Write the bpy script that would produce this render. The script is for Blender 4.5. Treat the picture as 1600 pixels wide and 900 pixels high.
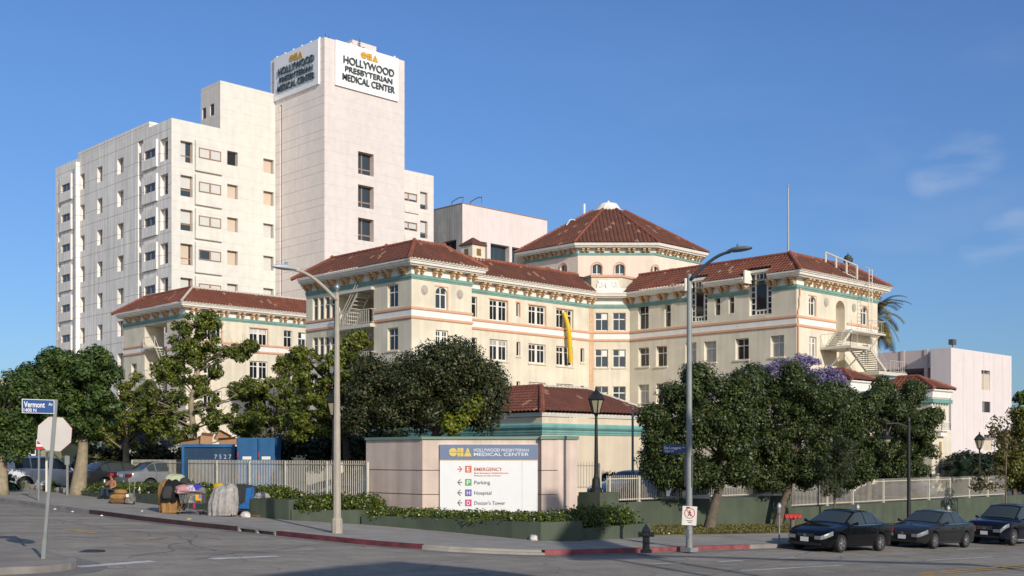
import bpy, math, random
import numpy as np
from mathutils import Vector, Matrix
random.seed(7); rng = np.random.default_rng(7)
for o in list(bpy.data.objects): bpy.data.objects.remove(o)
sc = bpy.context.scene
COL = sc.collection
R = math.radians
# ---------------------------------------------------------------- camera, sky, sun, exposure
# +X runs along the avenue on the right, +Y along the side street on the left; the camera stands at the origin
YAW = R(45.95); SA, CA = math.sin(YAW), math.cos(YAW)
FOC = 1809.0; HX, HY = 800.0, 712.0; CZ = 2.65
RT = (SA, -CA); FW = (CA, SA)
cam = bpy.data.objects.new('camera', bpy.data.cameras.new('camera')); COL.objects.link(cam)
cam.location = (0, 0, CZ); cam.rotation_euler = (R(90), 0, YAW - R(90))
cam.data.sensor_width = 36; cam.data.lens = FOC / 1600 * 36; cam.data.shift_y = 262 / 1600
cam.data.clip_end = 5000; cam.data.clip_start = .1
sc.camera = cam
SUN_AZ = R(-105.0); SUN_EL = R(23)
sun = bpy.data.objects.new('sun', bpy.data.lights.new('sun', 'SUN')); COL.objects.link(sun)
sun.data.energy = 3.85; sun.data.angle = R(.5); sun.data.color = (1, .92, .80)
sdir = Vector((math.cos(SUN_AZ) * math.cos(SUN_EL), math.sin(SUN_AZ) * math.cos(SUN_EL), math.sin(SUN_EL)))
sun.rotation_euler = sdir.to_track_quat('Z', 'Y').to_euler(); sun.location = (0, 0, 60)
world = bpy.data.worlds.new('World'); sc.world = world; world.use_nodes = True
nt = world.node_tree; nt.nodes.clear()
wo = nt.nodes.new('ShaderNodeOutputWorld'); bg = nt.nodes.new('ShaderNodeBackground')
sky = nt.nodes.new('ShaderNodeTexSky'); sky.sky_type = 'NISHITA'; sky.sun_disc = False
sky.sun_elevation = SUN_EL; sky.sun_rotation = R(90) - SUN_AZ
sky.air_density = 1.0; sky.dust_density = .6; sky.ozone_density = 2.2; sky.altitude = 100
bg.inputs['Strength'].default_value = .125
# thin cirrus: stretched noise on the sky direction, mixed into the sky colour
tc = nt.nodes.new('ShaderNodeTexCoord'); mp = nt.nodes.new('ShaderNodeMapping')
mp.inputs['Rotation'].default_value = (R(18), R(-20), R(46)); mp.inputs['Scale'].default_value = (1.5, 4, 11)
nz = nt.nodes.new('ShaderNodeTexNoise'); nz.inputs['Scale'].default_value = 1.5; nz.inputs['Detail'].default_value = 7; nz.inputs['Roughness'].default_value = .55
cr = nt.nodes.new('ShaderNodeValToRGB'); cr.color_ramp.elements[0].position = .54; cr.color_ramp.elements[1].position = .85
cr.color_ramp.elements[1].color = (.16, .16, .16, 1)
# cirrus only towards the right half of the view (direction +X)
dt = nt.nodes.new('ShaderNodeVectorMath'); dt.operation = 'DOT_PRODUCT'
dt.inputs[1].default_value = (.93, .36, 0)
mr = nt.nodes.new('ShaderNodeMapRange'); mr.inputs['From Min'].default_value = .86; mr.inputs['From Max'].default_value = .99
mu = nt.nodes.new('ShaderNodeMath'); mu.operation = 'MULTIPLY'
mx = nt.nodes.new('ShaderNodeMixRGB'); mx.inputs[2].default_value = (4.6, 5.2, 6.2, 1)
nt.links.new(tc.outputs['Generated'], mp.inputs['Vector']); nt.links.new(mp.outputs[0], nz.inputs['Vector'])
nt.links.new(nz.outputs['Fac'], cr.inputs[0]); nt.links.new(tc.outputs['Generated'], dt.inputs[0])
nt.links.new(dt.outputs['Value'], mr.inputs['Value'])
# two small separate wisps
cir = mu.outputs[0]
nt.links.new(cr.outputs[0], mu.inputs[0]); nt.links.new(mr.outputs[0], mu.inputs[1])
mp2 = nt.nodes.new('ShaderNodeMapping'); mp2.inputs['Rotation'].default_value = (R(12), R(-14), R(46)); mp2.inputs['Scale'].default_value = (6, 9, 34)
n2 = nt.nodes.new('ShaderNodeTexNoise'); n2.inputs['Scale'].default_value = 1.3; n2.inputs['Detail'].default_value = 6
r2 = nt.nodes.new('ShaderNodeMapRange'); r2.inputs['From Min'].default_value = .40; r2.inputs['From Max'].default_value = .70; r2.inputs['To Max'].default_value = .34
nt.links.new(tc.outputs['Generated'], mp2.inputs[0]); nt.links.new(mp2.outputs[0], n2.inputs['Vector']); nt.links.new(n2.outputs['Fac'], r2.inputs['Value'])
for px_, py_, wd in ((1455, 276, 1.3), (1480, 264, 1.5), (1508, 252, 1.5), (1535, 243, 1.2), (1535, 388, 1.2), (1560, 376, 1.4), (1588, 362, 1.3)):
    a_ = (px_ - HX) / FOC; v_ = Vector((FW[0] + a_ * RT[0], FW[1] + a_ * RT[1], (HY - py_) / FOC)).normalized()
    d_ = nt.nodes.new('ShaderNodeVectorMath'); d_.operation = 'DOT_PRODUCT'; d_.inputs[1].default_value = v_
    m_ = nt.nodes.new('ShaderNodeMapRange'); m_.interpolation_type = 'SMOOTHSTEP'; m_.inputs['From Min'].default_value = math.cos(R(wd)); m_.inputs['From Max'].default_value = math.cos(R(wd * .15))
    k_ = nt.nodes.new('ShaderNodeMath'); k_.operation = 'MULTIPLY'; s_ = nt.nodes.new('ShaderNodeMath'); s_.operation = 'MAXIMUM'
    nt.links.new(tc.outputs['Generated'], d_.inputs[0]); nt.links.new(d_.outputs['Value'], m_.inputs['Value']); nt.links.new(m_.outputs[0], k_.inputs[0]); nt.links.new(r2.outputs[0], k_.inputs[1])
    nt.links.new(cir, s_.inputs[0]); nt.links.new(k_.outputs[0], s_.inputs[1]); cir = s_.outputs[0]
tint = nt.nodes.new('ShaderNodeMixRGB'); tint.blend_type = 'MULTIPLY'; tint.inputs[0].default_value = 1; tint.inputs[2].default_value = (.66, .90, 1.34, 1)
# the sky away from the sun is deeper blue, the side the sun stands on is paler and warmer
hd_ = nt.nodes.new('ShaderNodeVectorMath'); hd_.operation = 'DOT_PRODUCT'; hd_.inputs[1].default_value = (.55, .835, 0)
hm_ = nt.nodes.new('ShaderNodeMapRange'); hm_.inputs['From Min'].default_value = -.5; hm_.inputs['From Max'].default_value = .45
hx = nt.nodes.new('ShaderNodeMixRGB'); hx.inputs[1].default_value = (1.25, 1.18, 1.12, 1); hx.inputs[2].default_value = (.55, .745, 1.05, 1)
nt.links.new(tc.outputs['Generated'], hd_.inputs[0]); nt.links.new(hd_.outputs['Value'], hm_.inputs['Value']); nt.links.new(hm_.outputs[0], hx.inputs[0]); nt.links.new(hx.outputs[0], tint.inputs[2])
sz_ = nt.nodes.new('ShaderNodeSeparateXYZ'); ez = nt.nodes.new('ShaderNodeMapRange'); ez.inputs['From Max'].default_value = .32; ez.inputs['To Min'].default_value = .76; ez.inputs['To Max'].default_value = 1
em_ = nt.nodes.new('ShaderNodeVectorMath'); em_.operation = 'MULTIPLY'
nt.links.new(tc.outputs['Generated'], sz_.inputs[0]); nt.links.new(sz_.outputs[2], ez.inputs['Value']); nt.links.new(sky.outputs[0], em_.inputs[0]); nt.links.new(ez.outputs[0], em_.inputs[1])
nt.links.new(em_.outputs[0], tint.inputs[1])
nt.links.new(cir, mx.inputs[0]); nt.links.new(tint.outputs[0], mx.inputs[1])
nt.links.new(mx.outputs[0], bg.inputs['Color']); nt.links.new(bg.outputs[0], wo.inputs[0])
vs = sc.view_settings; vs.view_transform = 'Standard'; vs.look = 'None'; vs.exposure = 0; vs.gamma = 1
sc.cycles.max_bounces = 6; sc.cycles.transparent_max_bounces = 8; sc.cycles.use_denoising = True
sc.cycles.sample_clamp_indirect = 6

# ---------------------------------------------------------------- helpers
def tag(o, label=None, cat=None, group=None, kind=None):
    if label: o['label'] = label
    if cat: o['category'] = cat
    if group: o['group'] = group
    if kind: o['kind'] = kind
    return o
def thing(name, label, cat, loc=(0, 0, 0), rz=0, group=None):
    o = bpy.data.objects.new(name, None); COL.objects.link(o)
    o.location = loc; o.rotation_euler = (0, 0, rz); o.empty_display_size = .2
    return tag(o, label, cat, group)
def copy_tree(o, parent=None):
    c = o.copy(); COL.objects.link(c)
    if parent: c.parent = parent
    for ch in list(o.children): copy_tree(ch, c)
    return c
def lin(r, g, b):
    f = lambda c: c / 12.92 if c <= .04045 else ((c + .055) / 1.055) ** 2.4
    return (f(r / 255), f(g / 255), f(b / 255), 1)
MATS = {}
def mat(name, col, rough=.8, metal=0, noise=.12, nscale=3.0, bump=0, bscale=30, spec=.5, streak=0, dirt=None, coat=0, coord='Object'):
    """plain surface with colour variation: cloudy noise, optional vertical rain streaks, optional bump"""
    if name in MATS: return MATS[name]
    m = bpy.data.materials.new(name); m.use_nodes = True; t = m.node_tree; b = t.nodes['Principled BSDF']
    b.inputs['Roughness'].default_value = rough; b.inputs['Metallic'].default_value = metal
    b.inputs['Specular IOR Level'].default_value = spec; b.inputs['Coat Weight'].default_value = coat
    t_c = t.nodes.new('ShaderNodeTexCoord')
    src = None
    rgb = t.nodes.new('ShaderNodeRGB'); rgb.outputs[0].default_value = col; src = rgb.outputs[0]
    def mul(src, fac, amt):
        n = t.nodes.new('ShaderNodeMapRange'); n.inputs['From Min'].default_value = .3; n.inputs['From Max'].default_value = .7
        n.inputs['To Min'].default_value = 1 - amt; n.inputs['To Max'].default_value = 1 + amt * .6
        t.links.new(fac, n.inputs['Value'])
        x = t.nodes.new('ShaderNodeVectorMath'); x.operation = 'MULTIPLY'
        t.links.new(src, x.inputs[0]); t.links.new(n.outputs[0], x.inputs[1]); return x.outputs[0]
    if noise:
        n = t.nodes.new('ShaderNodeTexNoise'); n.inputs['Scale'].default_value = nscale; n.inputs['Detail'].default_value = 6
        t.links.new(t_c.outputs[coord], n.inputs['Vector']); src = mul(src, n.outputs['Fac'], noise)
        n = t.nodes.new('ShaderNodeTexNoise'); n.inputs['Scale'].default_value = nscale * .13; n.inputs['Detail'].default_value = 3
        t.links.new(t_c.outputs[coord], n.inputs['Vector']); src = mul(src, n.outputs['Fac'], noise * .6)
    if streak:
        mpn = t.nodes.new('ShaderNodeMapping'); mpn.inputs['Scale'].default_value = (2.2, 2.2, .09)
        n = t.nodes.new('ShaderNodeTexNoise'); n.inputs['Scale'].default_value = 1; n.inputs['Detail'].default_value = 5
        t.links.new(t_c.outputs[coord], mpn.inputs[0]); t.links.new(mpn.outputs[0], n.inputs['Vector']); src = mul(src, n.outputs['Fac'], streak)
    t.links.new(src, b.inputs['Base Color'])
    if bump:
        n = t.nodes.new('ShaderNodeTexNoise'); n.inputs['Scale'].default_value = bscale; n.inputs['Detail'].default_value = 4
        bp = t.nodes.new('ShaderNodeBump'); bp.inputs['Strength'].default_value = bump; bp.inputs['Distance'].default_value = .02
        t.links.new(t_c.outputs[coord], n.inputs['Vector']); t.links.new(n.outputs['Fac'], bp.inputs['Height'])
        t.links.new(bp.outputs[0], b.inputs['Normal'])
    MATS[name] = m
    return m
class MB:
    """collects faces; build() links ONE mesh object"""
    def __init__(s): s.v = []; s.f = []
    def quad(s, *p):
        i = len(s.v); s.v += [tuple(q) for q in p]; s.f.append(tuple(range(i, i + len(p))))
    def box(s, x0, x1, y0, y1, z0, z1, M=None):
        i = len(s.v); P = [(x0, y0, z0), (x1, y0, z0), (x1, y1, z0), (x0, y1, z0), (x0, y0, z1), (x1, y0, z1), (x1, y1, z1), (x0, y1, z1)]
        if M is not None: P = [tuple(M @ Vector(q)) for q in P]
        s.v += P
        s.f += [tuple(i + k for k in q) for q in ((0, 3, 2, 1), (4, 5, 6, 7), (0, 1, 5, 4), (1, 2, 6, 5), (2, 3, 7, 6), (3, 0, 4, 7))]
    def hexa(s, P):
        i = len(s.v); s.v += [tuple(q) for q in P]
        s.f += [tuple(i + k for k in q) for q in ((0, 3, 2, 1), (4, 5, 6, 7), (0, 1, 5, 4), (1, 2, 6, 5), (2, 3, 7, 6), (3, 0, 4, 7))]
    def tube(s, pts, rad, n=8, cap=True):
        pts = [Vector(p) for p in pts]; rr = rad if isinstance(rad, (list, tuple)) else [rad] * len(pts)
        rings = []; prev = None
        for k, p in enumerate(pts):
            d = (pts[min(k + 1, len(pts) - 1)] - pts[max(k - 1, 0)])
            d = d.normalized() if d.length > 1e-9 else Vector((0, 0, 1))
            if prev is None: a = d.orthogonal().normalized()
            else:
                a = prev - d * prev.dot(d); a = a.normalized() if a.length > 1e-6 else d.orthogonal().normalized()
            prev = a; b = d.cross(a); i = len(s.v)
            s.v += [tuple(p + (a * math.cos(2 * math.pi * j / n) + b * math.sin(2 * math.pi * j / n)) * rr[k]) for j in range(n)]
            rings.append(i)
        for q in range(len(rings) - 1):
            for j in range(n):
                s.f.append((rings[q] + j, rings[q] + (j + 1) % n, rings[q + 1] + (j + 1) % n, rings[q + 1] + j))
        if cap:
            s.f.append(tuple(rings[0] + j for j in reversed(range(n)))); s.f.append(tuple(rings[-1] + j for j in range(n)))
    def lathe(s, prof, n=16, c=(0, 0, 0), cap=True, sx=1, sy=1, ph=0):
        rings = []
        for r, z in prof:
            i = len(s.v); s.v += [(c[0] + sx * r * math.cos(2 * math.pi * j / n + ph), c[1] + sy * r * math.sin(2 * math.pi * j / n + ph), c[2] + z) for j in range(n)]; rings.append(i)
        for q in range(len(rings) - 1):
            for j in range(n): s.f.append((rings[q] + j, rings[q] + (j + 1) % n, rings[q + 1] + (j + 1) % n, rings[q + 1] + j))
        if cap:
            s.f.append(tuple(rings[0] + j for j in reversed(range(n)))); s.f.append(tuple(rings[-1] + j for j in range(n)))
    def prism(s, poly, z0, z1):
        n = len(poly); i = len(s.v)
        s.v += [(p[0], p[1], z0) for p in poly] + [(p[0], p[1], z1) for p in poly]
        s.f.append(tuple(i + k for k in reversed(range(n)))); s.f.append(tuple(i + n + k for k in range(n)))
        for k in range(n): s.f.append((i + k, i + (k + 1) % n, i + n + (k + 1) % n, i + n + k))
    def build(s, name, m, parent=None, smooth=False, bevel=0, subsurf=0):
        me = bpy.data.meshes.new(name); me.from_pydata(s.v, [], s.f); me.validate(); me.update()
        if m: me.materials.append(m)
        if smooth:
            for p in me.polygons: p.use_smooth = True
        o = bpy.data.objects.new(name, me); COL.objects.link(o)
        if parent: o.parent = parent
        if bevel:
            md = o.modifiers.new('bevel', 'BEVEL'); md.width = bevel; md.segments = 2; md.limit_method = 'ANGLE'
        if subsurf:
            md = o.modifiers.new('sub', 'SUBSURF'); md.levels = md.render_levels = subsurf
        return o
def np_mesh(name, V, Fq, m, parent=None, smooth=False):
    me = bpy.data.meshes.new(name); nv, nf = len(V), len(Fq); k = Fq.shape[1]
    me.vertices.add(nv); me.vertices.foreach_set('co', np.ascontiguousarray(V, np.float32).ravel())
    me.loops.add(nf * k); me.loops.foreach_set('vertex_index', np.ascontiguousarray(Fq, np.int32).ravel())
    me.polygons.add(nf); me.polygons.foreach_set('loop_start', np.arange(0, nf * k, k, dtype=np.int32))
    me.polygons.foreach_set('loop_total', np.full(nf, k, np.int32))
    if smooth: me.polygons.foreach_set('use_smooth', np.ones(nf, bool))
    me.update(calc_edges=True); me.validate()
    me.materials.append(m); o = bpy.data.objects.new(name, me); COL.objects.link(o)
    if parent: o.parent = parent
    return o
# pixel of the photograph -> ray, and ray -> points on known planes (used to measure sizes of real geometry)
def ray(px, py=HY):
    a = (px - HX) / FOC
    return (FW[0] + a * RT[0], FW[1] + a * RT[1], -(py - HY) / FOC)
GX, GY = -.0369, .0296
def G(x, y):                                      # height of the roadway plane
    x2 = min(x, 85); y2 = min(y, 75)
    return GX * x2 + GY * y2
def gp(px, py, h=0):
    r = ray(px, py); t = (h - CZ) / (r[2] - GX * r[0] - GY * r[1]); return Vector((r[0] * t, r[1] * t, CZ + r[2] * t))
def dp(px, py, d):
    r = ray(px, py); return Vector((r[0] * d, r[1] * d, CZ + r[2] * d))
def depth(x, y): return x * FW[0] + y * FW[1]
def hz(py, d): return CZ + (HY - py) / FOC * d
class Fac:
    """a vertical wall plane: origin O, direction d (u axis), outward normal n"""
    def __init__(s, O, d, n): s.O = Vector((O[0], O[1])); s.d = Vector((d[0], d[1])).normalized(); s.n = Vector((n[0], n[1])).normalized()
    def u(s, px):
        r = ray(px); rx, ry = r[0], r[1]          # O + u d = t r
        det = s.d.x * -ry + s.d.y * rx
        return (-s.O.x * -ry - s.O.y * rx) / det if abs(det) > 1e-9 else 0
    def p(s, u, w, z): q = s.O + s.d * u + s.n * w; return (q.x, q.y, z)
    def z(s, px, py):
        q = s.O + s.d * s.u(px); return hz(py, depth(q.x, q.y))
    def rect(s, x0, x1, yt, yb):                  # pixel box (heights read at its left edge) -> u0,u1,z0,z1
        return (s.u(x0), s.u(x1), s.z(x0, yb), s.z(x0, yt))
    def box(s, mb, u0, u1, z0, z1, w0, w1):
        a = [(u0, w0, z0), (u1, w0, z0), (u1, w1, z0), (u0, w1, z0), (u0, w0, z1), (u1, w0, z1), (u1, w1, z1), (u0, w1, z1)]
        P = [s.p(*q) for q in a]
        # keep faces pointing outwards whatever the handedness of (d, n)
        if s.d.x * s.n.y - s.d.y * s.n.x < 0: P = [P[1], P[0], P[3], P[2], P[5], P[4], P[7], P[6]]
        mb.hexa(P)
    def wall(s, mb, u0, u1, z0, z1, holes=(), depth=.25, w=0):
        if u0 > u1: u0, u1 = u1, u0
        hs = [(min(a, b), max(a, b), c, d, (h[0] if h else depth)) for a, b, c, d, *h in holes]
        us = sorted({u0, u1, *[min(max(q, u0), u1) for h in hs for q in h[:2]]}); zs = sorted({z0, z1, *[min(max(q, z0), z1) for h in hs for q in h[2:4]]})
        fl = s.d.x * s.n.y - s.d.y * s.n.x > 0
        def q4(a, b, c, d):
            P = [s.p(*t) for t in (a, b, c, d)]
            mb.quad(*(P if not fl else P[::-1]))
        for i in range(len(us) - 1):
            # merge vertical runs of solid cells
            run = None
            for j in range(len(zs) - 1):
                cu, cz = (us[i] + us[i + 1]) / 2, (zs[j] + zs[j + 1]) / 2
                solid = not any(h[0] < cu < h[1] and h[2] < cz < h[3] for h in hs)
                if solid: run = zs[j] if run is None else run
                if run is not None and (not solid):
                    q4((us[i], w, run), (us[i + 1], w, run), (us[i + 1], w, zs[j]), (us[i], w, zs[j])); run = None
            if run is not None: q4((us[i], w, run), (us[i + 1], w, run), (us[i + 1], w, z1), (us[i], w, z1))
        for a, b, c, d, dep in hs:
            e = w - dep
            q4((a, w, c), (b, w, c), (b, e, c), (a, e, c)); q4((a, e, d), (b, e, d), (b, w, d), (a, w, d))
            q4((a, e, c), (a, e, d), (a, w, d), (a, w, c)); q4((b, w, c), (b, w, d), (b, e, d), (b, e, c))
def facW(x0): return Fac((x0, 0), (0, 1), (-1, 0))      # faces -X, u = y
def facS(y0): return Fac((0, y0), (1, 0), (0, -1))      # faces -Y, u = x
def offset_path(path, off):
    """offset an open 2D polyline to its right-hand side, mitred"""
    P = [Vector(p) for p in path]; N = []
    for a, b in zip(P, P[1:]):
        d = (b - a).normalized(); N.append(Vector((d.y, -d.x)))
    out = [P[0] + N[0] * off]
    for k in range(1, len(P) - 1):
        n = N[k - 1] + N[k]; out.append(P[k] + n * (off * 2 / n.length_squared))
    out.append(P[-1] + N[-1] * off); return out
def sweep(mb, path, prof, closed=True, caps=True):
    """profile (offset outwards, z) swept along an open 2D path with mitred corners"""
    rows = []
    for off, z in prof:
        i = len(mb.v); mb.v += [(p.x, p.y, z) for p in offset_path(path, off)]; rows.append(i)
    n = len(path); k = len(prof)
    for a in range(k if closed else k - 1):
        r0, r1 = rows[a], rows[(a + 1) % k]
        for j in range(n - 1): mb.f.append((r0 + j, r0 + j + 1, r1 + j + 1, r1 + j))
    if caps and closed:
        mb.f.append(tuple(r for r in rows)); mb.f.append(tuple(r + n - 1 for r in reversed(rows)))
def band(mb, path, off, z0, z1, inn=0.02): sweep(mb, path, [(-inn, z0), (off, z0), (off, z1), (-inn, z1)])
def window(parent, fc, rect, inset, fm, gm, vb=(), hb=(), fw=.07, name='window', blind=None, bm=None, proud=.06, arch=False, pane_cut=None):
    """one window: frame mesh (name) > pane (> blind). vb/hb: (fraction, width) bars; inset is the depth behind the wall plane"""
    u0, u1, z0, z1 = rect
    if u0 > u1: u0, u1 = u1, u0
    m = MB(); w0, w1 = -inset, -inset + proud
    fc.box(m, u0, u0 + fw, z0, z1, w0, w1); fc.box(m, u1 - fw, u1, z0, z1, w0, w1)
    fc.box(m, u0 + fw, u1 - fw, z0, z0 + fw, w0, w1 - .003); fc.box(m, u0 + fw, u1 - fw, z1 - fw, z1, w0, w1 - .003)
    for f, t in vb: c = u0 + (u1 - u0) * f; fc.box(m, c - t / 2, c + t / 2, z0 + fw, z1 - fw, w0 + .002, w1 - .006)
    for f, t, *r in hb:
        c = z0 + (z1 - z0) * f; a, b = (r if r else (0, 1))
        fc.box(m, u0 + fw + (u1 - u0 - 2 * fw) * a, u0 + fw + (u1 - u0 - 2 * fw) * b, c - t / 2, c + t / 2, w0 + .004, w1 - .009)
    fo = m.build(name, fm, parent)
    g = MB(); wg = w0 + proud * .3
    def q(mb, a, b, c, d, w):
        P = [fc.p(*t) for t in ((a, w, c), (b, w, c), (b, w, d), (a, w, d))]
        if fc.d.x * fc.n.y - fc.d.y * fc.n.x > 0: P = P[::-1]
        mb.quad(*P)
    q(g, u0 + .01, u1 - .01, z0 + .01, z1 - .01, wg); g.build('pane', gm, fo)
    if blind:
        a, b, c, d = blind; x = MB()
        q(x, u0 + (u1 - u0) * a, u0 + (u1 - u0) * b, z0 + (z1 - z0) * c, z0 + (z1 - z0) * d, wg + .006)
        x.build('blind', bm, fo)
    return fo
def arch_fill(mb, fc, rect, depth, w=0, rise=None):
    """fills the two upper corners of a rectangular opening so that its head is an arch"""
    u0, u1, z0, z1 = rect
    if u0 > u1: u0, u1 = u1, u0
    r = (u1 - u0) / 2; rise = rise or r; cu = (u0 + u1) / 2; zc = z1 - rise; N = 8
    fl = fc.d.x * fc.n.y - fc.d.y * fc.n.x > 0
    for sgn in (-1, 1):
        e = u0 if sgn < 0 else u1
        arc = [(cu + sgn * r * math.cos(t), zc + rise * math.sin(t)) for t in np.linspace(0, math.pi / 2, N + 1)]
        for a, b in zip(arc, arc[1:]):
            P = [fc.p(a[0], w, a[1]), fc.p(e, w, a[1]), fc.p(e, w, b[1]), fc.p(b[0], w, b[1])]; Q = [fc.p(a[0], w - depth, a[1]), fc.p(b[0], w - depth, b[1])]
            mb.quad(*P); mb.quad(P[0], Q[0], Q[1], P[3])
def text_mesh(s, size, depth=.01, sx=1.0, bold=0.0, spacing=1.0, align='LEFT'):
    cu = bpy.data.curves.new('txt', 'FONT'); cu.body = s; cu.size = size; cu.extrude = depth; cu.offset = bold; cu.align_x = align
    cu.space_character = spacing
    o = bpy.data.objects.new('txt', cu); COL.objects.link(o); bpy.context.view_layer.update()
    me = bpy.data.meshes.new_from_object(o.evaluated_get(bpy.context.evaluated_depsgraph_get()))
    V = [Vector(v.co) for v in me.vertices]; Fc = [tuple(p.vertices) for p in me.polygons]
    bpy.data.objects.remove(o); bpy.data.curves.remove(cu); bpy.data.meshes.remove(me)
    return [Vector((v.x * sx, v.y, v.z)) for v in V], Fc
def put_text(name, s, m, fc, u, z, height, w, parent, fit=None, depth=.01, bold=0.0, spacing=1.0, mirror=1):
    """lettering on a wall plane: left end u, baseline z, cap height; fit = total width"""
    V, Fc = text_mesh(s, 1.0, 0, bold=bold, spacing=spacing)
    x0 = min(v.x for v in V); x1 = max(v.x for v in V); y1 = max(v.y for v in V); y0 = 0
    caps = .72; k = height / caps; kx = (fit / (x1 - x0)) if fit else k
    mb = MB(); n = len(V)
    for ww in (w, w + depth): mb.v += [fc.p(u + mirror * (v.x - x0) * kx, ww, z + v.y * k) for v in V]
    mb.f += [tuple(n + i for i in f) for f in Fc]
    edges = {}
    for f in Fc:
        for a, b in zip(f, f[1:] + f[:1]): edges[(a, b)] = 1
    for a, b in edges:
        if (b, a) not in edges: mb.f.append((a, b, n + b, n + a))
    return mb.build(name, m, parent)
# ---------------------------------------------------------------- materials
def panel_mat(name, col, floor, z0, offs, xs, jdark=.75, streak=.15, lw=.035):
    """precast concrete: joint lines every floor and every xs metres, rain streaks"""
    m = mat(name, col, .85, 0, .06, 1.2, .15, 40, .3, streak)
    t = m.node_tree; b = t.nodes['Principled BSDF']; src = b.inputs['Base Color'].links[0].from_socket
    ge = t.nodes.new('ShaderNodeNewGeometry'); sp = t.nodes.new('ShaderNodeSeparateXYZ'); sn = t.nodes.new('ShaderNodeSeparateXYZ')
    t.links.new(ge.outputs['Position'], sp.inputs[0]); t.links.new(ge.outputs['Normal'], sn.inputs[0])
    def M(op, a, c=None, d=None):
        n = t.nodes.new('ShaderNodeMath'); n.operation = op
        for i, q in enumerate((a, c, d)):
            if q is None: continue
            if isinstance(q, (int, float)): n.inputs[i].default_value = q
            else: t.links.new(q, n.inputs[i])
        return n.outputs[0]
    acc = None
    for o in offs:
        f = M('LESS_THAN', M('FRACT', M('DIVIDE', M('SUBTRACT', sp.outputs[2], z0 + o - 400 * floor), floor)), lw / floor)
        acc = f if acc is None else M('MAXIMUM', acc, f)
    h = M('ADD', M('MULTIPLY', sp.outputs[0], M('ABSOLUTE', sn.outputs[1])), M('MULTIPLY', sp.outputs[1], M('ABSOLUTE', sn.outputs[0])))
    v = M('MULTIPLY', M('LESS_THAN', M('FRACT', M('DIVIDE', h, xs)), lw * .8 / xs), .45)
    acc = M('MAXIMUM', acc, v)
    x = t.nodes.new('ShaderNodeMixRGB'); x.blend_type = 'MULTIPLY'; x.inputs[2].default_value = (jdark, jdark * .93, jdark * .85, 1)
    t.links.new(acc, x.inputs[0]); t.links.new(src, x.inputs[1]); t.links.new(x.outputs[0], b.inputs['Base Color'])
    return m
def glass_mat(name, col, rough=.05):
    return mat(name, col, rough, 0, 0, spec=.6)
def tile_mat(name, c1, c2):
    m = mat(name, c1, .8, 0, .25, .9, 0)
    t = m.node_tree; b = t.nodes['Principled BSDF']; src = b.inputs['Base Color'].links[0].from_socket
    uv = t.nodes.new('ShaderNodeUVMap'); fl = t.nodes.new('ShaderNodeVectorMath'); fl.operation = 'FLOOR'
    wn = t.nodes.new('ShaderNodeTexWhiteNoise'); wn.noise_dimensions = '2D'
    t.links.new(uv.outputs[0], fl.inputs[0]); t.links.new(fl.outputs[0], wn.inputs['Vector'])
    x = t.nodes.new('ShaderNodeMixRGB'); x.inputs[2].default_value = c2
    r = t.nodes.new('ShaderNodeMath'); r.operation = 'MULTIPLY'; r.inputs[1].default_value = .75
    t.links.new(wn.outputs['Value'], r.inputs[0]); t.links.new(r.outputs[0], x.inputs[0]); t.links.new(src, x.inputs[1])
    # a few bleached or replaced tiles
    sc_ = t.nodes.new('ShaderNodeSeparateColor'); gt = t.nodes.new('ShaderNodeMath'); gt.operation = 'GREATER_THAN'; gt.inputs[1].default_value = .982
    y = t.nodes.new('ShaderNodeMixRGB'); y.inputs[2].default_value = (.30, .17, .11, 1)
    t.links.new(wn.outputs['Color'], sc_.inputs[0]); t.links.new(sc_.outputs[1], gt.inputs[0]); t.links.new(gt.outputs[0], y.inputs[0]); t.links.new(x.outputs[0], y.inputs[1])
    t.links.new(y.outputs[0], b.inputs['Base Color']); return m
cream = mat('cream_stucco', (.69, .63, .51, 1), .9, 0, .12, .55, .25, 60, .2, .10)
cream_dim = mat('tan_stucco', (.62, .50, .34, 1), .9, 0, .08, .7, .25, 60, .2, .1)
white_trim = mat('white_trim', (.78, .74, .68, 1), .7, 0, .06, 1.5, 0, 30, .3, .06)
white_band = mat('white_band', (.76, .75, .72, 1), .8, 0, .05, 1.5, 0, 30, .3, .06)
pink_band = mat('salmon_band', (.62, .36, .24, 1), .8, 0, .08, 2)
teal = mat('teal_paint', (.16, .34, .31, 1), .6, 0, .12, 2)
teal_light = mat('light_teal_paint', (.20, .42, .39, 1), .6, 0, .15, 2, 0, 30, .4, .12)
teal_band = mat('teal_band_paint', (.17, .315, .285, 1), .7, 0, .15, 2)
corbel_m = mat('ochre_corbel', (.56, .37, .21, 1), .8, 0, .15, 4)
tile = tile_mat('clay_roof_tiles', (.165, .055, .033, 1), (.095, .04, .028, 1))
tile_red = tile_mat('red_clay_roof_tiles', (.21, .066, .038, 1), (.12, .044, .029, 1))
mortar = mat('tile_mortar', (.55, .5, .43, 1), .9)
win_white = mat('white_window_frame', (.72, .69, .64, 1), .5, 0, .04)
win_brown = mat('tan_window_frame', (.30, .19, .13, 1), .5, 0, .05)
win_dark = mat('dark_window_frame', (.08, .08, .08, 1), .5, 0, .05)
glass = glass_mat('window_glass', (.012, .016, .02, 1))
glass_blue = glass_mat('bluish_window_glass', (.03, .045, .06, 1))
blind_w = mat('pale_blind', (.55, .55, .54, 1), .45, 0, .05, spec=.5)
blind_t = mat('tan_blind', (.55, .45, .36, 1), .6, 0, .05)
blind_g = mat('grey_blind', (.36, .36, .35, 1), .45, 0, .05)
steel_w = mat('white_painted_steel', (.62, .58, .50, 1), .5, .1, .06)
pinkw = mat('pink_wall', (.66, .585, .575, 1), .85, 0, .05, .8, .1, 40, .3, .06)
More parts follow.
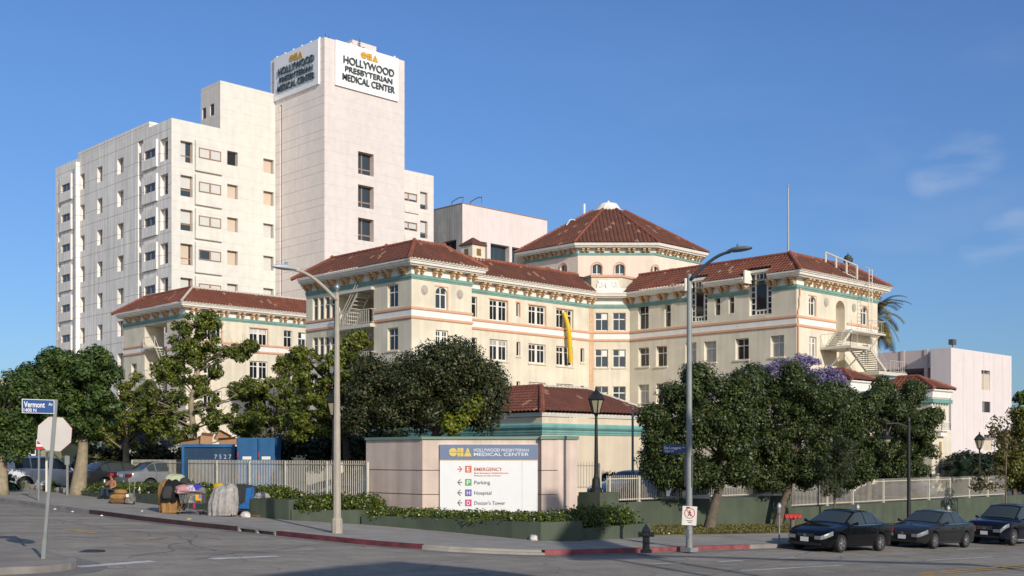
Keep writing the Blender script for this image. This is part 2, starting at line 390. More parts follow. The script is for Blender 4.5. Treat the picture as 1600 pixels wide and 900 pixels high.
roof_grey = mat('flat_roof', (.35, .33, .30, 1), .9)

# ---------------------------------------------------------------- ground
asphalt = mat('asphalt', (.325, .29, .24, 1), .85, 0, .18, 1.6, .5, 90, .35)
def asphalt_extra():
    m = asphalt; t = m.node_tree; b = t.nodes['Principled BSDF']; src = b.inputs['Base Color'].links[0].from_socket
    tcn = t.nodes.new('ShaderNodeTexCoord')
    # fine aggregate
    n = t.nodes.new('ShaderNodeTexNoise'); n.inputs['Scale'].default_value = 22; n.inputs['Detail'].default_value = 3
    t.links.new(tcn.outputs['Object'], n.inputs['Vector'])
    mr = t.nodes.new('ShaderNodeMapRange'); mr.inputs['From Min'].default_value = .3; mr.inputs['From Max'].default_value = .7; mr.inputs['To Min'].default_value = .82; mr.inputs['To Max'].default_value = 1.14
    t.links.new(n.outputs['Fac'], mr.inputs[0])
    x = t.nodes.new('ShaderNodeVectorMath'); x.operation = 'MULTIPLY'; t.links.new(src, x.inputs[0]); t.links.new(mr.outputs[0], x.inputs[1])
    # wheel-track and oil streaks along the avenue
    mp = t.nodes.new('ShaderNodeMapping'); mp.inputs['Scale'].default_value = (.05, .9, 1)
    n2 = t.nodes.new('ShaderNodeTexNoise'); n2.inputs['Scale'].default_value = 1; n2.inputs['Detail'].default_value = 5
    t.links.new(tcn.outputs['Object'], mp.inputs[0]); t.links.new(mp.outputs[0], n2.inputs['Vector'])
    mr2 = t.nodes.new('ShaderNodeMapRange'); mr2.inputs['From Min'].default_value = .35; mr2.inputs['From Max'].default_value = .7; mr2.inputs['To Min'].default_value = .8; mr2.inputs['To Max'].default_value = 1.12
    t.links.new(n2.outputs['Fac'], mr2.inputs[0])
    y = t.nodes.new('ShaderNodeVectorMath'); y.operation = 'MULTIPLY'; t.links.new(x.outputs[0], y.inputs[0]); t.links.new(mr2.outputs[0], y.inputs[1])
    # thin cracks
    vo = t.nodes.new('ShaderNodeTexVoronoi'); vo.feature = 'DISTANCE_TO_EDGE'; vo.inputs['Scale'].default_value = .22
    wr = t.nodes.new('ShaderNodeTexNoise'); wr.inputs['Scale'].default_value = .8; wr.inputs['Detail'].default_value = 4
    ad = t.nodes.new('ShaderNodeVectorMath'); ad.operation = 'MULTIPLY_ADD'; ad.inputs[1].default_value = (2, 2, 0)
    t.links.new(tcn.outputs['Object'], wr.inputs['Vector']); t.links.new(wr.outputs['Color'], ad.inputs[0]); t.links.new(tcn.outputs['Object'], ad.inputs[2])
    t.links.new(ad.outputs[0], vo.inputs['Vector'])
    lt = t.nodes.new('ShaderNodeMath'); lt.operation = 'LESS_THAN'; lt.inputs[1].default_value = .006; t.links.new(vo.outputs['Distance'], lt.inputs[0])
    mxc = t.nodes.new('ShaderNodeMixRGB'); mxc.blend_type = 'MULTIPLY'; mxc.inputs[2].default_value = (.72, .71, .70, 1)
    t.links.new(lt.outputs[0], mxc.inputs[0]); t.links.new(y.outputs[0], mxc.inputs[1]); t.links.new(mxc.outputs[0], b.inputs['Base Color'])
asphalt_extra()
concrete = mat('pavement_concrete', (.325, .30, .265, 1), .9, 0, .2, 1.3, .3, 60, .3)
gutter_m = mat('gutter_concrete', (.21, .20, .185, 1), .9, 0, .2, 1.2, .3, 60, .3)
kerb_m = mat('kerb_concrete', (.26, .24, .22, 1), .9, 0, .25, 2)
kerb_red = mat('red_kerb_paint', (.30, .085, .085, 1), .75, 0, .4, 3); kerb_shaded = mat('shaded_red_kerb_paint', (.055, .022, .026, 1), .8, 0, .4, 3)  # side-street red is darkened: the shade on the kerb face is in the colour
paint_w = mat('road_paint_white', (.58, .57, .54, 1), .7, 0, .3, 5)
paint_y = mat('road_paint_yellow', (.55, .33, .06, 1), .7, 0, .3, 5)
grass_m = mat('verge_soil', (.13, .115, .05, 1), .95, 0, .35, 1.5, .6, 25, .2)
def sheet(name, fn, xs, ys, m, dz=0, kind='structure'):
    mb = MB(); V = [(x, y, fn(x, y) + dz) for y in ys for x in xs]; n = len(xs)
    mb.v = V; mb.f = [(j * n + i, j * n + i + 1, (j + 1) * n + i + 1, (j + 1) * n + i) for j in range(len(ys) - 1) for i in range(n - 1)]
    o = mb.build(name, m); tag(o, kind=kind); return o
lot_m = mat('lot_asphalt', (.11, .105, .10, 1), .9, 0, .2, 1.5, .4, 60)
# one sheet to the horizon; the roadway is part of it, pavements stand a kerb above it
sheet('ground', G, [-2500, -300, -80, -30, 0, 20, 40, 60, 85, 150, 400, 2500], [-2500, -300, -60, -20, 0, 20, 40, 60, 75, 150, 400, 2500], asphalt)
def slab(name, poly, h0, h1, m, kind='structure'):
    """a paving slab following the slope: polygon footprint, top h1 above the roadway, skirt down to h0"""
    mb = MB(); n = len(poly)
    mb.v = [(x, y, G(x, y) + h1) for x, y in poly] + [(x, y, G(x, y) + h0) for x, y in poly]
    mb.f.append(tuple(range(n)))
    for k in range(n): mb.f.append((k, k + n, (k + 1) % n + n, (k + 1) % n))
    o = mb.build(name, m); tag(o, kind=kind); return o
def arc(cx, cy, r, a0, a1, n=8): return [(cx + r * math.cos(R(a0 + (a1 - a0) * i / n)), cy + r * math.sin(R(a0 + (a1 - a0) * i / n))) for i in range(n + 1)]
KH = .14
KX, KY = 21.3, 22.95                     # the avenue kerb runs along y = KY
# far kerb: down the side street, round the flared corner, then along the avenue (the roadway is on its right-hand side)
KP = [(17.85, 75), (17.87, 48.6), (18.0, 45), (18.2, 40.9), (18.43, 37.3), (18.86, 34.6), (19.32, 32.5), (19.6, 30.75), (19.85, 29.2), (20.27, 27.4), (20.7, 26.3), (21.1, 25.5), (21.41, 24.73), (21.8, 24.3), (22.3, 23.85), (22.9, 23.4), (23.6, 23.05), (24.4, KY), (33.6, KY), (85, KY)]
inner = [(85, KY + 11), (34, KY + 11), (27.3, KY + 16), (27.3, 75)]
slab('pavement', [(v.x, v.y) for v in offset_path(KP, -.16)][::-1] + [(27.3, 75), (27.3, KY + 16), (34, KY + 11), (85, KY + 11)], -.05, KH, concrete)
def kerb(name, path, m, w=.17, h=KH + .004, d=.1):
    mb = MB(); L = offset_path(path, 0); I = offset_path(path, -w)
    for a, b, c, e in zip(L, L[1:], I, I[1:]):
        A = [(q.x, q.y, G(q.x, q.y) - d) for q in (a, b)]; T = [(q.x, q.y, G(q.x, q.y) + h) for q in (a, b, c, e)]
        mb.quad(A[0], A[1], T[1], T[0]); mb.quad(T[0], T[1], T[3], T[2])
    o = mb.build(name, m); return tag(o, kind='structure')
kerb('kerb_grey', KP[0:4], kerb_m)
kerb('kerb_red_paint', KP[3:7], kerb_shaded)
kerb('kerb_red_paint_corner', KP[7:12], mat('deep_red_kerb_paint', (.13, .028, .04, 1), .8, 0, .45, 3))
kerb('kerb_ramp', KP[11:17], concrete, h=KH * .5)
kerb('kerb_red_paint_avenue', KP[16:19], kerb_red)
kerb('kerb_grey_avenue', KP[18:20], kerb_m)
# storm drain in the kerb
mb = MB(); d0, d1_ = Vector(KP[6]), Vector(KP[7])
for f in (.02, .5, .98): c = d0.lerp(d1_, f); mb.box(c.x - .02, c.x + .08, c.y - .05, c.y + .05, G(c.x, c.y), G(c.x, c.y) + KH - .036)
def dq_(o0, o1, z0, z1):
    P = [(d0.x + o0, d0.y), (d0.x + o1, d0.y), (d1_.x + o1, d1_.y), (d1_.x + o0, d1_.y)]; mb.hexa([(x, y, G(x, y) + z0) for x, y in P] + [(x, y, G(x, y) + z1) for x, y in P])
dq_(-.01, .5, KH - .035, KH + .012); dq_(.35, .45, -.2, KH - .04)
tag(mb.build('storm_drain', kerb_m), 'dark storm drain opening in the red kerb with steel uprights', 'storm drain')
# gutter strips
def strip(name, pts, w, m, dz=.004):
    mb = MB(); L = offset_path(pts, 0); I = offset_path(pts, w)
    for a, b, c, e in zip(L, L[1:], I, I[1:]): mb.quad(*[(q.x, q.y, G(q.x, q.y) + dz) for q in (a, c, e, b)])
    return tag(mb.build(name, m), kind='structure')
strip('gutter', KP, .5, gutter_m)
# near corner pavement at the lower left
NX = 10.5; NYK = 22.75; nr = 1.8
nearp = [(NX - .16, 75)] + [(NX - .16, NYK + nr)] + arc(NX - nr, NYK + nr, nr - .16, 0, -90, 8) + [(-60, NYK + .16), (-60, 75)]
slab('near_pavement', nearp, -.05, KH, mat('worn_pavement', (.29, .255, .22, 1), .9, 0, .18, 1.5, .3, 60, .3))
ncorner = arc(NX - nr, NYK + nr, nr, -90, 0, 8)
kerb('near_kerb', [(-60, NYK)] + ncorner + [(NX, 75)], kerb_m)
strip('near_gutter', [(-60, NYK), (NX - nr, NYK)] + ncorner[1:] + [(NX, 75)], .6, gutter_m)
# pavement score lines
mb = MB()
def line(mb, a, b, w, dz):
    a, b = Vector(a), Vector(b); d = (b - a).normalized(); n = Vector((-d.y, d.x)) * w / 2
    mb.quad(*[(q.x, q.y, G(q.x, q.y) + dz) for q in (a - n, b - n, b + n, a + n)])
for y in np.arange(33, 60, 1.5): line(mb, (float(np.interp(y, [24, 30, 35, 49], [22.5, 20, 19.1, 18.2])), y), (22.6, y), .018, KH + .004)
for x in np.arange(27, 70, 1.5): line(mb, (x, KY + .2), (x, KY + 3.9), .018, KH + .004)
for y in np.arange(24, 40, 1.5): line(mb, (2, y), (NX - .3, y), .02, KH + .004)
tag(mb.build('pavement_score_lines', mat('joint_dirt', (.12, .11, .10, 1), .95)), kind='structure')
# painted markings
mb = MB()
line(mb, gp(150, 833).xy, gp(100, 827).xy, .28, .005); line(mb, (14.7, 31.6), (14.95, 28.0), .06, .005)
for x in (30.6,): line(mb, (x, 15.25), (90, 15.25), .12, .005); line(mb, (x + .4, 15.55), (90, 15.55), .12, .005)
tag(mb.build('yellow_road_marking', paint_y), kind='structure')
mb = MB()
line(mb, gp(120, 886).xy, gp(240, 877).xy, .3, .005); line(mb, gp(330, 873.5).xy, gp(435, 869).xy, .3, .005)
for k in range(7): line(mb, (25.9 + k * 10.5, 17.97), (31.1 + k * 10.5, 17.97), .13, .005)
for px, py, qx, qy in ((1021, 881, 1066, 880), (1122, 878, 1160, 876), (1215, 873, 1245, 871.5)):
    line(mb, gp(px, py).xy, gp(qx, qy).xy, .13, .005)
for k in range(6): line(mb, (44 + k * 6.5, 20.45), (46.5 + k * 6.5, 20.45), .1, .005)
tag(mb.build('white_road_marking', paint_w), kind='structure')
mb = MB(); c = gp(136, 861)
mb.prism([(c.x + .42 * math.cos(a), c.y + .42 * math.sin(a)) for a in np.linspace(0, 6.283, 25)[:-1]], G(c.x, c.y) - .05, G(c.x, c.y) + .006)
tag(mb.build('manhole_cover', mat('iron_cover', (.05, .048, .045, 1), .6, .4, .2, 8)), 'dark round manhole cover in the street by the near kerb', 'manhole cover')
# tarred crack seams: thin wandering ribbons
mb = MB(); gr = random.Random(4)
for (x, y), ang, L, w in (((12.2, 25.3), 62, 8, .07), ((13.5, 24.6), 20, 6, .06), ((15.2, 26.6), 75, 7, .05), ((16.8, 24.9), 140, 5, .06), ((11.6, 30), 85, 12, .05), ((22, 20.6), 3, 14, .06), ((30, 19.3), -2, 12, .05), ((17.0, 29.5), 95, 9, .05), ((20, 17.2), 10, 9, .06)):
    pts = [Vector((x, y))]; a_ = R(ang)
    for k in range(int(L / .35)): a_ += gr.uniform(-.35, .35) + (R(ang) - a_) * .25; pts.append(pts[-1] + Vector((math.cos(a_), math.sin(a_))) * .35)
    l_ = offset_path(pts, w / 2); r_ = offset_path(pts, -w / 2)
    for k in range(len(pts) - 1): mb.quad(*[(q.x, q.y, G(q.x, q.y) + .0045) for q in (l_[k], l_[k + 1], r_[k + 1], r_[k])])
tag(mb.build('tar_seam', mat('tar', (.19, .17, .145, 1), .8, 0, .2, 3)), kind='structure')
# ---------------------------------------------------------------- the tall white hospital tower
gold = mat('gold_letters', (.62, .36, .06, 1), .45, .2, .05)
slate = mat('slate_letters', (.055, .085, .105, 1), .5, 0, .05)
sign_white = mat('white_sign_panel', (.80, .80, .82, 1), .4, 0, .02)
FLH = 4.08
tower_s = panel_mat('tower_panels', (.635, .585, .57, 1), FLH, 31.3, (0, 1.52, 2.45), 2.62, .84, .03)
ward_w = panel_mat('ward_panels', (.84, .80, .76, 1), FLH, 38.9, (0, 2.5), 60.3, .55, .22, .07)  # side face lighter than the front: raking sunlight put into the colour
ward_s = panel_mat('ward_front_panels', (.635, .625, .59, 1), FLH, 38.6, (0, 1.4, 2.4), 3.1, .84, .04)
A = dp(268, 184, 137); AX, AY = A.x, A.y
TWX = Fac((0, AY), (1, 0), (0, -1)).u(430)         # the tower's left face stands on x = TWX
TW = facW(TWX); TY0 = TW.u(507); TS = facS(TY0); TX1 = TS.u(632); TY1 = TW.u(423)
WS = facS(AY); WW = facW(AX); SX1 = WS.u(677.5); WY1 = WW.u(87)
ZA = A.z; ZG = -8.0
ht = thing('hospital_tower', 'tall white concrete hospital tower with name boards at its top', 'building', (AX, AY, 0))
def hb(mb, name, m, parent=ht, **k):
    o = mb.build(name, m, parent, **k); o.matrix_parent_inverse = parent.matrix_world.inverted() if False else Matrix.Translation(-parent.location) if parent.type == 'EMPTY' else Matrix()
    return o
# parts are built in world coordinates: their things are Empties whose offset is taken out again
def fix(o, parent): o.matrix_parent_inverse = Matrix.Translation(parent.location).inverted() if parent.type == 'EMPTY' and parent.rotation_euler.z == 0 else Matrix(); return o
# --- slab, street face (-Y)
rows_s = 8; holes = []
def rowrect(fc, x0, x1, yt, yb, k, fl=FLH):
    u0, u1, a, b = fc.rect(x0, x1, yt, yb); return (u0, u1, a - k * fl, b - k * fl)
cols_s = [(282, 301, 219, 252, 'tall'), (355, 371.5, 235, 257, 'one'), (411.5, 427.5, 247, 269, 'one')]
specs = []
for x0, x1, yt, yb, st in cols_s:
    for k in range(rows_s): r = rowrect(WS, x0, x1, yt, yb, k); specs.append((r, st, k)); holes.append((*r, .55))
bay_s = [rowrect(WS, 304, 345.5, 216, 266.5, k) for k in range(rows_s)]
bw = [rowrect(WS, 308.5, 343, 231, 247, k) for k in range(rows_s)]
PX0 = WS.u(344)
rb = [rowrect(WS, 632, 652, 300, 313, k) for k in range(5)]; rt = [rowrect(WS, 656.5, 668, 299, 326, k) for k in range(5)]
for r in rt: holes.append((*r, .5))
for r in rb: holes.append((*r, .3))
mb = MB(); ztop_r = WS.z(655, 270)
WS.wall(mb, AX, PX0, ZG, ZA, [h for h in holes if h[0] < PX0])
zpent = WS.z(344, 125.5)
WS.wall(mb, PX0, TWX, ZG, zpent, [h for h in holes if PX0 < h[0] < TWX])
# bays stand a little proud of the street face
for r in bay_s: WS.box(mb, r[0], r[1], r[2], r[3] - .25, -.02, .32)
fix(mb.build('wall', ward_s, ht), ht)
mb = MB(); WS.wall(mb, TX1, SX1, ZG, ztop_r, [h for h in holes if h[0] > TX1 - .1])
mb.quad((SX1, AY, ZG), (SX1, AY + 26, ZG), (SX1, AY + 26, ztop_r), (SX1, AY, ztop_r)); mb.quad((TX1, AY, ztop_r), (SX1, AY, ztop_r), (SX1, AY + 26, ztop_r), (TX1, AY + 26, ztop_r))
for r in rb: WS.box(mb, r[0] - .1, r[1] + .15, r[2] - 1.6, r[2] - .75, -.02, .2)
fix(mb.build('wall', panel_mat('east_panels', (.67, .625, .60, 1), FLH, 31.3, (0, 1.52, 2.45), 30.6, .82, .05), ht), ht)
rnd = random.Random(3)
for r, st, k in specs:
    c = rnd.random()
    if st == 'tall':
        bl = (.03, .97, .38, .97) if k in (1, 2) else ((.03, .55, .05, .97) if k in (0,) else ((.05, .8, .05, .95)))
        w_ = window(ht, WS, r, .5, win_brown, glass_blue, hb=((.33, .12),), fw=.1, blind=bl if k != 1 else (.03, .97, .42, .97), bm=blind_w if k != 3 else blind_t)
    else:
        bl = None if (k == 0 and r[0] < TWX - 5) else (.03, .97, .05 if k != 4 else .2, .97)
        w_ = window(ht, WS, r, .5, win_brown, glass, fw=.1, blind=bl, bm=blind_t if rnd.random() < .75 else blind_w)
    fix(w_, ht)
for k, r in enumerate(bw):
    w_ = window(ht, WS, r, -.325, win_brown, glass_blue, vb=((.5, .22),), fw=.12, blind=(.03, .97, .08, .93) if k not in (3, 5) else (.5, .97, .08, .93), bm=blind_w, proud=.08); fix(w_, ht)
for k, r in enumerate(rb): fix(window(ht, WS, r, .2, win_brown, glass_blue, vb=((.35, .22),), fw=.12, blind=(.04, .96, .3, .95), bm=blind_w), ht)
for k, r in enumerate(rt): fix(window(ht, WS, r, .45, win_brown, glass_blue, hb=((.3, .1),), fw=.1, blind=(.05, .95, .35 if k else .3, .96), bm=blind_w), ht)
# --- slab, side face (-X)
FW_ = 4.12
rows_w = 9; hw = []; ws = []
for x0, x1, yt, yb in ((125.3, 132.2, 273, 297), (152, 160, 262, 285.5), (183.5, 193, 249, 273)):
    # narrow windows: heights read on their own column
    for k in range(rows_w): r = rowrect(WW, x0, x1, yt, yb, k, FW_); hw.append((*r, .6)); ws.append((r, 'narrow'))
strips = [(215.5, 224.0), (250.5, 262.5), (90.5, 95.5)]
zb_lo = ZG
for i, (x0, x1) in enumerate(strips):
    u0, u1 = WW.u(x0), WW.u(x1); top = WW.z(250 if i != 2 else 93, 219 if i != 2 else 284)
    hw.append((u0, u1, zb_lo, top + (.9 if i == 0 else (0 if i == 1 else .2)), .4))
mb = MB(); WW.wall(mb, AX and AY, WY1, ZG, ZA, hw)
# recessed strips: back wall
strip_back = []
for i, (x0, x1) in enumerate(strips):
    u0, u1 = WW.u(x0), WW.u(x1)
    yt, yb = ((237, 261), (220, 252), (285, 317))[i]
    for k in range(rows_w): r = rowrect(WW, x0 + (.8 if i != 1 else 2.5), x1 - (2.6 if i == 0 else .8), yt, yb, k, FW_); strip_back.append((r, i))
    WW.wall(mb, u0, u1, ZG, ZA - 1, [(*r, .25) for r, j in strip_back if j == i], w=-.4)
# spandrel infill between the strip windows on the right strip is flush with the wall
i = 1; rr = [r for r, j in strip_back if j == 1]
for a, b in zip(rr, rr[1:]): WW.box(mb, WW.u(250.5), WW.u(262.5), b[3] + .02, a[2] - .02, -.398, -.004)
bays_w = []
for x0, x1, yt, yb, b0, b1, wt, wb_ in ((224, 246.5, 223, 268.5, 228, 245, 238, 251.5), (95.2, 113, 275, 317, 98.5, 111.5, 290.4, 302)):
    u0, u1 = WW.u(x0), WW.u(x1); zt, zb2 = WW.z(x0, yt), WW.z(x0, yb)
    wr = (WW.u(b0), WW.u(b1), WW.z(b0, wb_ + (0 if b0 > 200 else 0)), WW.z(b0, wt))
    wr = WW.rect(b0, b1, wt, wb_ + 0.) if False else wr
    for k in range(rows_w): bays_w.append(((u0, u1, zb2 - k * FW_, zt - k * FW_ - .3), (wr[0], wr[1], wr[2] - k * FW_, wr[3] - k * FW_)))
for (u0, u1, a, b), r in bays_w: WW.wall(mb, u0, u1, a, b, [(*r, .22)], w=.22); \
    [mb.quad(*q) for q in ([WW.p(min(u0, u1), .22, a), WW.p(min(u0, u1), .22, b), WW.p(min(u0, u1), -.02, b), WW.p(min(u0, u1), -.02, a)], [WW.p(max(u0, u1), .22, a), WW.p(max(u0, u1), -.02, a), WW.p(max(u0, u1), -.02, b), WW.p(max(u0, u1), .22, b)],
     [WW.p(u0, .22, a), WW.p(u0, -.02, a), WW.p(u1, -.02, a), WW.p(u1, .22, a)], [WW.p(u0, .22, b), WW.p(u1, .22, b), WW.p(u1, -.02, b), WW.p(u0, -.02, b)])]
# full-height fin
f0, f1 = WW.u(122.2), WW.u(124.2); WW.box(mb, f0, f1, ZG, WW.z(123, 254), -.02, .5)
# parapets
ym0, ym1 = WW.u(233), WW.u(122)
mb.box(AX, AX + 1.2, ym0, ym1, ZA - .02, ZA + .75); 
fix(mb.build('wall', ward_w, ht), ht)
for (u0, u1, a, b), r in bays_w: fix(window(ht, WW, r, -.03, win_brown, glass_blue, vb=((.5, .2),), fw=.1, proud=.06), ht)
for r, st in ws: fix(window(ht, WW, r, .55, win_brown, glass, fw=.08, blind=(.05, .95, .05, .95), bm=blind_g), ht)
for r, i in strip_back: fix(window(ht, WW, (r[0], r[1], r[2], r[3]), .6, win_brown, glass, hb=((.3, .1),), fw=.07), ht)
# --- roof of the slab and penthouse
mb = MB()
mb.quad((AX, AY, ZA - .5), (TWX, AY, ZA - .5), (TWX, WY1, ZA - .5), (AX, WY1, ZA - .5))
PHY = facW(PX0).u(314)
fix(mb.build('flat_roof', roof_grey, ht), ht)
mb = MB(); PW = facW(PX0)
l1 = (PW.u(317), PW.u(322), ZA, 0)
lo = [(*PW.rect(316, 322, 170, 187), .25), (*PW.rect(328, 334.5, 164, 182), .25)]
PW.wall(mb, AY, PHY, ZA - 1, zpent, lo)
mb.quad((PX0, AY, zpent), (TWX, AY, zpent), (TWX, PHY, zpent), (PX0, PHY, zpent)); mb.quad((PX0, PHY, ZA - 1), (TWX, PHY, ZA - 1), (TWX, PHY, zpent), (PX0, PHY, zpent))
fix(mb.build('penthouse', panel_mat('penthouse_panels', (.72, .67, .62, 1), FLH, 38.6, (1.4,), 30.3, .7, .12), ht), ht)
for r in lo:
    m2 = MB()
    for z in np.arange(r[2], r[3], .16): PW.box(m2, r[0], r[1], z, z + .1, -.24, -.12)
    fix(m2.build('louvre', win_dark, ht), ht)
# --- the tower shaft
ZT = hz(57.5, depth(TWX, TY0)); mb = MB()
hs = []; tw_w = []
for k in range(6): r = rowrect(TS, 559.5, 584, 236, 271, k); hs.append((*r, .8)); tw_w.append(r)
TS.wall(mb, TWX, TX1, ZG, ZT, hs)
mb.quad((TX1, TY0, ZG), (TX1, TY1, ZG), (TX1, TY1, ZT), (TX1, TY0, ZT)); mb.quad((TWX, TY0, ZT), (TX1, TY0, ZT), (TX1, TY1, ZT), (TWX, TY1, ZT))
mb.quad((TX1, TY1, ZG), (TWX, TY1, ZG), (TWX, TY1, ZT), (TX1, TY1, ZT))
fix(mb.build('tower_shaft', tower_s, ht), ht)
mb = MB(); slot = (TW.u(437.5), TW.u(440.3), ZG, TW.z(437, 165))
TW.wall(mb, TY0, TY1, ZG, ZT, [(*slot, .35)]); TW.wall(mb, slot[0], slot[1], ZG, slot[3] - .05, (), w=-.34)
fix(mb.build('tower_side_wall', panel_mat('tower_side_panels', (.82, .74, .70, 1), FLH, 31.3, (0, 1.52, 2.45), 90.7, .55, .05, .05), ht), ht)  # lighter than the shaft front, the colour making up for weak side light
for k, r in enumerate(tw_w):
    fix(window(ht, TS, r, .75, win_brown, glass_blue, vb=((.42, .18),), hb=((.28, .16),), fw=.1, proud=.1), ht)
m2 = MB(); TW.box(m2, TW.u(438.5), TW.u(440), TW.z(438, 196), TW.z(438, 176), -.33, -.3); fix(m2.build('slot_window', glass, ht), ht)
# name boards
def logo(name, fc, u, z, h, w, ww, m, parent, mirror=1, back=None):
    """gold emblem: a disc, two bars and a triangle split by one thin level line"""
    polys = []; r = h / 2; sx = w / (2.75 * h); c = [(r + r * math.cos(t), r + r * math.sin(t)) for t in np.linspace(.2, 2 * math.pi - .2, 22)]
    gap = .022 * h; mid = h / 2
    def split(poly):                                                # halves above and below the line
        for s in (1, -1):
            out = []; lim = mid + s * gap
            for i in range(len(poly)):
                a, b = poly[i], poly[(i + 1) % len(poly)]
                ia, ib = (a[1] - lim) * s >= 0, (b[1] - lim) * s >= 0
                if ia: out.append(a)
                if ia != ib: t = (lim - a[1]) / (b[1] - a[1]); out.append((a[0] + (b[0] - a[0]) * t, lim))
            if len(out) > 2: polys.append(out)
    polys.append([(p[0] * 1, p[1]) for p in c if p[0] < r * 1.0] ) if False else None
    split(c); split([(1.03 * h, 0), (1.33 * h, 0), (1.33 * h, h), (1.03 * h, h)]); split([(1.38 * h, 0), (1.76 * h, 0), (1.76 * h, h), (1.38 * h, h)])
    split([(1.80 * h, 0), (2.75 * h, 0), (2.33 * h, h), (2.22 * h, h)])
    mb = MB()
    for pl in polys:
        n = len(pl); i = len(mb.v)
        for k in (ww, ww + .06 * h): mb.v += [fc.p(u + mirror * x * sx, k, z + y) for x, y in pl]
        mb.f.append(tuple(i + n + k for k in range(n)))
        for k in range(n): mb.f.append((i + k, i + (k + 1) % n, i + n + (k + 1) % n, i + n + k))
    return mb.build(name, m, parent)
def board(fc, x0, x1, yt0, yb0, proud, mirror, rows, lx, lg):
    u0, u1 = fc.u(x0), fc.u(x1); z0, z1 = fc.z(x0, yb0), fc.z(x0, yt0)
    mb = MB(); fc.box(mb, min(u0, u1), max(u0, u1), z0, z1, .0, proud); s = mb.build('name_board', sign_white, ht); fix(s, ht)
    W = abs(u1 - u0); H = z1 - z0; d = 1 if u1 > u0 else -1
    for txt, f0, f1, zf, hf, bold in rows:
        o = put_text('lettering', txt, slate, fc, u0 + d * W * f0, z0 + H * zf, H * hf, proud + .02, s, fit=W * (f1 - f0), depth=.16, bold=bold, mirror=d)
    logo('emblem', fc, u0 + d * W * lg[0], z0 + H * lg[1], H * lg[2], W * lg[3], proud + .02, gold, s, mirror=d)
rows = [('HOLLYWOOD', .115, .92, .535, .165, .006), ('PRESBYTERIAN', .14, .89, .355, .125, .002), ('MEDICAL CENTER', .10, .93, .155, .15, .004)]
board(TS, 522.5, 620.5, 62.5, 133, .25, 1, rows, None, (.385, .755, .15, .28))
board(TW, 431, 500, 92, 159, .25, -1, rows, None, (.36, .745, .15, .30))
# roof plant on top
py_ = TY0 + 4.5; fp_ = facS(py_); mb = MB(); mb.box(fp_.u(550.5), fp_.u(588), py_, py_ + 5, ZT - .02, hz(61.5, depth(fp_.u(550), py_))); fix(mb.build('plant_room', tower_s, ht), ht)
for dx, dy, h in ((3.8, 4.5, 2.3), (8.2, 4.0, 2.9)):
    mb = MB(); mb.tube([(TWX + dx, TY0 + dy, ZT), (TWX + dx, TY0 + dy, ZT + h)], .05, 6)
    for q in range(4): mb.tube([(TWX + dx, TY0 + dy, ZT + h * (.55 + q * .1)), (TWX + dx, TY0 + dy, ZT + h * (.6 + q * .1))], .11, 6)
    fix(mb.build('roof_antenna', win_dark, ht), ht)
mb = MB(); mb.tube([(TWX + 4, TY0 + 4.3, ZT + 1.5), (TWX + 9, TY0 + 4.0, ZT + 1.9)], .05, 5); mb.tube([(TWX + 1.5, TY0 + 2, ZT), (TWX + 1.5, TY0 + 2, ZT + 1.3)], .05, 5); fix(mb.build('roof_rail', win_dark, ht), ht)
for k in range(6):
    mb = MB(); y = TY0 + 1.2 + (TY1 - TY0 - 2.5) * k / 5.; mb.lathe([(.12, 0), (.16, .15), (.1, .3)], 8, (TWX + .15, y, ZT)); fix(mb.build('parapet_lamp', white_trim, ht), ht)
for k in range(3):
    mb = MB(); x = TX1 - 1.5 - 3.4 * k; mb.lathe([(.12, 0), (.16, .15), (.1, .3)], 8, (x, TY0 + .15, ZT)); fix(mb.build('parapet_lamp', white_trim, ht), ht)

# ---------------------------------------------------------------- pale block behind the domed building
pb_d = 172; B = dp(722.5, 318, pb_d); PBW, PBS = facW(B.x), facS(B.y)
pbt = thing('office_block', 'pale pink block with dark window band rising behind the cream building', 'building', (B.x, B.y, 0))
ZB = B.z; zb1 = PBS.z(722.5, 372); mb = MB(); bx1 = PBS.u(855); by1 = PBW.u(676)
hs = [PBS.rect(a, b, yt, yb) for a, b, yt, yb in ((733, 761, 374, 405), (766.5, 796, 380.5, 411), (800, 830, 386, 417))]
r0 = PBW.rect(695, 713, 376, 400); hs = [(r[0], r[1], hs[0][2], hs[0][3]) for r in hs]
PBS.wall(mb, B.x, bx1 + 4, ZG, ZB - 2.2, [(*r, 1.0) for r in hs]); PBS.wall(mb, B.x, bx1, ZB - 2.2, ZB)
hw = [(PBW.u(713), PBW.u(692), hs[0][2], hs[0][3]), (PBW.u(686), PBW.u(670), hs[0][2], hs[0][3])]
mb.quad((bx1, B.y, ZB - 2.2), (bx1, B.y + 20, ZB - 2.2), (bx1, B.y + 20, ZB), (bx1, B.y, ZB)); mb.quad((B.x, B.y, ZB), (bx1, B.y, ZB), (bx1, B.y + 20, ZB), (B.x, B.y + 20, ZB))
mb.quad((bx1, B.y, ZB - 2.2), (bx1 + 4, B.y, ZB - 2.2), (bx1 + 4, B.y + 20, ZB - 2.2), (bx1, B.y + 20, ZB - 2.2))
mb.quad((bx1 + 4, B.y, ZG), (bx1 + 4, B.y + 20, ZG), (bx1 + 4, B.y + 20, ZB - 2.2), (bx1 + 4, B.y, ZB - 2.2))
fix(mb.build('wall', pinkw, pbt), pbt)
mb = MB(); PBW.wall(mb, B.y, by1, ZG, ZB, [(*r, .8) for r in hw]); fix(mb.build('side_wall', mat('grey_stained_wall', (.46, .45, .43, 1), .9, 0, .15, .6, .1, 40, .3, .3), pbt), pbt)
for r in hs: fix(window(pbt, PBS, r, .95, win_dark, glass_blue, vb=((.36, .08), (.66, .08)), fw=.1), pbt)
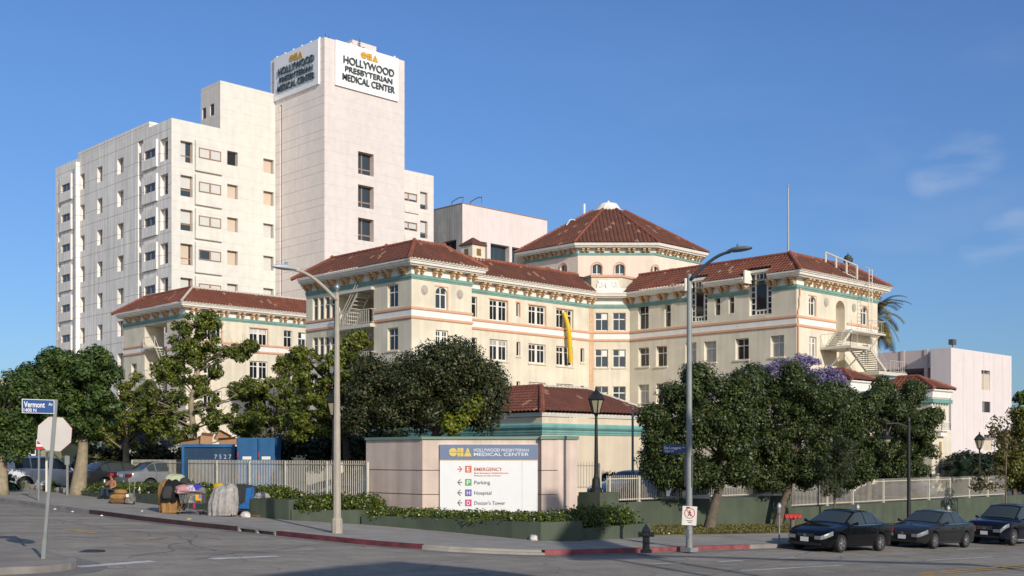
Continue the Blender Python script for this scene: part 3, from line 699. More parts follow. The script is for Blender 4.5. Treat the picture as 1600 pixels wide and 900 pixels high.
for r in hw: fix(window(pbt, PBW, r, .75, win_dark, glass, vb=((.3, .08), (.6, .08)), fw=.1), pbt)
mb = MB()
sweep(mb, [(B.x, by1), (B.x, B.y), (bx1, B.y)], [(-.1, ZB), (.04, ZB), (.04, ZB + .14), (-.1, ZB + .14)]); fix(mb.build('roof_edge', mat('rust_edge', (.30, .17, .11, 1), .8), pbt), pbt)
for px, dy in ((706, 2), (735, .6)):
    mb = MB(); q = dp(px, 320, pb_d + 3); z = ZB
    mb.tube([(q.x, q.y, z), (q.x, q.y, z + .9), (q.x + .7, q.y - .8, z + 1.5), (q.x + 1.2, q.y - 1.3, z + 1.6)], .08, 6); mb.tube([(q.x + 1.15, q.y - 1.25, z + 1.6), (q.x + 1.15, q.y - 1.25, z + .7)], .04, 5)
    fix(mb.build('davit_arm', win_dark, pbt), pbt)

# ---------------------------------------------------------------- pink parking block at the far right
rd = 150; Q = dp(1486, 543, rd); RW, RS = facW(Q.x), facS(Q.y)
rp = thing('parking_block', 'blank pink block with stair openings at the far right', 'building', (Q.x, Q.y, 0))
ZR = Q.z; mb = MB(); rx1 = RS.u(1580.5); ry1 = RW.u(1454)
ho = [RS.rect(1533.5, 1547, 578, 609), RS.rect(1535, 1547.5, 627, 644), RS.rect(1537, 1550, 679, 704)]
RS.wall(mb, Q.x, rx1, ZG, ZR, [(*ho[0], 2.0), (*ho[1], .25), (*ho[2], 2.0)])
for r in (ho[0], ho[2]): RS.wall(mb, r[0], r[1], r[2], r[3], (), w=-2.0)
RW.wall(mb, Q.y, ry1, ZG, ZR); mb.quad((Q.x, Q.y, ZR), (rx1, Q.y, ZR), (rx1, ry1, ZR), (Q.x, ry1, ZR)); mb.quad((rx1, Q.y, ZG), (rx1, ry1, ZG), (rx1, ry1, ZR), (rx1, Q.y, ZR))
for px in (1505.5, 1521.5, 1537, 1553, 1566): u = RS.u(px); RS.box(mb, u - .05, u + .05, ZG, ZR - .2, -.01, .03)
fix(mb.build('wall', mat('rose_wall', (.635, .575, .58, 1), .85, 0, .04, .6, .1, 40, .3, .05), rp), rp)
mb = MB(); RS.wall(mb, ho[0][0], ho[0][1], ho[0][2], ho[0][2] + 2.2, (), w=-.12); RS.wall(mb, ho[2][0], ho[2][1], ho[2][2], ho[2][2] + 1.4, (), w=-.12); fix(mb.build('parapet_panel', mat('beige_panel', (.55, .47, .38, 1), .8), rp), rp)
mb = MB(); r = ho[1]
for k in range(6): u = r[0] + (r[1] - r[0]) * (k + .5) / 6; RS.box(mb, u - .06, u + .06, r[2], r[3], -.2, -.05)
fix(mb.build('window_grille', win_dark, rp), rp)
# long low wing of the same block, running back to the left: parapet band over an open deck
mb = MB(); wx0 = Q.x + 1.6; LW = facW(wx0); y2 = LW.u(1360); zt = LW.z(1454, 546); zm = LW.z(1454, 573); zl = LW.z(1454, 590)
LW.box(mb, ry1, y2, zm, zt, -.5, 0)
for px in (1450, 1413): u = LW.u(px); LW.box(mb, u, u + .5, ZG, zt + .05, -.6, .12)
LW.box(mb, ry1, y2, ZG, zl - .6, -.5, -.02); mb.quad((wx0 + .5, ry1, zm), (wx0 + .5, y2, zm), (wx0 + 16, y2, zm), (wx0 + 16, ry1, zm)); mb.quad((wx0 + 16, ry1, zl - .7), (wx0 + .5, ry1, zl - .7), (wx0 + .5, y2, zl - .7), (wx0 + 16, y2, zl - .7))
LW.box(mb, ry1, y2, zm - .12, zm + .12, -.5, .25)
fix(mb.build('parking_deck', mat('mauve_wall', (.58, .48, .47, 1), .85, 0, .06, .8), rp), rp)
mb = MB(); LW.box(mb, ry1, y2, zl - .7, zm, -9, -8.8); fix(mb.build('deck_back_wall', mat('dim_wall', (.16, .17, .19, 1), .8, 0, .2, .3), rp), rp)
mb = MB(); fl = dp(1492, 540, rd - .2); mb.tube([(fl.x + 1.0, fl.y + .8, ZR), (fl.x + 1.0, fl.y + .8, ZR + .5)], .06, 6); mb.box(fl.x + .5, fl.x + 1.5, fl.y + .5, fl.y + 1.1, ZR + .45, ZR + 1.15); fix(mb.build('floodlight', win_dark, rp), rp)
# ---------------------------------------------------------------- the cream hospital with tiled roofs
def poly_range(poly, u):
    vs_ = []
    for (a, b), (c, d) in zip(poly, poly[1:] + poly[:1]):
        if (a - u) * (c - u) <= 0 and abs(c - a) > 1e-9: vs_.append(b + (d - b) * (u - a) / (c - a))
    return (min(vs_), max(vs_)) if len(vs_) >= 2 else None
def tile_plane(e0, e1, r0, r1, m, parent, tw=.36, course=.45, amp=.075, name='roof_tiles', notches=(), pan=.012):
    """barrel-tiled roof slope between an eave and a ridge: real half-round ribs stepped in courses"""
    e0, e1, r0, r1 = map(Vector, (e0, e1, r0, r1)); a = (e1 - e0).normalized(); L = (e1 - e0).length
    rv = r0 - e0; s = rv - a * rv.dot(a); s.normalize(); N = a.cross(s)
    if N.z < 0: N = -N
    loc = lambda p: ((p - e0).dot(a), (p - e0).dot(s)); poly = [loc(p) for p in (e0, e1, r1, r0)]
    umin = min(p[0] for p in poly); umax = max(p[0] for p in poly)
    prof = [(0, 0), (.1, .0), (.16, .55), (.32, .92), (.5, 1), (.68, .92), (.84, .55), (.9, 0)]
    us = []; k0 = math.floor(umin / tw)
    for k in range(k0, math.ceil(umax / tw) + 1):
        for t, h in prof: us.append(((k + t) * tw, h))
    us = [q for q in us if umin < q[0] < umax]; us = [(umin + 1e-4, 0)] + us + [(umax - 1e-4, 0)]
    vmax = max(p[1] for p in poly); nc = max(1, round(vmax / course)); V = []; F_ = []; UV = []
    cols = []
    for u, h in us:
        rg = poly_range(poly, u)
        if rg is None: cols.append(None); continue
        lo, hi = rg
        for n0, n1, nv in notches:
            if n0 < u < n1: lo = max(lo, nv)
        col = []
        for j in range(nc):
            for q, lift in ((0, .045), (.97, 0)):
                v = min(max((j + q) / nc * vmax, lo), hi); P = e0 + a * u + s * v + N * (h * amp + lift); col.append((P, u, v))
        cols.append(col)
    idx = []
    for col in cols:
        if col is None: idx.append(None); continue
        idx.append(len(V))
        for P, u, v in col: V.append(P); UV.append((u / tw, v / course))
    for i in range(len(cols) - 1):
        if idx[i] is None or idx[i + 1] is None: continue
        for j in range(2 * nc - 1):
            A_, B_, C_, D_ = idx[i] + j, idx[i + 1] + j, idx[i + 1] + j + 1, idx[i] + j + 1
            if (V[A_] - V[D_]).length < 1e-6 and (V[B_] - V[C_]).length < 1e-6: continue
            F_.append((A_, B_, C_, D_))
    me = bpy.data.meshes.new(name); me.from_pydata([tuple(v) for v in V], [], F_); me.update()
    ul = me.uv_layers.new(name='UVMap'); lv = np.zeros(len(me.loops), np.int32); me.loops.foreach_get('vertex_index', lv)
    # one uv cell per tile: use each face's own centre so that a tile keeps one colour
    uv = np.array(UV)[lv].reshape(-1, 4, 2); uv = np.repeat(uv.mean(1, keepdims=True), 4, 1) - np.array([[[.5 - .5, 0]]])
    ul.data.foreach_set('uv', uv.reshape(-1).astype(np.float32)); me.materials.append(m)
    o = bpy.data.objects.new(name, me); COL.objects.link(o)
    if parent: o.parent = parent; fix(o, parent)
    return o
def ridge(pts, parent, m=None, r=.17):
    mb = MB()
    for a, b in zip(pts, pts[1:]):
        a, b = Vector(a), Vector(b); L = (b - a).length; n = max(1, round(L / .45))
        for k in range(n): mb.tube([a.lerp(b, k / n), a.lerp(b, (k + .98) / n)], [r * 1.08, r * .92], 8)
    o = mb.build('ridge_tiles', m or tile, parent); fix(o, parent); return o
ZE, ZRG = 17.82, 19.68; OV, IN = .95, 1.6
cb = thing('domed_hospital', 'cream stucco hospital with red tiled roofs and an octagonal drum above its corner', 'building', (70, 70, 0))
cap_ = mat('ridge_clay', (.27, .085, .05, 1), .8, 0, .3, 3)
C = dp(643, 430, 90); CX, CY = C.x, C.y
fS0 = facS(CY); XE = fS0.u(737); yWg = 72.75; fSW = facS(yWg); C1X = fSW.u(924.5); C1 = (C1X, yWg)
d1 = depth(*C1); c2 = dp(984, 478, d1); C2 = (c2.x, c2.y); fRW = facW(C2[0]); RCY = fRW.u(1244.5); fRS = facS(RCY); REX = fRS.u(1371)
fW0 = facW(CX); YF = fW0.u(478.5)
fCH = Fac(C1, (C2[0] - C1X, C2[1] - yWg), (-(yWg - C2[1]), -(C2[0] - C1X)))
path = [(CX, YF), (CX, CY), (XE, CY), (XE, yWg), C1, C2, (C2[0], RCY), (REX, RCY), (REX, RCY + 18)]
# second wing behind the trees on the left, same levels
lw = dp(290, 491, 115.2); LX, LY = lw.x, lw.y; fLW, fLS = facW(LX), facS(LY); LYF = fLW.u(193); LXE = LX + 30
lpath = [(LX, LYF), (LX, LY), (LXE, LY)]
ZT0 = 17.4
# ---- openings -------------------------------------------------------------
spec = []                                          # (fac, rect, kind)
def W(fc, x0, x1, yt, yb, kind, inset=.22, **k): spec.append((fc, fc.rect(x0, x1, yt, yb), kind, inset, k))
FLC = 3.42
def Wr(fc, x0, x1, yt, yb, kind, n, inset=.22, **k):           # the same window on n floors below each other
    r = fc.rect(x0, x1, yt, yb)
    for i in range(n): spec.append((fc, (r[0], r[1], r[2] - i * FLC, r[3] - i * FLC), kind, inset, k))
W(fS0, 680.5, 699, 447.5, 482.3, 'arch'); W(fS0, 681, 700.5, 515, 547, 'double'); W(fS0, 681, 700.5, 578, 610, 'double')
Wr(fW0, 605.5, 622, 446, 481, 'single2', 4)
for k in range(4): Wr(fW0, 488.5 + k * 9.2, 496.3 + k * 9.2, 466 - k * .8, 501 - k * .8, 'narrow', 3)
# long wing
W(fSW, 736.8, 745.5, 463, 495, 'narrow2'); W(fSW, 736.8, 745.5, 527, 558, 'narrow2')
for x0, x1, yt, yb in ((765, 793, 467, 500), (826, 852.5, 476, 506.5), (869.3, 895, 481.5, 512)): Wr(fSW, x0, x1, yt, yb, 'double', 4)
W(fSW, 806.7, 812, 472.7, 494.5, 'slit')
for yt, yb in ((534, 556), (595.7, 617)): W(fSW, 807, 813, yt, yb, 'slit')
for yt, yb in ((544, 566), (602.7, 624)): W(fSW, 907, 913, yt, yb, 'slit')
# corner
for x0, x1 in ((930, 950.2), (957.5, 977.7)):
    for yt, yb in ((488.7, 516.8), (546, 574), (603.7, 632)): W(fCH, x0, x1, yt, yb, 'quad', tint=1)
# right wing, inner side
W(fRW, 997, 1013.5, 478.7, 515, 'single2', .35); W(fRW, 1038.5, 1048, 475.8, 511, 'narrow', .35)
W(fRW, 1116.8, 1125.3, 465.8, 493, 'narrow', .3); W(fRW, 1138.6, 1147, 463.5, 490, 'narrow', .3)
for x0, x1, yt, yb in ((997.5, 1014, 543.7, 573), (1025, 1042, 541.3, 573), (1071, 1088, 536, 567.5), (1100, 1119, 534, 566.5), (1149, 1170, 529.5, 562.5), (1204, 1225, 525, 558)): Wr(fRW, x0, x1, yt, yb, 'single2', 3, .35)
bays = [(fRW.u(1078.5), fRW.u(1105), fRW.z(1078, 504), fRW.z(1078, 440)), (fRW.u(1171), fRW.u(1205.5), fRW.z(1172, 494), fRW.z(1172, 427.5))]
# right wing, end
W(fRS, 1264, 1274.5, 462, 493, 'arch'); W(fRS, 1345.5, 1356, 478, 507.5, 'arch'); W(fRS, 1264.7, 1276, 525.5, 558, 'double'); W(fRS, 1347.5, 1357, 538.5, 570, 'double')
W(fRS, 1264.7, 1276, 588, 620, 'double')
niche = fRS.rect(1306, 1320, 468.5, 516); door2 = fRS.rect(1307.5, 1320, 541, 578)
# left back wing
Wr(fLS, 390, 418, 512, 540, 'double', 3); Wr(fLS, 443.5, 456.5, 516, 544, 'quad', 3); Wr(fLS, 466, 478.5, 519, 546, 'quad', 3); Wr(fLS, 318, 346, 504, 531, 'double', 3)
Wr(fLW, 205, 213.5, 568.5, 594, 'narrow', 2, .3)
rec = (fW0.u(584), fW0.u(527), -4.0, fW0.z(584, 452.5)); lrec = (fLW.u(261), fLW.u(226), -4.0, fLW.z(261, 503))
def holes_of(fc): return [(*r, i + .06) for f, r, k, i, q in spec if f is fc]
ZB0 = -7.0
mb = MB()
fS0.wall(mb, CX, XE, ZB0, ZT0, holes_of(fS0)); facE = Fac((XE, 0), (0, 1), (1, 0)); facE.wall(mb, CY, yWg, ZB0, ZT0)
fSW.wall(mb, XE, C1X, ZB0, ZT0, holes_of(fSW)); fCH.wall(mb, 0, (Vector(C2) - Vector(C1)).length, ZB0, ZT0, holes_of(fCH))
walls_ = [mb]; mb = MB(); walls_.append(mb)
fRS.wall(mb, C2[0], REX, ZB0, ZT0, holes_of(fRS) + [(*niche, 1.2), (*door2, .6)])
facRE = Fac((REX, 0), (0, 1), (1, 0)); facRE.wall(mb, RCY, RCY + 18, ZB0, ZT0)
mb = MB(); walls_.append(mb); fLS.wall(mb, LX, LXE, ZB0, ZT0, holes_of(fLS)); mb = walls_[1]
fRS.wall(mb, niche[0], niche[1], niche[2], niche[3], (), w=-1.19); fRS.wall(mb, door2[0], door2[1], door2[2], door2[3], (), w=-.59)
for f, r, k, i, q in spec:
    if k == 'arch': arch_fill(walls_[0] if f is fS0 else walls_[1], f, r, i + .05, rise=(r[1] - r[0]) * .42)
arch_fill(mb, fRS, niche, 1.15, rise=.7)
for mb in walls_: fix(mb.build('wall', cream, cb), cb)
mb = MB()
fW0.wall(mb, CY, YF, ZB0, ZT0, holes_of(fW0) + [(*rec, 5.0)]); fW0.wall(mb, rec[0], rec[1], rec[2], rec[3], (), w=-4.99)
fix(mb.build('side_wall', cream, cb), cb); mb = MB()
fRW.wall(mb, RCY, C2[1], ZB0, ZT0, holes_of(fRW) + [(b[0], b[1], b[2], ZT0 + .2, .3) for b in bays])
fix(mb.build('side_wall', cream, cb), cb); mb = MB()
fLW.wall(mb, LY, LYF, ZB0, ZT0, holes_of(fLW) + [(*lrec, 2.2)]); fLW.wall(mb, lrec[0], lrec[1], lrec[2], lrec[3], (), w=-4.99)
fix(mb.build('side_wall', cream, cb), cb)
# ---- windows ----------------------------------------------------------------
rw = random.Random(5)
for fc, r, kind, ins, q in spec:
    bl = None; bmx = blind_w
    if kind == 'double':
        w_ = window(cb, fc, r, ins, win_white, glass, vb=((.5, .28), (.25, .06), (.75, .06)), hb=((.70, .09),), fw=.11, blind=(.07, .93, .7, .93) if rw.random() < .35 else None, bm=blind_g if rw.random() < .5 else blind_w)
    elif kind == 'quad':
        w_ = window(cb, fc, r, ins, win_white, glass_blue if q.get('tint') else glass, vb=((.5, .06),), hb=((.64, .09),), fw=.07, blind=(.55, .95, .66, .95) if rw.random() < .35 else None, bm=white_band)
    elif kind == 'single2': w_ = window(cb, fc, r, ins, win_white, glass, vb=((.5, .06),), hb=((.66, .09),), fw=.07, blind=(.05, .95, .05, .95) if (fc is fRW and rw.random() < .4) else None, bm=blind_g)
    elif kind == 'arch': w_ = window(cb, fc, r, ins, win_white, glass_blue, vb=((.5, .1),), hb=((.68, .08),), fw=.11)
    elif kind == 'slit': w_ = window(cb, fc, r, ins, win_white, glass, fw=.06)
    else: w_ = window(cb, fc, r, ins, win_white, glass, hb=((.66, .08),), fw=.06)
    fix(w_, cb)
    u0, u1 = sorted(r[:2])
    # sills below every window that does not stand on the string course
    if r[2] < 13.3 and kind != 'arch':
        m2 = MB(); fc.box(m2, u0 - .1, u1 + .1, r[2] - .14, r[2] - .004, -.05, .1); s = m2.build('window_sill', cream, cb); fix(s, cb)
    elif kind in ('double', 'arch', 'slit') and fc is not fCH:
        m2 = MB(); fc.box(m2, u1 + .003, u1 + .1, r[2], r[3] + .08, -.03, .03); fc.box(m2, u0 - .1, u1 + .003, r[3] + .003, r[3] + .1, -.03, .035); 
        s = m2.build('window_surround', pink_band, cb); fix(s, cb)
for b in bays:                                       # the tall glazed bays that break through the eaves
    u0, u1, z0, z1 = b; Wd = u1 - u0; H = z1 - z0
    sw = .24
    w_ = window(cb, fRW, b, .25, win_white, glass, vb=((sw, .16), (1 - sw, .16), (sw + .17, .06), (sw + .35, .06)), hb=((.83, .14, sw, 1 - sw), (.12, .14, sw, 1 - sw)) + tuple((f, .08, 0, sw) for f in (.14, .28, .42, .56, .70)) + tuple((f, .08, 1 - sw, 1) for f in (.14, .28, .42, .56, .70)), fw=.1)
    fix(w_, cb)
    # the large middle pane lies in front of the glazing bars that only divide the lights above and below it
    m2 = MB(); ul_, uh_ = min(u0, u1), max(u0, u1); fRW.box(m2, ul_ + (uh_ - ul_) * sw + .1, ul_ + (uh_ - ul_) * (1 - sw) - .1, z0 + H * .14, z0 + H * .81, -.2, -.165); fix(m2.build('window_glass', glass, cb), cb)
    m2 = MB(); fRW.box(m2, u0 - .1, u1 + .1, z1 + .003, z1 + .22, -.4, .06); fRW.box(m2, u0 - .13, u0 - .003, ZT0 - .1, z1 + .2, -.2, .95 - .08); fix(m2.build('bay_head', white_trim, cb), cb)
    m2 = MB(); fRW.wall(m2, u0 - .3, u1 + .3, ZT0 - .1, z1 + .2, [(u0, u1, ZT0 - .2, z1, .3)]); fix(m2.build('bay_cheek', white_trim, cb), cb)
# ---- bands, frieze, cornice -----------------------------------------------------
(b1a, b1b), (b2a, b2b) = sorted(bays[0][:2]), sorted(bays[1][:2]); X2 = C2[0]
pieces = [path[:6] + [(X2, b1b + .1)], [(X2, b1a - .1), (X2, b2b + .1)], [(X2, b2a - .1), (X2, RCY), (REX, RCY), (REX, RCY + 18)], lpath]
prof = [(-.02, 17.36), (.62, 17.38), (.66, 17.46), (.80, 17.50), (.84, 17.66), (.93, 17.70), (.95, 17.84), (-.02, 17.86)]
for p in pieces:
    mb = MB(); mt = MB(); mf = MB(); sweep(mb, p, prof); band(mt, p, .11, 16.57, 16.80); band(mt, p, .06, 16.44, 16.567); band(mf, p, .035, 16.803, 17.36)
    fix(mb.build('cornice', white_trim, cb), cb); fix(mt.build('teal_course', teal_band, cb), cb); fix(mf.build('frieze', white_band, cb), cb)
mp_ = MB(); mw = MB()
def cut(p, gaps=()):
    return [p]
bandpaths = [path[:2] and [(CX, rec[0]), (CX, CY)] + path[2:8][0:0] , ]
nl, nr_ = niche[0], niche[1]
bps = [[(CX, YF), (CX, rec[1] + .02)], [(CX, rec[0] - .02), (CX, CY), (XE, CY), (XE, yWg), C1, C2, (X2, RCY), (nl - .05, RCY)], [(nr_ + .3, RCY), (REX, RCY), (REX, RCY + 18)], [(LX, LYF), (LX, lrec[1] + .02)], [(LX, lrec[0] - .02), (LX, LY), (LXE, LY)]]
for p in bps:
    mp_ = MB(); mw = MB()
    for z0, z1 in ((14.09, 14.27), (13.38, 13.56)): band(mp_, p, .10, z0, z1); band(mp_, p, .055, z0 - .05, z0 - .003)
    band(mw, p, .03, 13.563, 14.035)
    fix(mp_.build('string_course', pink_band, cb), cb); fix(mw.build('white_course', white_band, cb), cb)
# salmon pilaster strips at the inner corner and a rain pipe on the right end
m2 = MB(); fSW.box(m2, C1X - .35, C1X - .02, ZB0, 16.4, -.02, .04); fCH.box(m2, .02, .2, ZB0, 16.4, -.02, .04); fix(m2.build('corner_strip', mat('salmon_strip', (.62, .42, .27, 1), .85), cb), cb)
m2 = MB(); pu = fRS.u(1248.5)
m2.tube([fRS.p(pu, .1, z) for z in (16.5, 15.9)] + [fRS.p(pu - .12, .1, 15.6), fRS.p(pu - .1, .1, 15.0), fRS.p(pu - .3, .1, 14.6), fRS.p(pu - .3, .14, 13.0), fRS.p(pu - .3, .1, 4)], .06, 6); fix(m2.build('rain_pipe', pink_band, cb), cb)
# ---- corbels in pairs under the cornice ---------------------------------------------
def corbel_mb(fc, u):
    mb = MB()
    fc.box(mb, u - .5, u + .5, 17.24, 17.36, .036, .10)
    for s in (-.28, .28):
        for z0, z1, w, hw_ in ((17.2, 17.355, .62, .15), (17.02, 17.197, .48, .13), (16.9, 17.017, .32, .11), (16.803, 16.897, .2, .08)):
            fc.box(mb, u + s - hw_, u + s + hw_, z0, z1, .04, w)
    return mb
cpos = [(fS0, (653, 681, 708.5, 734)), (fSW, (755, 778, 799.5, 822, 842, 862.7, 882.7, 902, 920.5)), (fRW, (985.5, 1009.5, 1037, 1063, 1108.7, 1133, 1162, 1208.5, 1236.5)),
        (fRS, (1259.5, 1274, 1288.5, 1302, 1316, 1329.5, 1342, 1354, 1366.5)), (fW0, (484, 501, 521, 542, 563, 586, 606.7, 632)), (fLS, (302, 328, 349, 374, 396, 419, 441, 462, 478)), (fLW, (204, 217, 231, 246, 261, 277))]
for fc, pxs in cpos:
    for px in pxs: fix(corbel_mb(fc, fc.u(px)).build('corbel_pair', corbel_m, cb), cb)
# ---- medallions, arch surrounds, niche ------------------------------------------------
for fc, px, py in ((fS0, 663, 453), (fS0, 718.3, 459.8), (fRS, 1290.6, 472.3), (fRS, 1334, 480.8)):
    u, z = fc.u(px), fc.z(px, py); m2 = MB(); n = 18
    for r, w in ((.33, .06), (.2, .1)):
        i = len(m2.v); m2.v += [fc.p(u + r * math.cos(t), ww, z + r * 1.15 * math.sin(t)) for ww in (-.01, w) for t in np.linspace(0, 2 * math.pi, n + 1)[:-1]]
        m2.f.append(tuple(i + n + k for k in range(n)))
        for k in range(n): m2.f.append((i + k, i + (k + 1) % n, i + n + (k + 1) % n, i + n + k))
    fix(m2.build('medallion', mat('medallion_grey', (.42, .38, .33, 1), .8), cb), cb)
# ---- roofs -------------------------------------------------------------------------
e, q = OV, IN
tile_plane((CX - e, YF + e, ZE), (CX - e, CY - e, ZE), (CX + q, YF - q, ZRG), (CX + q, CY + q, ZRG), tile, cb)
tile_plane((CX - e, CY - e, ZE), (XE + e, CY - e, ZE), (CX + q, CY + q, ZRG), (XE - q, CY + q, ZRG), tile, cb)
tile_plane((XE + e, CY - e, ZE), (XE + e, CY + 8, ZE), (XE - q, CY + q, ZRG), (XE - q, CY + 8, ZRG), tile, cb)
fe, fr = facS(yWg - e), facS(yWg + q)
tile_plane((XE - .3, yWg - e, ZE), (fe.u(932), yWg - e, ZE), (XE - .3, yWg + q, ZRG), (fr.u(903), yWg + q, ZRG), tile, cb)
we, wr_ = facW(X2 - e), facW(X2 + q); ya = we.u(973.5); yb_ = wr_.u(999); L0 = (ya)
nts = [(ya - max(b[0], b[1]) - .12, ya - min(b[0], b[1]) + .12, math.hypot(e + q, ZRG - ZE) * (e + .08) / (e + q)) for b in bays]
tile_plane((X2 - e, ya, ZE), (X2 - e, RCY - e, ZE), (X2 + q, yb_, ZRG), (X2 + q, RCY + q, ZRG), tile_red, cb, notches=nts)
tile_plane((X2 - e, RCY - e, ZE), (REX + e, RCY - e, ZE), (X2 + q, RCY + q, ZRG), (REX - q, RCY + q, ZRG), tile, cb)
tile_plane((REX + e, RCY - e, ZE), (REX + e, RCY + 14, ZE), (REX - q, RCY + q, ZRG), (REX - q, RCY + 14, ZRG), tile, cb)
tile_plane((LX - e, LYF + e, ZE), (LX - e, LY - e, ZE), (LX + q, LYF - q, ZRG), (LX + q, LY + q, ZRG), tile_red, cb)
tile_plane((LX - e, LY - e, ZE), (LXE, LY - e, ZE), (LX + q, LY + q, ZRG), (LXE, LY + q, ZRG), tile_red, cb)
zr = ZRG + .06
ridge([(CX - e, CY - e, ZE + .1), (CX + q, CY + q, zr), (XE - q, CY + q, zr), (XE + e, CY - e, ZE + .1)], cb, cap_); ridge([(CX + q, CY + q, zr), (CX + q, YF - q, zr), (CX - e, YF + e, ZE + .1)], cb, cap_)
ridge([(XE, yWg + q, zr), (fr.u(903), yWg + q, zr)], cb, cap_); ridge([(X2 + q, yb_, zr), (X2 + q, RCY + q, zr), (X2 - e, RCY - e, ZE + .1)], cb, cap_); ridge([(X2 + q, RCY + q, zr), (REX - q, RCY + q, zr), (REX + e, RCY - e, ZE + .1)], cb, cap_)
ridge([(LX - e, LY - e, ZE + .1), (LX + q, LY + q, zr), (LXE, LY + q, zr)], cb, mortar, .12); ridge([(LX + q, LY + q, zr), (LX + q, LYF - q, zr), (LX - e, LYF + e, ZE + .1)], cb, cap_)
for x0, x1, y0, y1 in ((CX + q, XE - q, CY + q, YF - q), (XE - q, C1X + 6, yWg + q, YF), (X2 + q, REX - q, RCY + q, RCY + 18), (LX + q, LXE, LY + q, LYF - q)):
    mb = MB(); mb.quad((x0, y0, ZRG - .05), (x1, y0, ZRG - .05), (x1, y1, ZRG - .05), (x0, y1, ZRG - .05)); fix(mb.build('flat_roof', roof_grey, cb), cb)
for x, y in ((CX + q, CY + q), (XE - q, CY + q), (CX + q, CY + 5.2), (CX + q, YF - q), (X2 + q, RCY + q)):
    m2 = MB(); m2.lathe([(.2, 0), (.22, .15), (.1, .32)], 8, (x, y, ZRG)); fix(m2.build('ridge_finial', cap_, cb), cb)
# white scalloped mortar line along the eaves
def scallop(mb, a, b, z):
    a, b = Vector(a), Vector(b); n = round((b - a).length / .36); d = (b - a) / n; nn = Vector((-d.y, d.x)).normalized() * .06
    mb.hexa([(*(a - nn), z), (*(b - nn), z), (*(b + nn), z), (*(a + nn), z), (*(a - nn), z + .05), (*(b - nn), z + .05), (*(b + nn), z + .05), (*(a + nn), z + .05)])
    for k in range(n):
        c = a + d * (k + .5); mb.tube([(c.x, c.y, z), (c.x, c.y, z + .12)], .1, 5)
for a, b in (((CX - e, CY - e), (XE + e, CY - e)), ((XE, yWg - e), (fe.u(932), yWg - e)), ((LX - e, LY - e), (LXE - 4, LY - e)), ((X2 - e, RCY - e), (REX + e, RCY - e))):
    mb = MB(); scallop(mb, a, b, ZE - .02); fix(mb.build('eaves_mortar', mortar, cb), cb)
# little vent house on the roof
vp = dp(739, 420, 101); vt = MB(); vt.box(vp.x - .75, vp.x + .75, vp.y - .75, vp.y + .75, 17.5, hz(385, 101)); ob = vt.build('vent_house', cream, cb); fix(ob, cb)
zv = hz(385, 101); m2 = MB(); m2.lathe([(1.25, zv), (1.25, zv + .1), (.1, zv + .75)], 4, (vp.x, vp.y, 0), ph=math.pi / 4); fix(m2.build('roof', tile, ob), cb) if False else m2.build('roof', tile, ob)
m2 = MB(); fv = facS(vp.y - .75); fv.box(m2, vp.x - .25, vp.x + .25, zv - .9, zv - .3, -.02, .02); fv = facW(vp.x - .75); fv.box(m2, vp.y - .25, vp.y + .25, zv - .9, zv - .3, -.02, .02); m2.build('louvre', mat('brown_louvre', (.2, .11, .05, 1), .7), ob)
# ---- parapet with the plaster relief over the inner corner ---------------------------
dd = d1 + .45; pf = [dp(px, 0, d).xy for px, d in ((924, dd), (970.5, dd), (999, dd + 2.4), (999, dd + 6), (904, dd + 6), (904, dd + 2.4))]
zp0, zp1 = 17.6, hz(433, dd); mb = MB(); mb.prism(pf[::-1] if False else pf, zp0, zp1); fix(mb.build('parapet', cream, cb), cb)
mb = MB(); big = [dp(px, 0, d).xy for px, d in ((923, dd - .15), (971.5, dd - .15), (1001, dd + 2.3), (1001, dd + 6), (902, dd + 6), (902, dd + 2.3))]
mb.prism(big, zp1 + .002, zp1 + .2); fix(mb.build('parapet_coping', pink_band, cb), cb)
# stepped white moulding under the parapet
mb = MB(); sweep(mb, [C1, C2], [(-.3, 17.87), (.5, 17.87), (.45, 18.0), (.2, 18.1), (.15, 18.3), (-.3, 18.3)]); fix(mb.build('parapet_base', white_trim, cb), cb)
fP = Fac(pf[0], pf[1] - pf[0], (-FW[0], -FW[1])); mb = MB(); r = fP.rect(934.5, 970, 437.5, 453.5); r = (r[0], r[1] - .25, r[2], r[3]); fP.box(mb, *r, -.01, .05); ob = mb.build('relief_panel', white_band, cb); fix(ob, cb)
m2 = MB(); cu, cz_ = (r[0] + r[1]) / 2, (r[2] + r[3]) / 2; rr_ = random.Random(2)
def disc(mb, fc, u, z, ru, rz, w0, w1, n=10):
    i = len(mb.v); mb.v += [fc.p(u + ru * math.cos(2 * math.pi * k / n), w, z + rz * math.sin(2 * math.pi * k / n)) for w in (w0, w1) for k in range(n)]
    mb.f.append(tuple(i + n + k for k in range(n)))
    for k in range(n): mb.f.append((i + k, i + (k + 1) % n, i + n + (k + 1) % n, i + n + k))
disc(m2, fP, cu, cz_, .27, .36, .04, .16)
for s in (-1, 1):
    for k in range(7): disc(m2, fP, cu + s * (.4 + .1 * k), cz_ + .25 * math.sin(k * 1.9), .1 + .05 * (k % 2), .1 + .04 * (k % 3), .04, .11)
m2.build('relief_carving', white_band, ob)
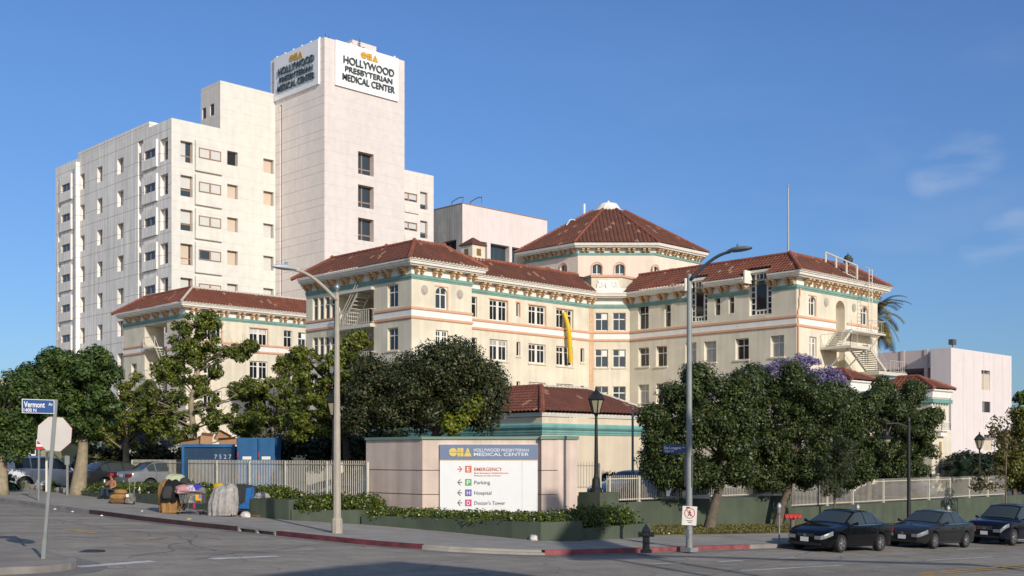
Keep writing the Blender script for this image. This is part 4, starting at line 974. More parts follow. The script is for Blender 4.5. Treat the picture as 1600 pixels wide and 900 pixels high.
# ---- octagonal drum with its tiled pyramid roof ---------------------------------------
dfront = 121.0; side = 119 / FOC * dfront; apo = side * 1.2071; oc = dp(950.5, 0, dfront + apo).xy
def octv(a): 
    rr = a / math.cos(R(22.5)); return [(oc[0] + rr * math.cos(YAW + math.pi + R(-22.5 + 45 * k)), oc[1] + rr * math.sin(YAW + math.pi + R(-22.5 + 45 * k))) for k in range(8)]
drum_w = mat('drum_stucco', (.74, .62, .53, 1), .9, 0, .05, .6, .2, 50, .2, .06)
ov_ = octv(apo); zo0, zo1 = 12.0, 24.1; zt_ = hz(396.5, dfront)
mb = MB(); ow = []
def octfac(k): a, b = Vector(ov_[k]), Vector(ov_[(k + 1) % 8]); c = (a + b) / 2 - Vector(oc); return Fac(a, b - a, c), (b - a).length
wz = {}
f0, L0_ = octfac(0)
def owin(k, x0, x1, yt, yb): f, L = octfac(k); u0, u1 = sorted((f.u(x0), f.u(x1))); z1 = f.z(x0, yt); r = (u0, u1, z1 - 2.1, z1); wz.setdefault(k, []).append(r)
for x0, x1 in ((925, 940.6), (960.7, 976)): owin(0, x0, x1, 412.5, 434)
kl = 7 if Vector(octfac(7)[0].n).dot(Vector(RT)) < 0 else 1; kr_ = 8 - kl
owin(kl, 875, 886, 414.5, 432); owin(kl, 848, 862, 421, 440); owin(kr_, 1020, 1029, 415.5, 434); owin(kr_, 1044, 1056, 421, 440)
for k in range(8):
    f, L = octfac(k); f.wall(mb, 0, L, zo0, zo1, [(*r, .3) for r in wz.get(k, [])])
    for r in wz.get(k, []): arch_fill(mb, f, r, .28, rise=.42)
fix(mb.build('drum_wall', drum_w, cb), cb)
for k, rs in wz.items():
    for r in rs:
        f = octfac(k)[0]; fix(window(cb, f, r, .28, win_white, glass_blue, vb=((.5, .09),), hb=((.52, .09),), fw=.07), cb)
        m2 = MB(); f.box(m2, r[0] - .12, r[0] - .003, r[2], r[3] - .35, -.02, .05); f.box(m2, r[1] + .003, r[1] + .12, r[2], r[3] - .35, -.02, .05)
        n = 8; cu = (r[0] + r[1]) / 2; hw_ = (r[1] - r[0]) / 2
        for j in range(n):
            t0, t1 = math.pi * j / n, math.pi * (j + 1) / n
            A_ = [(cu - hw_ * 1.0 * math.cos(t) , r[3] - .38 + .5 * math.sin(t)) for t in (t0, t1)]; B_ = [(cu - (hw_ + .13) * math.cos(t), r[3] - .38 + .64 * math.sin(t)) for t in (t0, t1)]
            m2.quad(f.p(A_[0][0], .05, A_[0][1]), f.p(A_[1][0], .05, A_[1][1]), f.p(B_[1][0], .05, B_[1][1]), f.p(B_[0][0], .05, B_[0][1])); m2.quad(f.p(B_[0][0], .05, B_[0][1]), f.p(B_[1][0], .05, B_[1][1]), f.p(B_[1][0], 0, B_[1][1]), f.p(B_[0][0], 0, B_[0][1]))
        fix(m2.build('window_hood', pink_band, cb), cb)
opath = ov_ + [ov_[0]]
# the ring must keep its outside on the right-hand side
ar = sum(a[0] * b[1] - a[1] * b[0] for a, b in zip(opath, opath[1:])); opath = opath if ar > 0 else opath[::-1]
op2 = opath[4:-1] + opath[:5] if True else opath
# start at the hidden back so that the seam is out of sight
mb = MB(); ze0 = hz(386.5, dfront - .6)
sweep(mb, op2, [(-.02, ze0 - .02), (.7, ze0), (.75, ze0 + .1), (.9, ze0 + .16), (1.0, ze0 + .42), (-.02, ze0 + .44)]); fix(mb.build('cornice', white_trim, cb), cb)
mb = MB(); band(mb, op2, .1, zt_ - .13, zt_ + .12); fix(mb.build('teal_course', teal_band, cb), cb)
mb = MB(); band(mb, op2, .035, zt_ + .123, ze0); fix(mb.build('frieze', white_band, cb), cb)
def corb2(f, u):
    m2 = MB(); a = zt_ + .13
    f.box(m2, u - .42, u + .42, ze0 - .13, ze0 - .02, .036, .09)
    for s in (-.25, .25):
        for z0, z1, w, h in ((ze0 - .2, ze0 - .025, .55, .14), (ze0 - .36, ze0 - .203, .42, .12), (a, ze0 - .363, .22, .09)): f.box(m2, u + s - h, u + s + h, z0, z1, .04, w)
    return m2
for k in (0, kl, kr_):
    f, L = octfac(k); n = 5 if k == 0 else 6
    for j in range(n): fix(corb2(f, L * (j + .5) / n).build('corbel_pair', corbel_m, cb), cb)
e8 = octv(apo + 1.0); t8 = octv(1.75); zE8, zT8 = ze0 + .40, hz(326.5, dfront + apo - 2)
for k in range(8):
    a, b, c, d = e8[k], e8[(k + 1) % 8], t8[k], t8[(k + 1) % 8]
    tile_plane((*a, zE8), (*b, zE8), (*c, zT8), (*d, zT8), tile, cb, tw=.42, course=.6, amp=.09)
for k in range(8): ridge([(*e8[k], zE8 + .1), (*t8[k], zT8 + .1)], cb, cap_, .15)
mb = MB(); ztop = hz(316, dfront + apo); mb.lathe([(1.72, zT8 - .1), (1.74, zT8 + .12), (1.45, zT8 + .3), (1.0, ztop - .25), (.5, ztop - .1), (.14, ztop - .05), (.12, ztop + .12), (.0, ztop + .2)], 16, (oc[0], oc[1], 0)); fix(mb.build('roof_cap', white_trim, cb), cb)
mb = MB()
for px, h in ((913, 1.3),): q_ = dp(px, 0, dfront + 12); mb.tube([(q_.x, q_.y, hz(340, dfront + 12)), (q_.x, q_.y, hz(318.5, dfront + 12))], .13, 6)
fix(mb.build('roof_vent_pipe', white_trim, cb), cb); mb = MB()
q_ = dp(885, 0, 128); mb.tube([(q_.x, q_.y, hz(352, 128)), (q_.x + .3, q_.y - .3, hz(343, 128)), (q_.x + 1.5, q_.y, hz(341, 128))], .07, 5)
fix(mb.build('roof_vent_pipe', white_trim, cb), cb)
# flagpole on the right wing
fpx = dp(1231.5, 0, 100.5); mb = MB(); mb.tube([(fpx.x, fpx.y, 19.0), (fpx.x, fpx.y, hz(292, 100.5))], [.1, .055], 8); mb.lathe([(0, 0), (.09, .06), (.09, .14), (0, .2)], 8, (fpx.x, fpx.y, hz(292, 100.5)))
fix(mb.build('flagpole', mat('galvanised', (.42, .42, .42, 1), .45, .6, .1), cb), cb)

# ---------------------------------------------------------------- fire escapes
def stair(mb, fc, u0, z0, u1, z1, w0, w1, n, t=.06, thick=.05):
    for w in (w0, w1 - .06):
        P = [fc.p(u0, w, z0 - .12), fc.p(u1, w, z1 - .12), fc.p(u1, w + .06, z1 - .12), fc.p(u0, w + .06, z0 - .12), fc.p(u0, w, z0 + .14), fc.p(u1, w, z1 + .14), fc.p(u1, w + .06, z1 + .14), fc.p(u0, w + .06, z0 + .14)]; mb.hexa(P)
    for k in range(n):
        f = (k + .5) / n; u, z = u0 + (u1 - u0) * f, z0 + (z1 - z0) * f; fc.box(mb, u - .14, u + .14, z - thick / 2, z + thick / 2, w0 + .062, w1 - .062)
def rail(mb, pts, h=1.05, n=10, r=.022, pr=.012, mid=False):
    for a, b in zip(pts, pts[1:]):
        a, b = Vector(a), Vector(b); up = Vector((0, 0, h)); mb.tube([a + up, b + up], r, 5); mb.tube([a + Vector((0, 0, .1)), b + Vector((0, 0, .1))], r * .8, 5)
        if mid: mb.tube([a + up * .55, b + up * .55], r * .8, 5)
        m = max(2, int((b - a).length * n / 2))
        for k in range(m + 1): c = a.lerp(b, k / m); mb.tube([c, c + up], r if k in (0, m) else pr, 4)
# in the recess of the left wing
fe1 = thing('fire_escape', 'white steel fire escape in the dark recess of the left tiled wing', 'fire escape', (CX, rec[0], 0))
ua, ub = sorted((fW0.u(586), fW0.u(530)))
zp = fW0.z(584, 505.5); zq = zp - FLC
for z in (zp, zq):
    m2 = MB(); fW0.box(m2, ua, ub, z - .28, z, -2.1, .5); fix(m2.build('platform', steel_w, fe1), fe1)
    m2 = MB(); rail(m2, [fW0.p(ua, -.05, z), fW0.p(ua, .45, z), fW0.p(ub, .45, z), fW0.p(ub, -.05, z)], 1.15, 8, .035, .022); fix(m2.build('railing', steel_w, fe1), fe1)
for z in (zp, zq, zq - FLC):
    m2 = MB(); u0, u1 = fW0.u(538), fW0.u(563); stair(m2, fW0, u0, z + .15, u1, z + .15 + 2.6, -1.1, .25, 9)
    m2.tube([fW0.p(u0, .25, z + 1.15), fW0.p(u1, .25, z + 3.7)], .04, 5); m2.tube([fW0.p(u0, .25, z + .75), fW0.p(u1, .25, z + 3.3)], .03, 5)
    fix(m2.build('stair_flight', steel_w, fe1), fe1)
m2 = MB(); fW0.box(m2, rec[0] - .1, rec[1] + .1, rec[3] - .02, rec[3] + .22, -.3, .35); fix(m2.build('lintel_beam', steel_w, fe1), fe1)
# in the recess of the far left wing
fe3 = thing('fire_escape', 'pale fire escape stair in the recess of the far left tiled wing', 'fire escape', (LX, lrec[0], 0))
ua, ub = sorted((fLW.u(257), fLW.u(228))); zp = fLW.z(250, 541)
for z in (zp, zp - FLC):
    m2 = MB(); fLW.box(m2, ua + 1.6, ub, z - .15, z, -2.1, .3); fix(m2.build('platform', steel_w, fe3), fe3)
    m2 = MB(); rail(m2, [fLW.p(ua + 1.6, .28, z), fLW.p(ub, .28, z)], 1.05, 6, .03, .015); fix(m2.build('railing', steel_w, fe3), fe3)
    m2 = MB(); stair(m2, fLW, ua + 1.7, z, ua - .1, z - 2.4, -1.2, .2, 9); m2.tube([fLW.p(ua + 1.7, .2, z + 1), fLW.p(ua, .2, z - 1.3)], .03, 5); fix(m2.build('stair_flight', steel_w, fe3), fe3)
# on the end of the right wing
fe2 = thing('fire_escape', 'white steel fire escape with two landings on the end wall of the right wing', 'fire escape', (C2[0], RCY, 0))
u0 = fRS.u(1281); zA = fRS.z(1281, 542.5); pw = 2.9; u1 = u0 + 3.3
m2 = MB(); fRS.box(m2, u0, u1, zA - .22, zA, .01, pw); fix(m2.build('platform', steel_w, fe2), fe2)
m2 = MB(); rail(m2, [fRS.p(u0, .1, zA), fRS.p(u0, pw - .05, zA), fRS.p(u1 - 2.2, pw - .05, zA)], 1.05, 6); fix(m2.build('railing', steel_w, fe2), fe2)
m2 = MB(); m2.tube([fRS.p(u0 + .3, .02, zA - 2.4), fRS.p(u0 + .3, pw - .4, zA - .2)], .07, 6); m2.tube([fRS.p(u1 - .3, .02, zA - 2.4), fRS.p(u1 - .3, pw - .4, zA - .2)], .07, 6); fix(m2.build('brace', steel_w, fe2), fe2)
zN = niche[2]; m2 = MB(); stair(m2, fRS, u0 + .9, zA + .1, niche[0] + .1, zN - .1, .1, 1.5, 7); rail(m2, [fRS.p(u0 + .9, 1.5, zA), fRS.p(niche[0], 1.5, zN - .2)], .95, 6); fix(m2.build('stair_flight', steel_w, fe2), fe2)
ue = fRS.u(1352)
m2 = MB(); fRS.box(m2, niche[0], niche[1] + 4.4, zN - .16, zN - .01, .02, 1.5); fix(m2.build('platform', steel_w, fe2), fe2)
m2 = MB(); rail(m2, [fRS.p(niche[1] + 1.2, 1.45, zN), fRS.p(niche[1] + 4.35, 1.45, zN), fRS.p(niche[1] + 4.35, .1, zN)], 1.05, 6); fix(m2.build('railing', steel_w, fe2), fe2)
m2 = MB(); m2.tube([fRS.p(niche[1] + 3.6, .05, zN - 1.9), fRS.p(niche[1] + 3.6, 1.4, zN - .1)], .05, 6); fix(m2.build('brace', steel_w, fe2), fe2)
zL = fRS.z(1340, 584); uL = u1 + 2.6
m2 = MB(); stair(m2, fRS, u1 - .1, zA - .1, uL, zL + .1, 1.0, 2.9, 11, thick=.07); rail(m2, [fRS.p(u1, 2.9, zA), fRS.p(uL, 2.9, zL)], .95, 5); fix(m2.build('stair_flight', steel_w, fe2), fe2)
m2 = MB(); fRS.box(m2, uL - 1.6, uL + 3.4, zL - .3, zL, .02, 3.1); fix(m2.build('platform', steel_w, fe2), fe2)
m2 = MB(); rail(m2, [fRS.p(uL + .4, 3.05, zL), fRS.p(uL + 3.35, 3.05, zL), fRS.p(uL + 3.35, .1, zL)], 1.0, 6); fix(m2.build('railing', steel_w, fe2), fe2)
# roof walkway rail with the ladder down to the upper landing
m2 = MB(); a0 = dp(1289, 0, 104.5); hp, zs_ = [], []
for k in range(4):
    yy = RCY + 1.3 - k * .72; xx = facS(yy).u(1290 + 16.3 * k); hp.append((xx, yy)); zs_.append(hz(416.5 + 7 * k, depth(xx, yy)))
for (x, y), z in zip(hp, zs_):
    m2.box(x - .11, x + .11, y - .05, y + .05, z - .1, z + 1.25)
for off in (.15, 1.25): m2.tube([(x, y, z + off) for (x, y), z in zip(hp, zs_)], .07, 6)
x, y = hp[-1]; y = RCY - 1.3; lx = niche[1] + 2.1
for s in (-.28, .28): m2.tube([(lx + s, RCY - 1.3, zN), (lx + s, RCY - 1.3, 19.0), (lx + s, RCY - .6, 19.3)], .035, 5)
for z in np.arange(zN + .3, 19.2, .34): m2.tube([(lx - .28, RCY - 1.3, z), (lx + .28, RCY - 1.3, z)], .022, 4)
fix(m2.build('roof_ladder', steel_w, fe2), fe2)
sr = thing('warning_siren', 'dark bowl-shaped siren on legs on the right wing roof', 'siren', (facS(RCY + 3.0).u(1325), RCY + 3.0, ZRG - .06)); m2 = MB()
for k in range(3): a = 2.1 * k; m2.tube([(.35 * math.cos(a), .35 * math.sin(a), 0), (.2 * math.cos(a), .2 * math.sin(a), 1.0)], .04, 5)
m2.build('leg_frame', win_dark, sr); m2 = MB(); m2.lathe([(.22, .75), (.42, .95), (.48, 1.25), (.36, 1.32), (.3, 1.5), (.06, 1.62), (.04, 1.8)], 14); m2.build('siren_head', mat('siren_green', (.05, .06, .06, 1), .5), sr)

# ---------------------------------------------------------------- yellow rubbish chute
yel = mat('yellow_plastic', (.72, .46, .01, 1), .45, 0, .06, 3)
mb = MB(); u = fSW.u(880.5); zt = fSW.z(880, 489); zb = fSW.z(886, 567); n = 13; pts = []
for k in range(n + 1):
    f = k / n; pts.append(fSW.p(u - .1 + .42 * f ** .8, .15 + .45 * math.sin(min(1, f * 2.2) * 1.57), zt + (zb - zt) * f))
for a, b in zip(pts, pts[1:]): mb.tube([a, Vector(a).lerp(Vector(b), .5), Vector(a).lerp(Vector(b), 1.08)], [.235, .205, .185], 12, cap=False)
o = mb.build('rubbish_chute', yel, None, smooth=True); tag(o, 'yellow tube chute hanging from a third floor window of the cream building', 'chute')

# ---------------------------------------------------------------- entrance pavilions at the lower right
def pavilion(name, label, px, pxr, d, yt, ye, yw, yc0, yc1, ln, apex_h, inset):
    P_ = dp(px, 0, d); x0, y0 = P_.x, P_.y; x1 = facS(y0).u(pxr); y1 = y0 + ln
    t = thing(name, label, 'building', (x0, y0, 0)); ze = hz(ye, d)
    mb = MB(); zz = [hz(q, d) for q in (yw, yc0, yc1)]
    mb.box(x0, x1, y0, y1, -8, ze - .1); fix(mb.build('wall', cream, t), t)
    pth = [(x0, y1), (x0, y0), (x1, y0), (x1, y1)]
    mb = MB(); sweep(mb, pth, [(-.02, zz[0]), (.1, zz[0] + .1), (.15, ze - .2), (.3, ze - .1), (.3, ze), (-.02, ze)]); fix(mb.build('cornice', white_band, t), t)
    mb = MB(); band(mb, pth, .22, zz[2], zz[1]); fix(mb.build('teal_course', teal_band, t), t)
    mb = MB(); L = y1 - y0
    for k in range(int(L / .45)): facW(x0).box(mb, y0 + .2 + k * .45, y0 + .38 + k * .45, zz[2] - .14, zz[2] - .004, -.01, .16)
    for k in range(max(1, int((x1 - x0) / .45))): facS(y0).box(mb, x0 + .2 + k * .45, x0 + .38 + k * .45, zz[2] - .14, zz[2] - .004, -.01, .16)
    fix(mb.build('dentil_row', teal, t), t)
    h = inset; o = .42; zr = ze + apex_h
    a, b, c, e = (x0 - o, y0 - o), (x1 + o, y0 - o), (x1 + o, y1 + o), (x0 - o, y1 + o)
    ra, rb_ = ((x0 + x1) / 2 - .01, y0 + h), ((x0 + x1) / 2 + .01, y0 + h); rc, re_ = ((x0 + x1) / 2 + .01, y1 - h), ((x0 + x1) / 2 - .01, y1 - h)
    tile_plane((*e, ze + .02), (*a, ze + .02), (*re_, zr), (*ra, zr), tile_red, t); tile_plane((*a, ze + .02), (*b, ze + .02), (*ra, zr), (*rb_, zr), tile, t); tile_plane((*b, ze + .02), (*c, ze + .02), (*rb_, zr), (*rc, zr), tile, t)
    ridge([(*a, ze + .1), (*ra, zr + .05), (*re_, zr + .05)], t, cap_, .14); ridge([(*ra, zr + .05), (*b, ze + .1)], t, cap_, .14)
    return t, x0, x1, y0, y1
pv1 = pavilion('entrance_pavilion', 'small cream pavilion with a tiled roof below the fire escape', 1328, 1367, 92, 575, 594, 611.5, 612, 619, 4.4, 1.05, 1.7)
pv2 = pavilion('entrance_pavilion', 'slim cream pavilion with a tiled roof and arched niche beside the pink block', 1456, 1482.5, 92, 588, 608, 622.5, 623, 629, 5.6, 1.15, 1.9)
t, x0, x1, y0, y1 = pv2; fP2 = facS(y0)
mb = MB(); r = fP2.rect(1464.5, 1470.5, 640, 656); fP2.box(mb, *r, -.01, .02); disc(mb, fP2, (r[0] + r[1]) / 2, r[3], (r[1] - r[0]) / 2, .35, -.01, .02); fix(mb.build('niche', mat('ochre_shade', (.33, .23, .11, 1), .9), t), t)
mb = MB(); r = fP2.rect(1462, 1475, 660, 672)
rail(mb, [fP2.p(r[0], .02, r[2]), fP2.p(r[0], .5, r[2]), fP2.p(r[1], .5, r[2]), fP2.p(r[1], .02, r[2])], r[3] - r[2], 14, .03, .02); fP2.box(mb, r[0] - .05, r[1] + .05, r[2] - .1, r[2], .01, .55); fP2.box(mb, r[0] + .2, r[1] - .2, r[2] - .5, r[2] - .1, .01, .35); fix(mb.build('balcony', white_trim, t), t)
mb = MB(); r = fP2.rect(1467, 1471, 690, 748); fP2.box(mb, *r, -.01, .02); fix(mb.build('niche', mat('ochre_shade', None), t), t)
mb = MB(); fP2.box(mb, x0 - .0, x1 + .35, -8, hz(740, 92), -.2, .35); fP2.box(mb, x1 + .002, x1 + .5, -8, hz(672, 92), -1.2, -.02); fix(mb.build('plinth', cream, t), t)
# terrace wall with an iron railing between the two pavilions
tw_ = thing('terrace_wall', 'cream terrace wall with white railing between the small pavilions', 'wall', (pv1[2], pv1[3], 0)); mb = MB(); x1a = pv1[2]
zt3 = hz(618, 96); ty = pv1[3] + 1.2; mb.box(x1a, pv2[1] + 1.5, ty, ty + .4, -8, zt3); fix(mb.build('wall', cream, tw_), tw_)
mb = MB(); rail(mb, [(x1a + .3, ty + .1, zt3), (pv2[1] - .2, ty + .1, zt3)], 1.3, 8, .04, .022); fix(mb.build('railing', steel_w, tw_), tw_)
for k, px in enumerate((1368, 1404)):
    mb = MB(); u = facS(ty).u(px); mb.lathe([(.3, 0), (.3, .5), (.2, .6), (.3, .85), (.3, 1.0), (.12, 1.25), (.05, 1.5)], 10, (u, ty - .1, zt3 - .5)); fix(mb.build('urn_post', cream, tw_), tw_)

# ---------------------------------------------------------------- single storey annex
da = 62; N_ = dp(847, 644, da); NXa, NYa = N_.x, N_.y; fNS, fNW = facS(NYa), facW(NXa); nx1 = fNS.u(1019); ny1 = fNW.u(560)
an = thing('annex_building', 'single storey cream annex with a hipped tile roof and teal mouldings behind the sign wall', 'building', (NXa, NYa, 0))
ztop = N_.z - .25; ze = N_.z
mb = MB(); fNS.wall(mb, NXa, nx1, -6, ztop); facN = Fac((nx1, 0), (0, 1), (1, 0)); facN.wall(mb, NYa, NYa + 12, -6, ztop); fix(mb.build('wall', mat('annex_stucco', (.66, .56, .43, 1), .9, 0, .07, .8, .25, 60, .2, .12), an), an)
mb = MB(); fNW.wall(mb, NYa, ny1, -6, ztop); fix(mb.build('side_wall', mat('annex_stucco', None), an), an)
npth = [(NXa, ny1), (NXa, NYa), (nx1, NYa), (nx1, NYa + 12)]
mb = MB(); sweep(mb, npth, [(-.02, ze - .22), (.05, ze - .22), (.12, ze - .08), (.14, ze), (-.02, ze)]); fix(mb.build('cornice', white_trim, an), an)
za, zb_ = hz(661, da), hz(678.5, da)
mb = MB(); h = za - zb_
sweep(mb, npth, [(-.02, zb_ + h * .42), (.08, zb_ + h * .44), (.18, zb_ + h * .62), (.2, zb_ + h * .85), (.14, za), (-.02, za)]); sweep(mb, npth, [(-.02, zb_ + h * .2), (.1, zb_ + h * .2), (.12, zb_ + h * .38), (-.02, zb_ + h * .40)]); sweep(mb, npth, [(-.02, zb_), (.06, zb_), (.08, zb_ + h * .17), (-.02, zb_ + h * .18)])
fix(mb.build('teal_moulding', teal_light, an), an)
o = .38; hh = 3.1; zr = hz(605, da + 4.3); zE = ze + .03
a, b, c, e = (NXa - o, NYa - o), (nx1 + o, NYa - o), (nx1 + o, NYa + 14), (NXa - o, ny1)
r1, r2 = (NXa - o + hh, NYa - o + hh), (nx1 + o - hh, NYa - o + hh)
tile_plane((*e, zE), (*a, zE), (NXa - o + hh, ny1 - 2, zr), (*r1, zr), tile_red, an, tw=.3, course=.38, amp=.06); tile_plane((*a, zE), (*b, zE), (*r1, zr), (*r2, zr), tile, an, tw=.3, course=.38, amp=.06); tile_plane((*b, zE), (*c, zE), (*r2, zr), (r2[0], NYa + 14, zr), tile, an, tw=.3, course=.38, amp=.06)
ridge([(*a, zE + .08), (*r1, zr + .04)], an, cap_, .15); ridge([(*r1, zr + .04), (*r2, zr + .04), (*b, zE + .08)], an, mortar, .09); ridge([(*r1, zr + .04), (NXa - o + hh, ny1 - 2, zr + .04)], an, cap_, .13)
mb = MB(); mb.quad((r1[0], r1[1], zr - .05), (r2[0], r2[1], zr - .05), (r2[0], ny1 - 2, zr - .05), (r1[0], ny1 - 2, zr - .05)); fix(mb.build('flat_roof', roof_grey, an), an)
# ---------------------------------------------------------------- planters, sign wall, retaining wall, fences
green_w = mat('olive_green_wall', (.085, .105, .074, 1), .8, 0, .16, 1.2, .2, 50, .3, .13)
soil = mat('bed_soil', (.06, .045, .03, 1), .95, 0, .2, 4)
def low_wall(name, label, pts, ztop, thick=.22, cat='planter wall'):
    """a planter wall along a polyline (its outer side on the right-hand side), standing on the sloping pavement"""
    mb = MB(); O_ = offset_path(pts, 0); I = offset_path(pts, -thick); n = len(O_)
    for k in range(n - 1):
        a, b, c, d = O_[k], O_[k + 1], I[k + 1], I[k]
        mb.hexa([(a.x, a.y, G(a.x, a.y) - .3), (b.x, b.y, G(b.x, b.y) - .3), (c.x, c.y, G(c.x, c.y) - .3), (d.x, d.y, G(d.x, d.y) - .3), (a.x, a.y, ztop), (b.x, b.y, ztop), (c.x, c.y, ztop), (d.x, d.y, ztop)])
    o = mb.build(name, green_w, None); tag(o, label, cat, 'green planter walls round the corner'); return o
q = lambda px, py: gp(px, py, KH).xy
pA, pB, pC = Vector((22.7, 52.2)), Vector((22.75, 37.4)), q(451, 813)
low_wall('planter_wall', 'long dark green planter wall along the side street behind the loaded carts', [(26.2, 52.2), pA, pB, pC, pC + Vector((2.6, 1.0))], 1.06)
pD = q(560, 819); low_wall('planter_wall', 'middle step of the green planter wall behind the concrete lamp post', [pC + Vector((.1, -.02)), pD, pD + Vector((3.0, 1.6))], .71)
p3 = [pD + Vector((.1, -.04)), q(650, 826.5), q(740, 835), q(800, 841), q(845, 845), q(910, 845.5)]
low_wall('planter_wall', 'curved lowest green planter wall in front of the sign wall', p3 + [p3[-1] + Vector((.9, 2.2))], .52)
p4 = [p3[-1] + Vector((.15, .3)), q(965, 842), q(1017, 839.5)]
low_wall('planter_wall', 'short green planter wall beside the fire hydrant', p4 + [p4[-1] + Vector((.8, 2.0))], .24)
def bed(name, poly, z): 
    mb = MB(); mb.quad(*[(x, y, z) for x, y in poly]); o = mb.build(name, soil); tag(o, kind='structure'); return o
bedA = [(22.9, 52), (22.95, 37.5), (24.0, 36.6), (27, 37.5), (27, 52)]; bed('planter_soil', bedA, .98)
bedB = [pC + Vector((.2, 0)), pD + Vector((.15, .2)), pD + Vector((3.5, 2.0)), pC + Vector((3.5, 1.8))]; bed('planter_soil', bedB, .62)
bedC = [p + Vector((.12, .2)) for p in p3] + [Vector((32.5, 31)), Vector((28, 35))]; bed('planter_soil', bedC, .44)
bedD = [p4[0] + Vector((0, .2)), p4[1] + Vector((0, .2)), p4[2] + Vector((-.15, .2)), p4[2] + Vector((.6, 1.9)), p4[0] + Vector((.9, 2.6))]; bed('planter_soil', bedD, .16)
# verge in front of the retaining wall
WYR = 31.1
slab('verge', [(33.2, 27.0), (85, 27.0), (85, WYR), (34, WYR)], .0, KH + .03, grass_m)
# raised car park
mb = MB()
mb.hexa([(26.9, WYR + .1, -2), (49.2, WYR + .1, -2), (49.2, 90, -2), (26.9, 90, -2), (26.9, WYR + .1, .55), (49.2, WYR + .1, .42), (49.2, 90, .5), (26.9, 90, .95)])
mb.hexa([(49.25, WYR + .1, -3), (110, WYR + .1, -3), (110, 64, -3), (49.25, 64, -3), (49.25, WYR + .1, .0), (110, WYR + .1, -.3), (110, 64, -.3), (49.25, 64, .1)])
tag(mb.build('car_park', lot_m), kind='structure')
rwt = thing('retaining_wall', 'long green retaining wall under the white picket fence beside the parked cars', 'wall', (33, WYR, 0))
mb = MB(); ZW1, ZW2 = .72, .10
for x0, x1, z in ((33.3, 49.0, ZW1), (49.003, 88, ZW2)):
    for k in range(8):
        a, b = x0 + (x1 - x0) * k / 8, x0 + (x1 - x0) * (k + 1) / 8
        mb.hexa([(a, WYR, G(a, WYR) - .3), (b, WYR, G(b, WYR) - .3), (b, WYR + .3, G(b, WYR) - .3), (a, WYR + .3, G(a, WYR) - .3), (a, WYR, z), (b, WYR, z), (b, WYR + .3, z), (a, WYR + .3, z)])
fix(mb.build('wall', green_w, rwt), rwt)
# pier under the ornamental lamp
pier = dp(937, 0, 44.5); mb = MB(); mb.box(pier.x - .55, pier.x + .55, pier.y - .5, pier.y + .6, -.6, hz(769, 44.5)); fix(mb.build('lamp_pier', green_w, rwt), rwt)
# picket fences
iron = mat('cream_iron', (.62, .57, .47, 1), .5, .1, .1, 4)
def fence(name, label, a, b, z0, z1, posts, step=.125, spike=.1):
    a, b = Vector(a), Vector(b); L = (b - a).length; d = (b - a) / L; t = thing(name, label, 'fence', (a.x, a.y, z0))
    P = lambda s: a + d * s
    cuts = [0] + list(posts) + [L]
    mb = MB()
    n = int(L / step)
    for k in range(n + 1):
        c = P(min(L, k * step)); w = .011; mb.box(c.x - w, c.x + w, c.y - w, c.y + w, z0 + .06, z1 + spike)
    ang = math.atan2(d.y, d.x); M = Matrix.Translation((a.x, a.y, 0)) @ Matrix.Rotation(ang, 4, 'Z')
    for z in (z0 + .12, z1 - .04): mb.box(0, L, -.02, .02, z - .02, z + .02, M)
    fix(mb.build('picket_panel', iron, t), t)
    for s in posts:
        c = P(s); m2 = MB(); m2.box(c.x - .045, c.x + .045, c.y - .045, c.y + .045, z0 - .02, z1 + .06); m2.box(c.x - .08, c.x + .08, c.y - .08, c.y + .08, z0 - .05, z0 + .02); fix(m2.build('post', iron, t), t)
    return t
FX = 26.6; fcA = facW(FX); ya0, ya1 = fcA.u(575), fcA.u(206)
zA1 = hz(723, depth(FX, fcA.u(446)))
fence('picket_fence', 'weathered white picket fence behind the carts and planter hedge on the left', (FX, ya1), (FX, ya0), .93, zA1, [ya1 - fcA.u(p) for p in (206.5, 339, 390, 446, 511, 574)])
fsb = facS(WYR + .15)
fence('picket_fence', 'cream picket fence on the higher part of the green wall beside the sign wall', (fsb.u(948), WYR + .15), (48.9, WYR + .15), ZW1, ZW1 + 1.02, [fsb.u(p) - fsb.u(948) for p in (952, 998, 1058, 1118, 1178)])
fence('picket_fence', 'cream picket fence on the lower part of the green wall behind the parked cars', (49.1, WYR + .15), (fsb.u(1571), WYR + .15), ZW2, ZW2 + 1.2, [fsb.u(p) - 49.1 for p in (1229, 1292, 1332, 1380, 1420, 1451, 1484, 1514, 1543, 1570)])
pf2 = dp(938.5, 0, 47); pf3 = dp(899, 0, 47.5)
fence('picket_fence', 'short tall picket fence between the sign wall and the lamp pier', (pf3.x, pf3.y), (pf2.x, pf2.y), hz(766, 47), hz(726, 47), [(pf2.xy - pf3.xy).length - .03])

# ---------------------------------------------------------------- sign wall
swt = thing('sign_wall', 'pink masonry sign wall with a white directory board on the corner', 'sign', (28, 33, 0))
pinkm = mat('pink_sign_wall', (.66, .525, .45, 1), .85, 0, .10, 1.5, .2, 60, .3, .2)
sd = 43.0; s0, s1 = dp(660, 0, sd).xy, dp(846, 0, sd).xy; lft = s0 + Vector((-.02, 1)).normalized() * 3.55 if False else None
ray570 = ray(572)
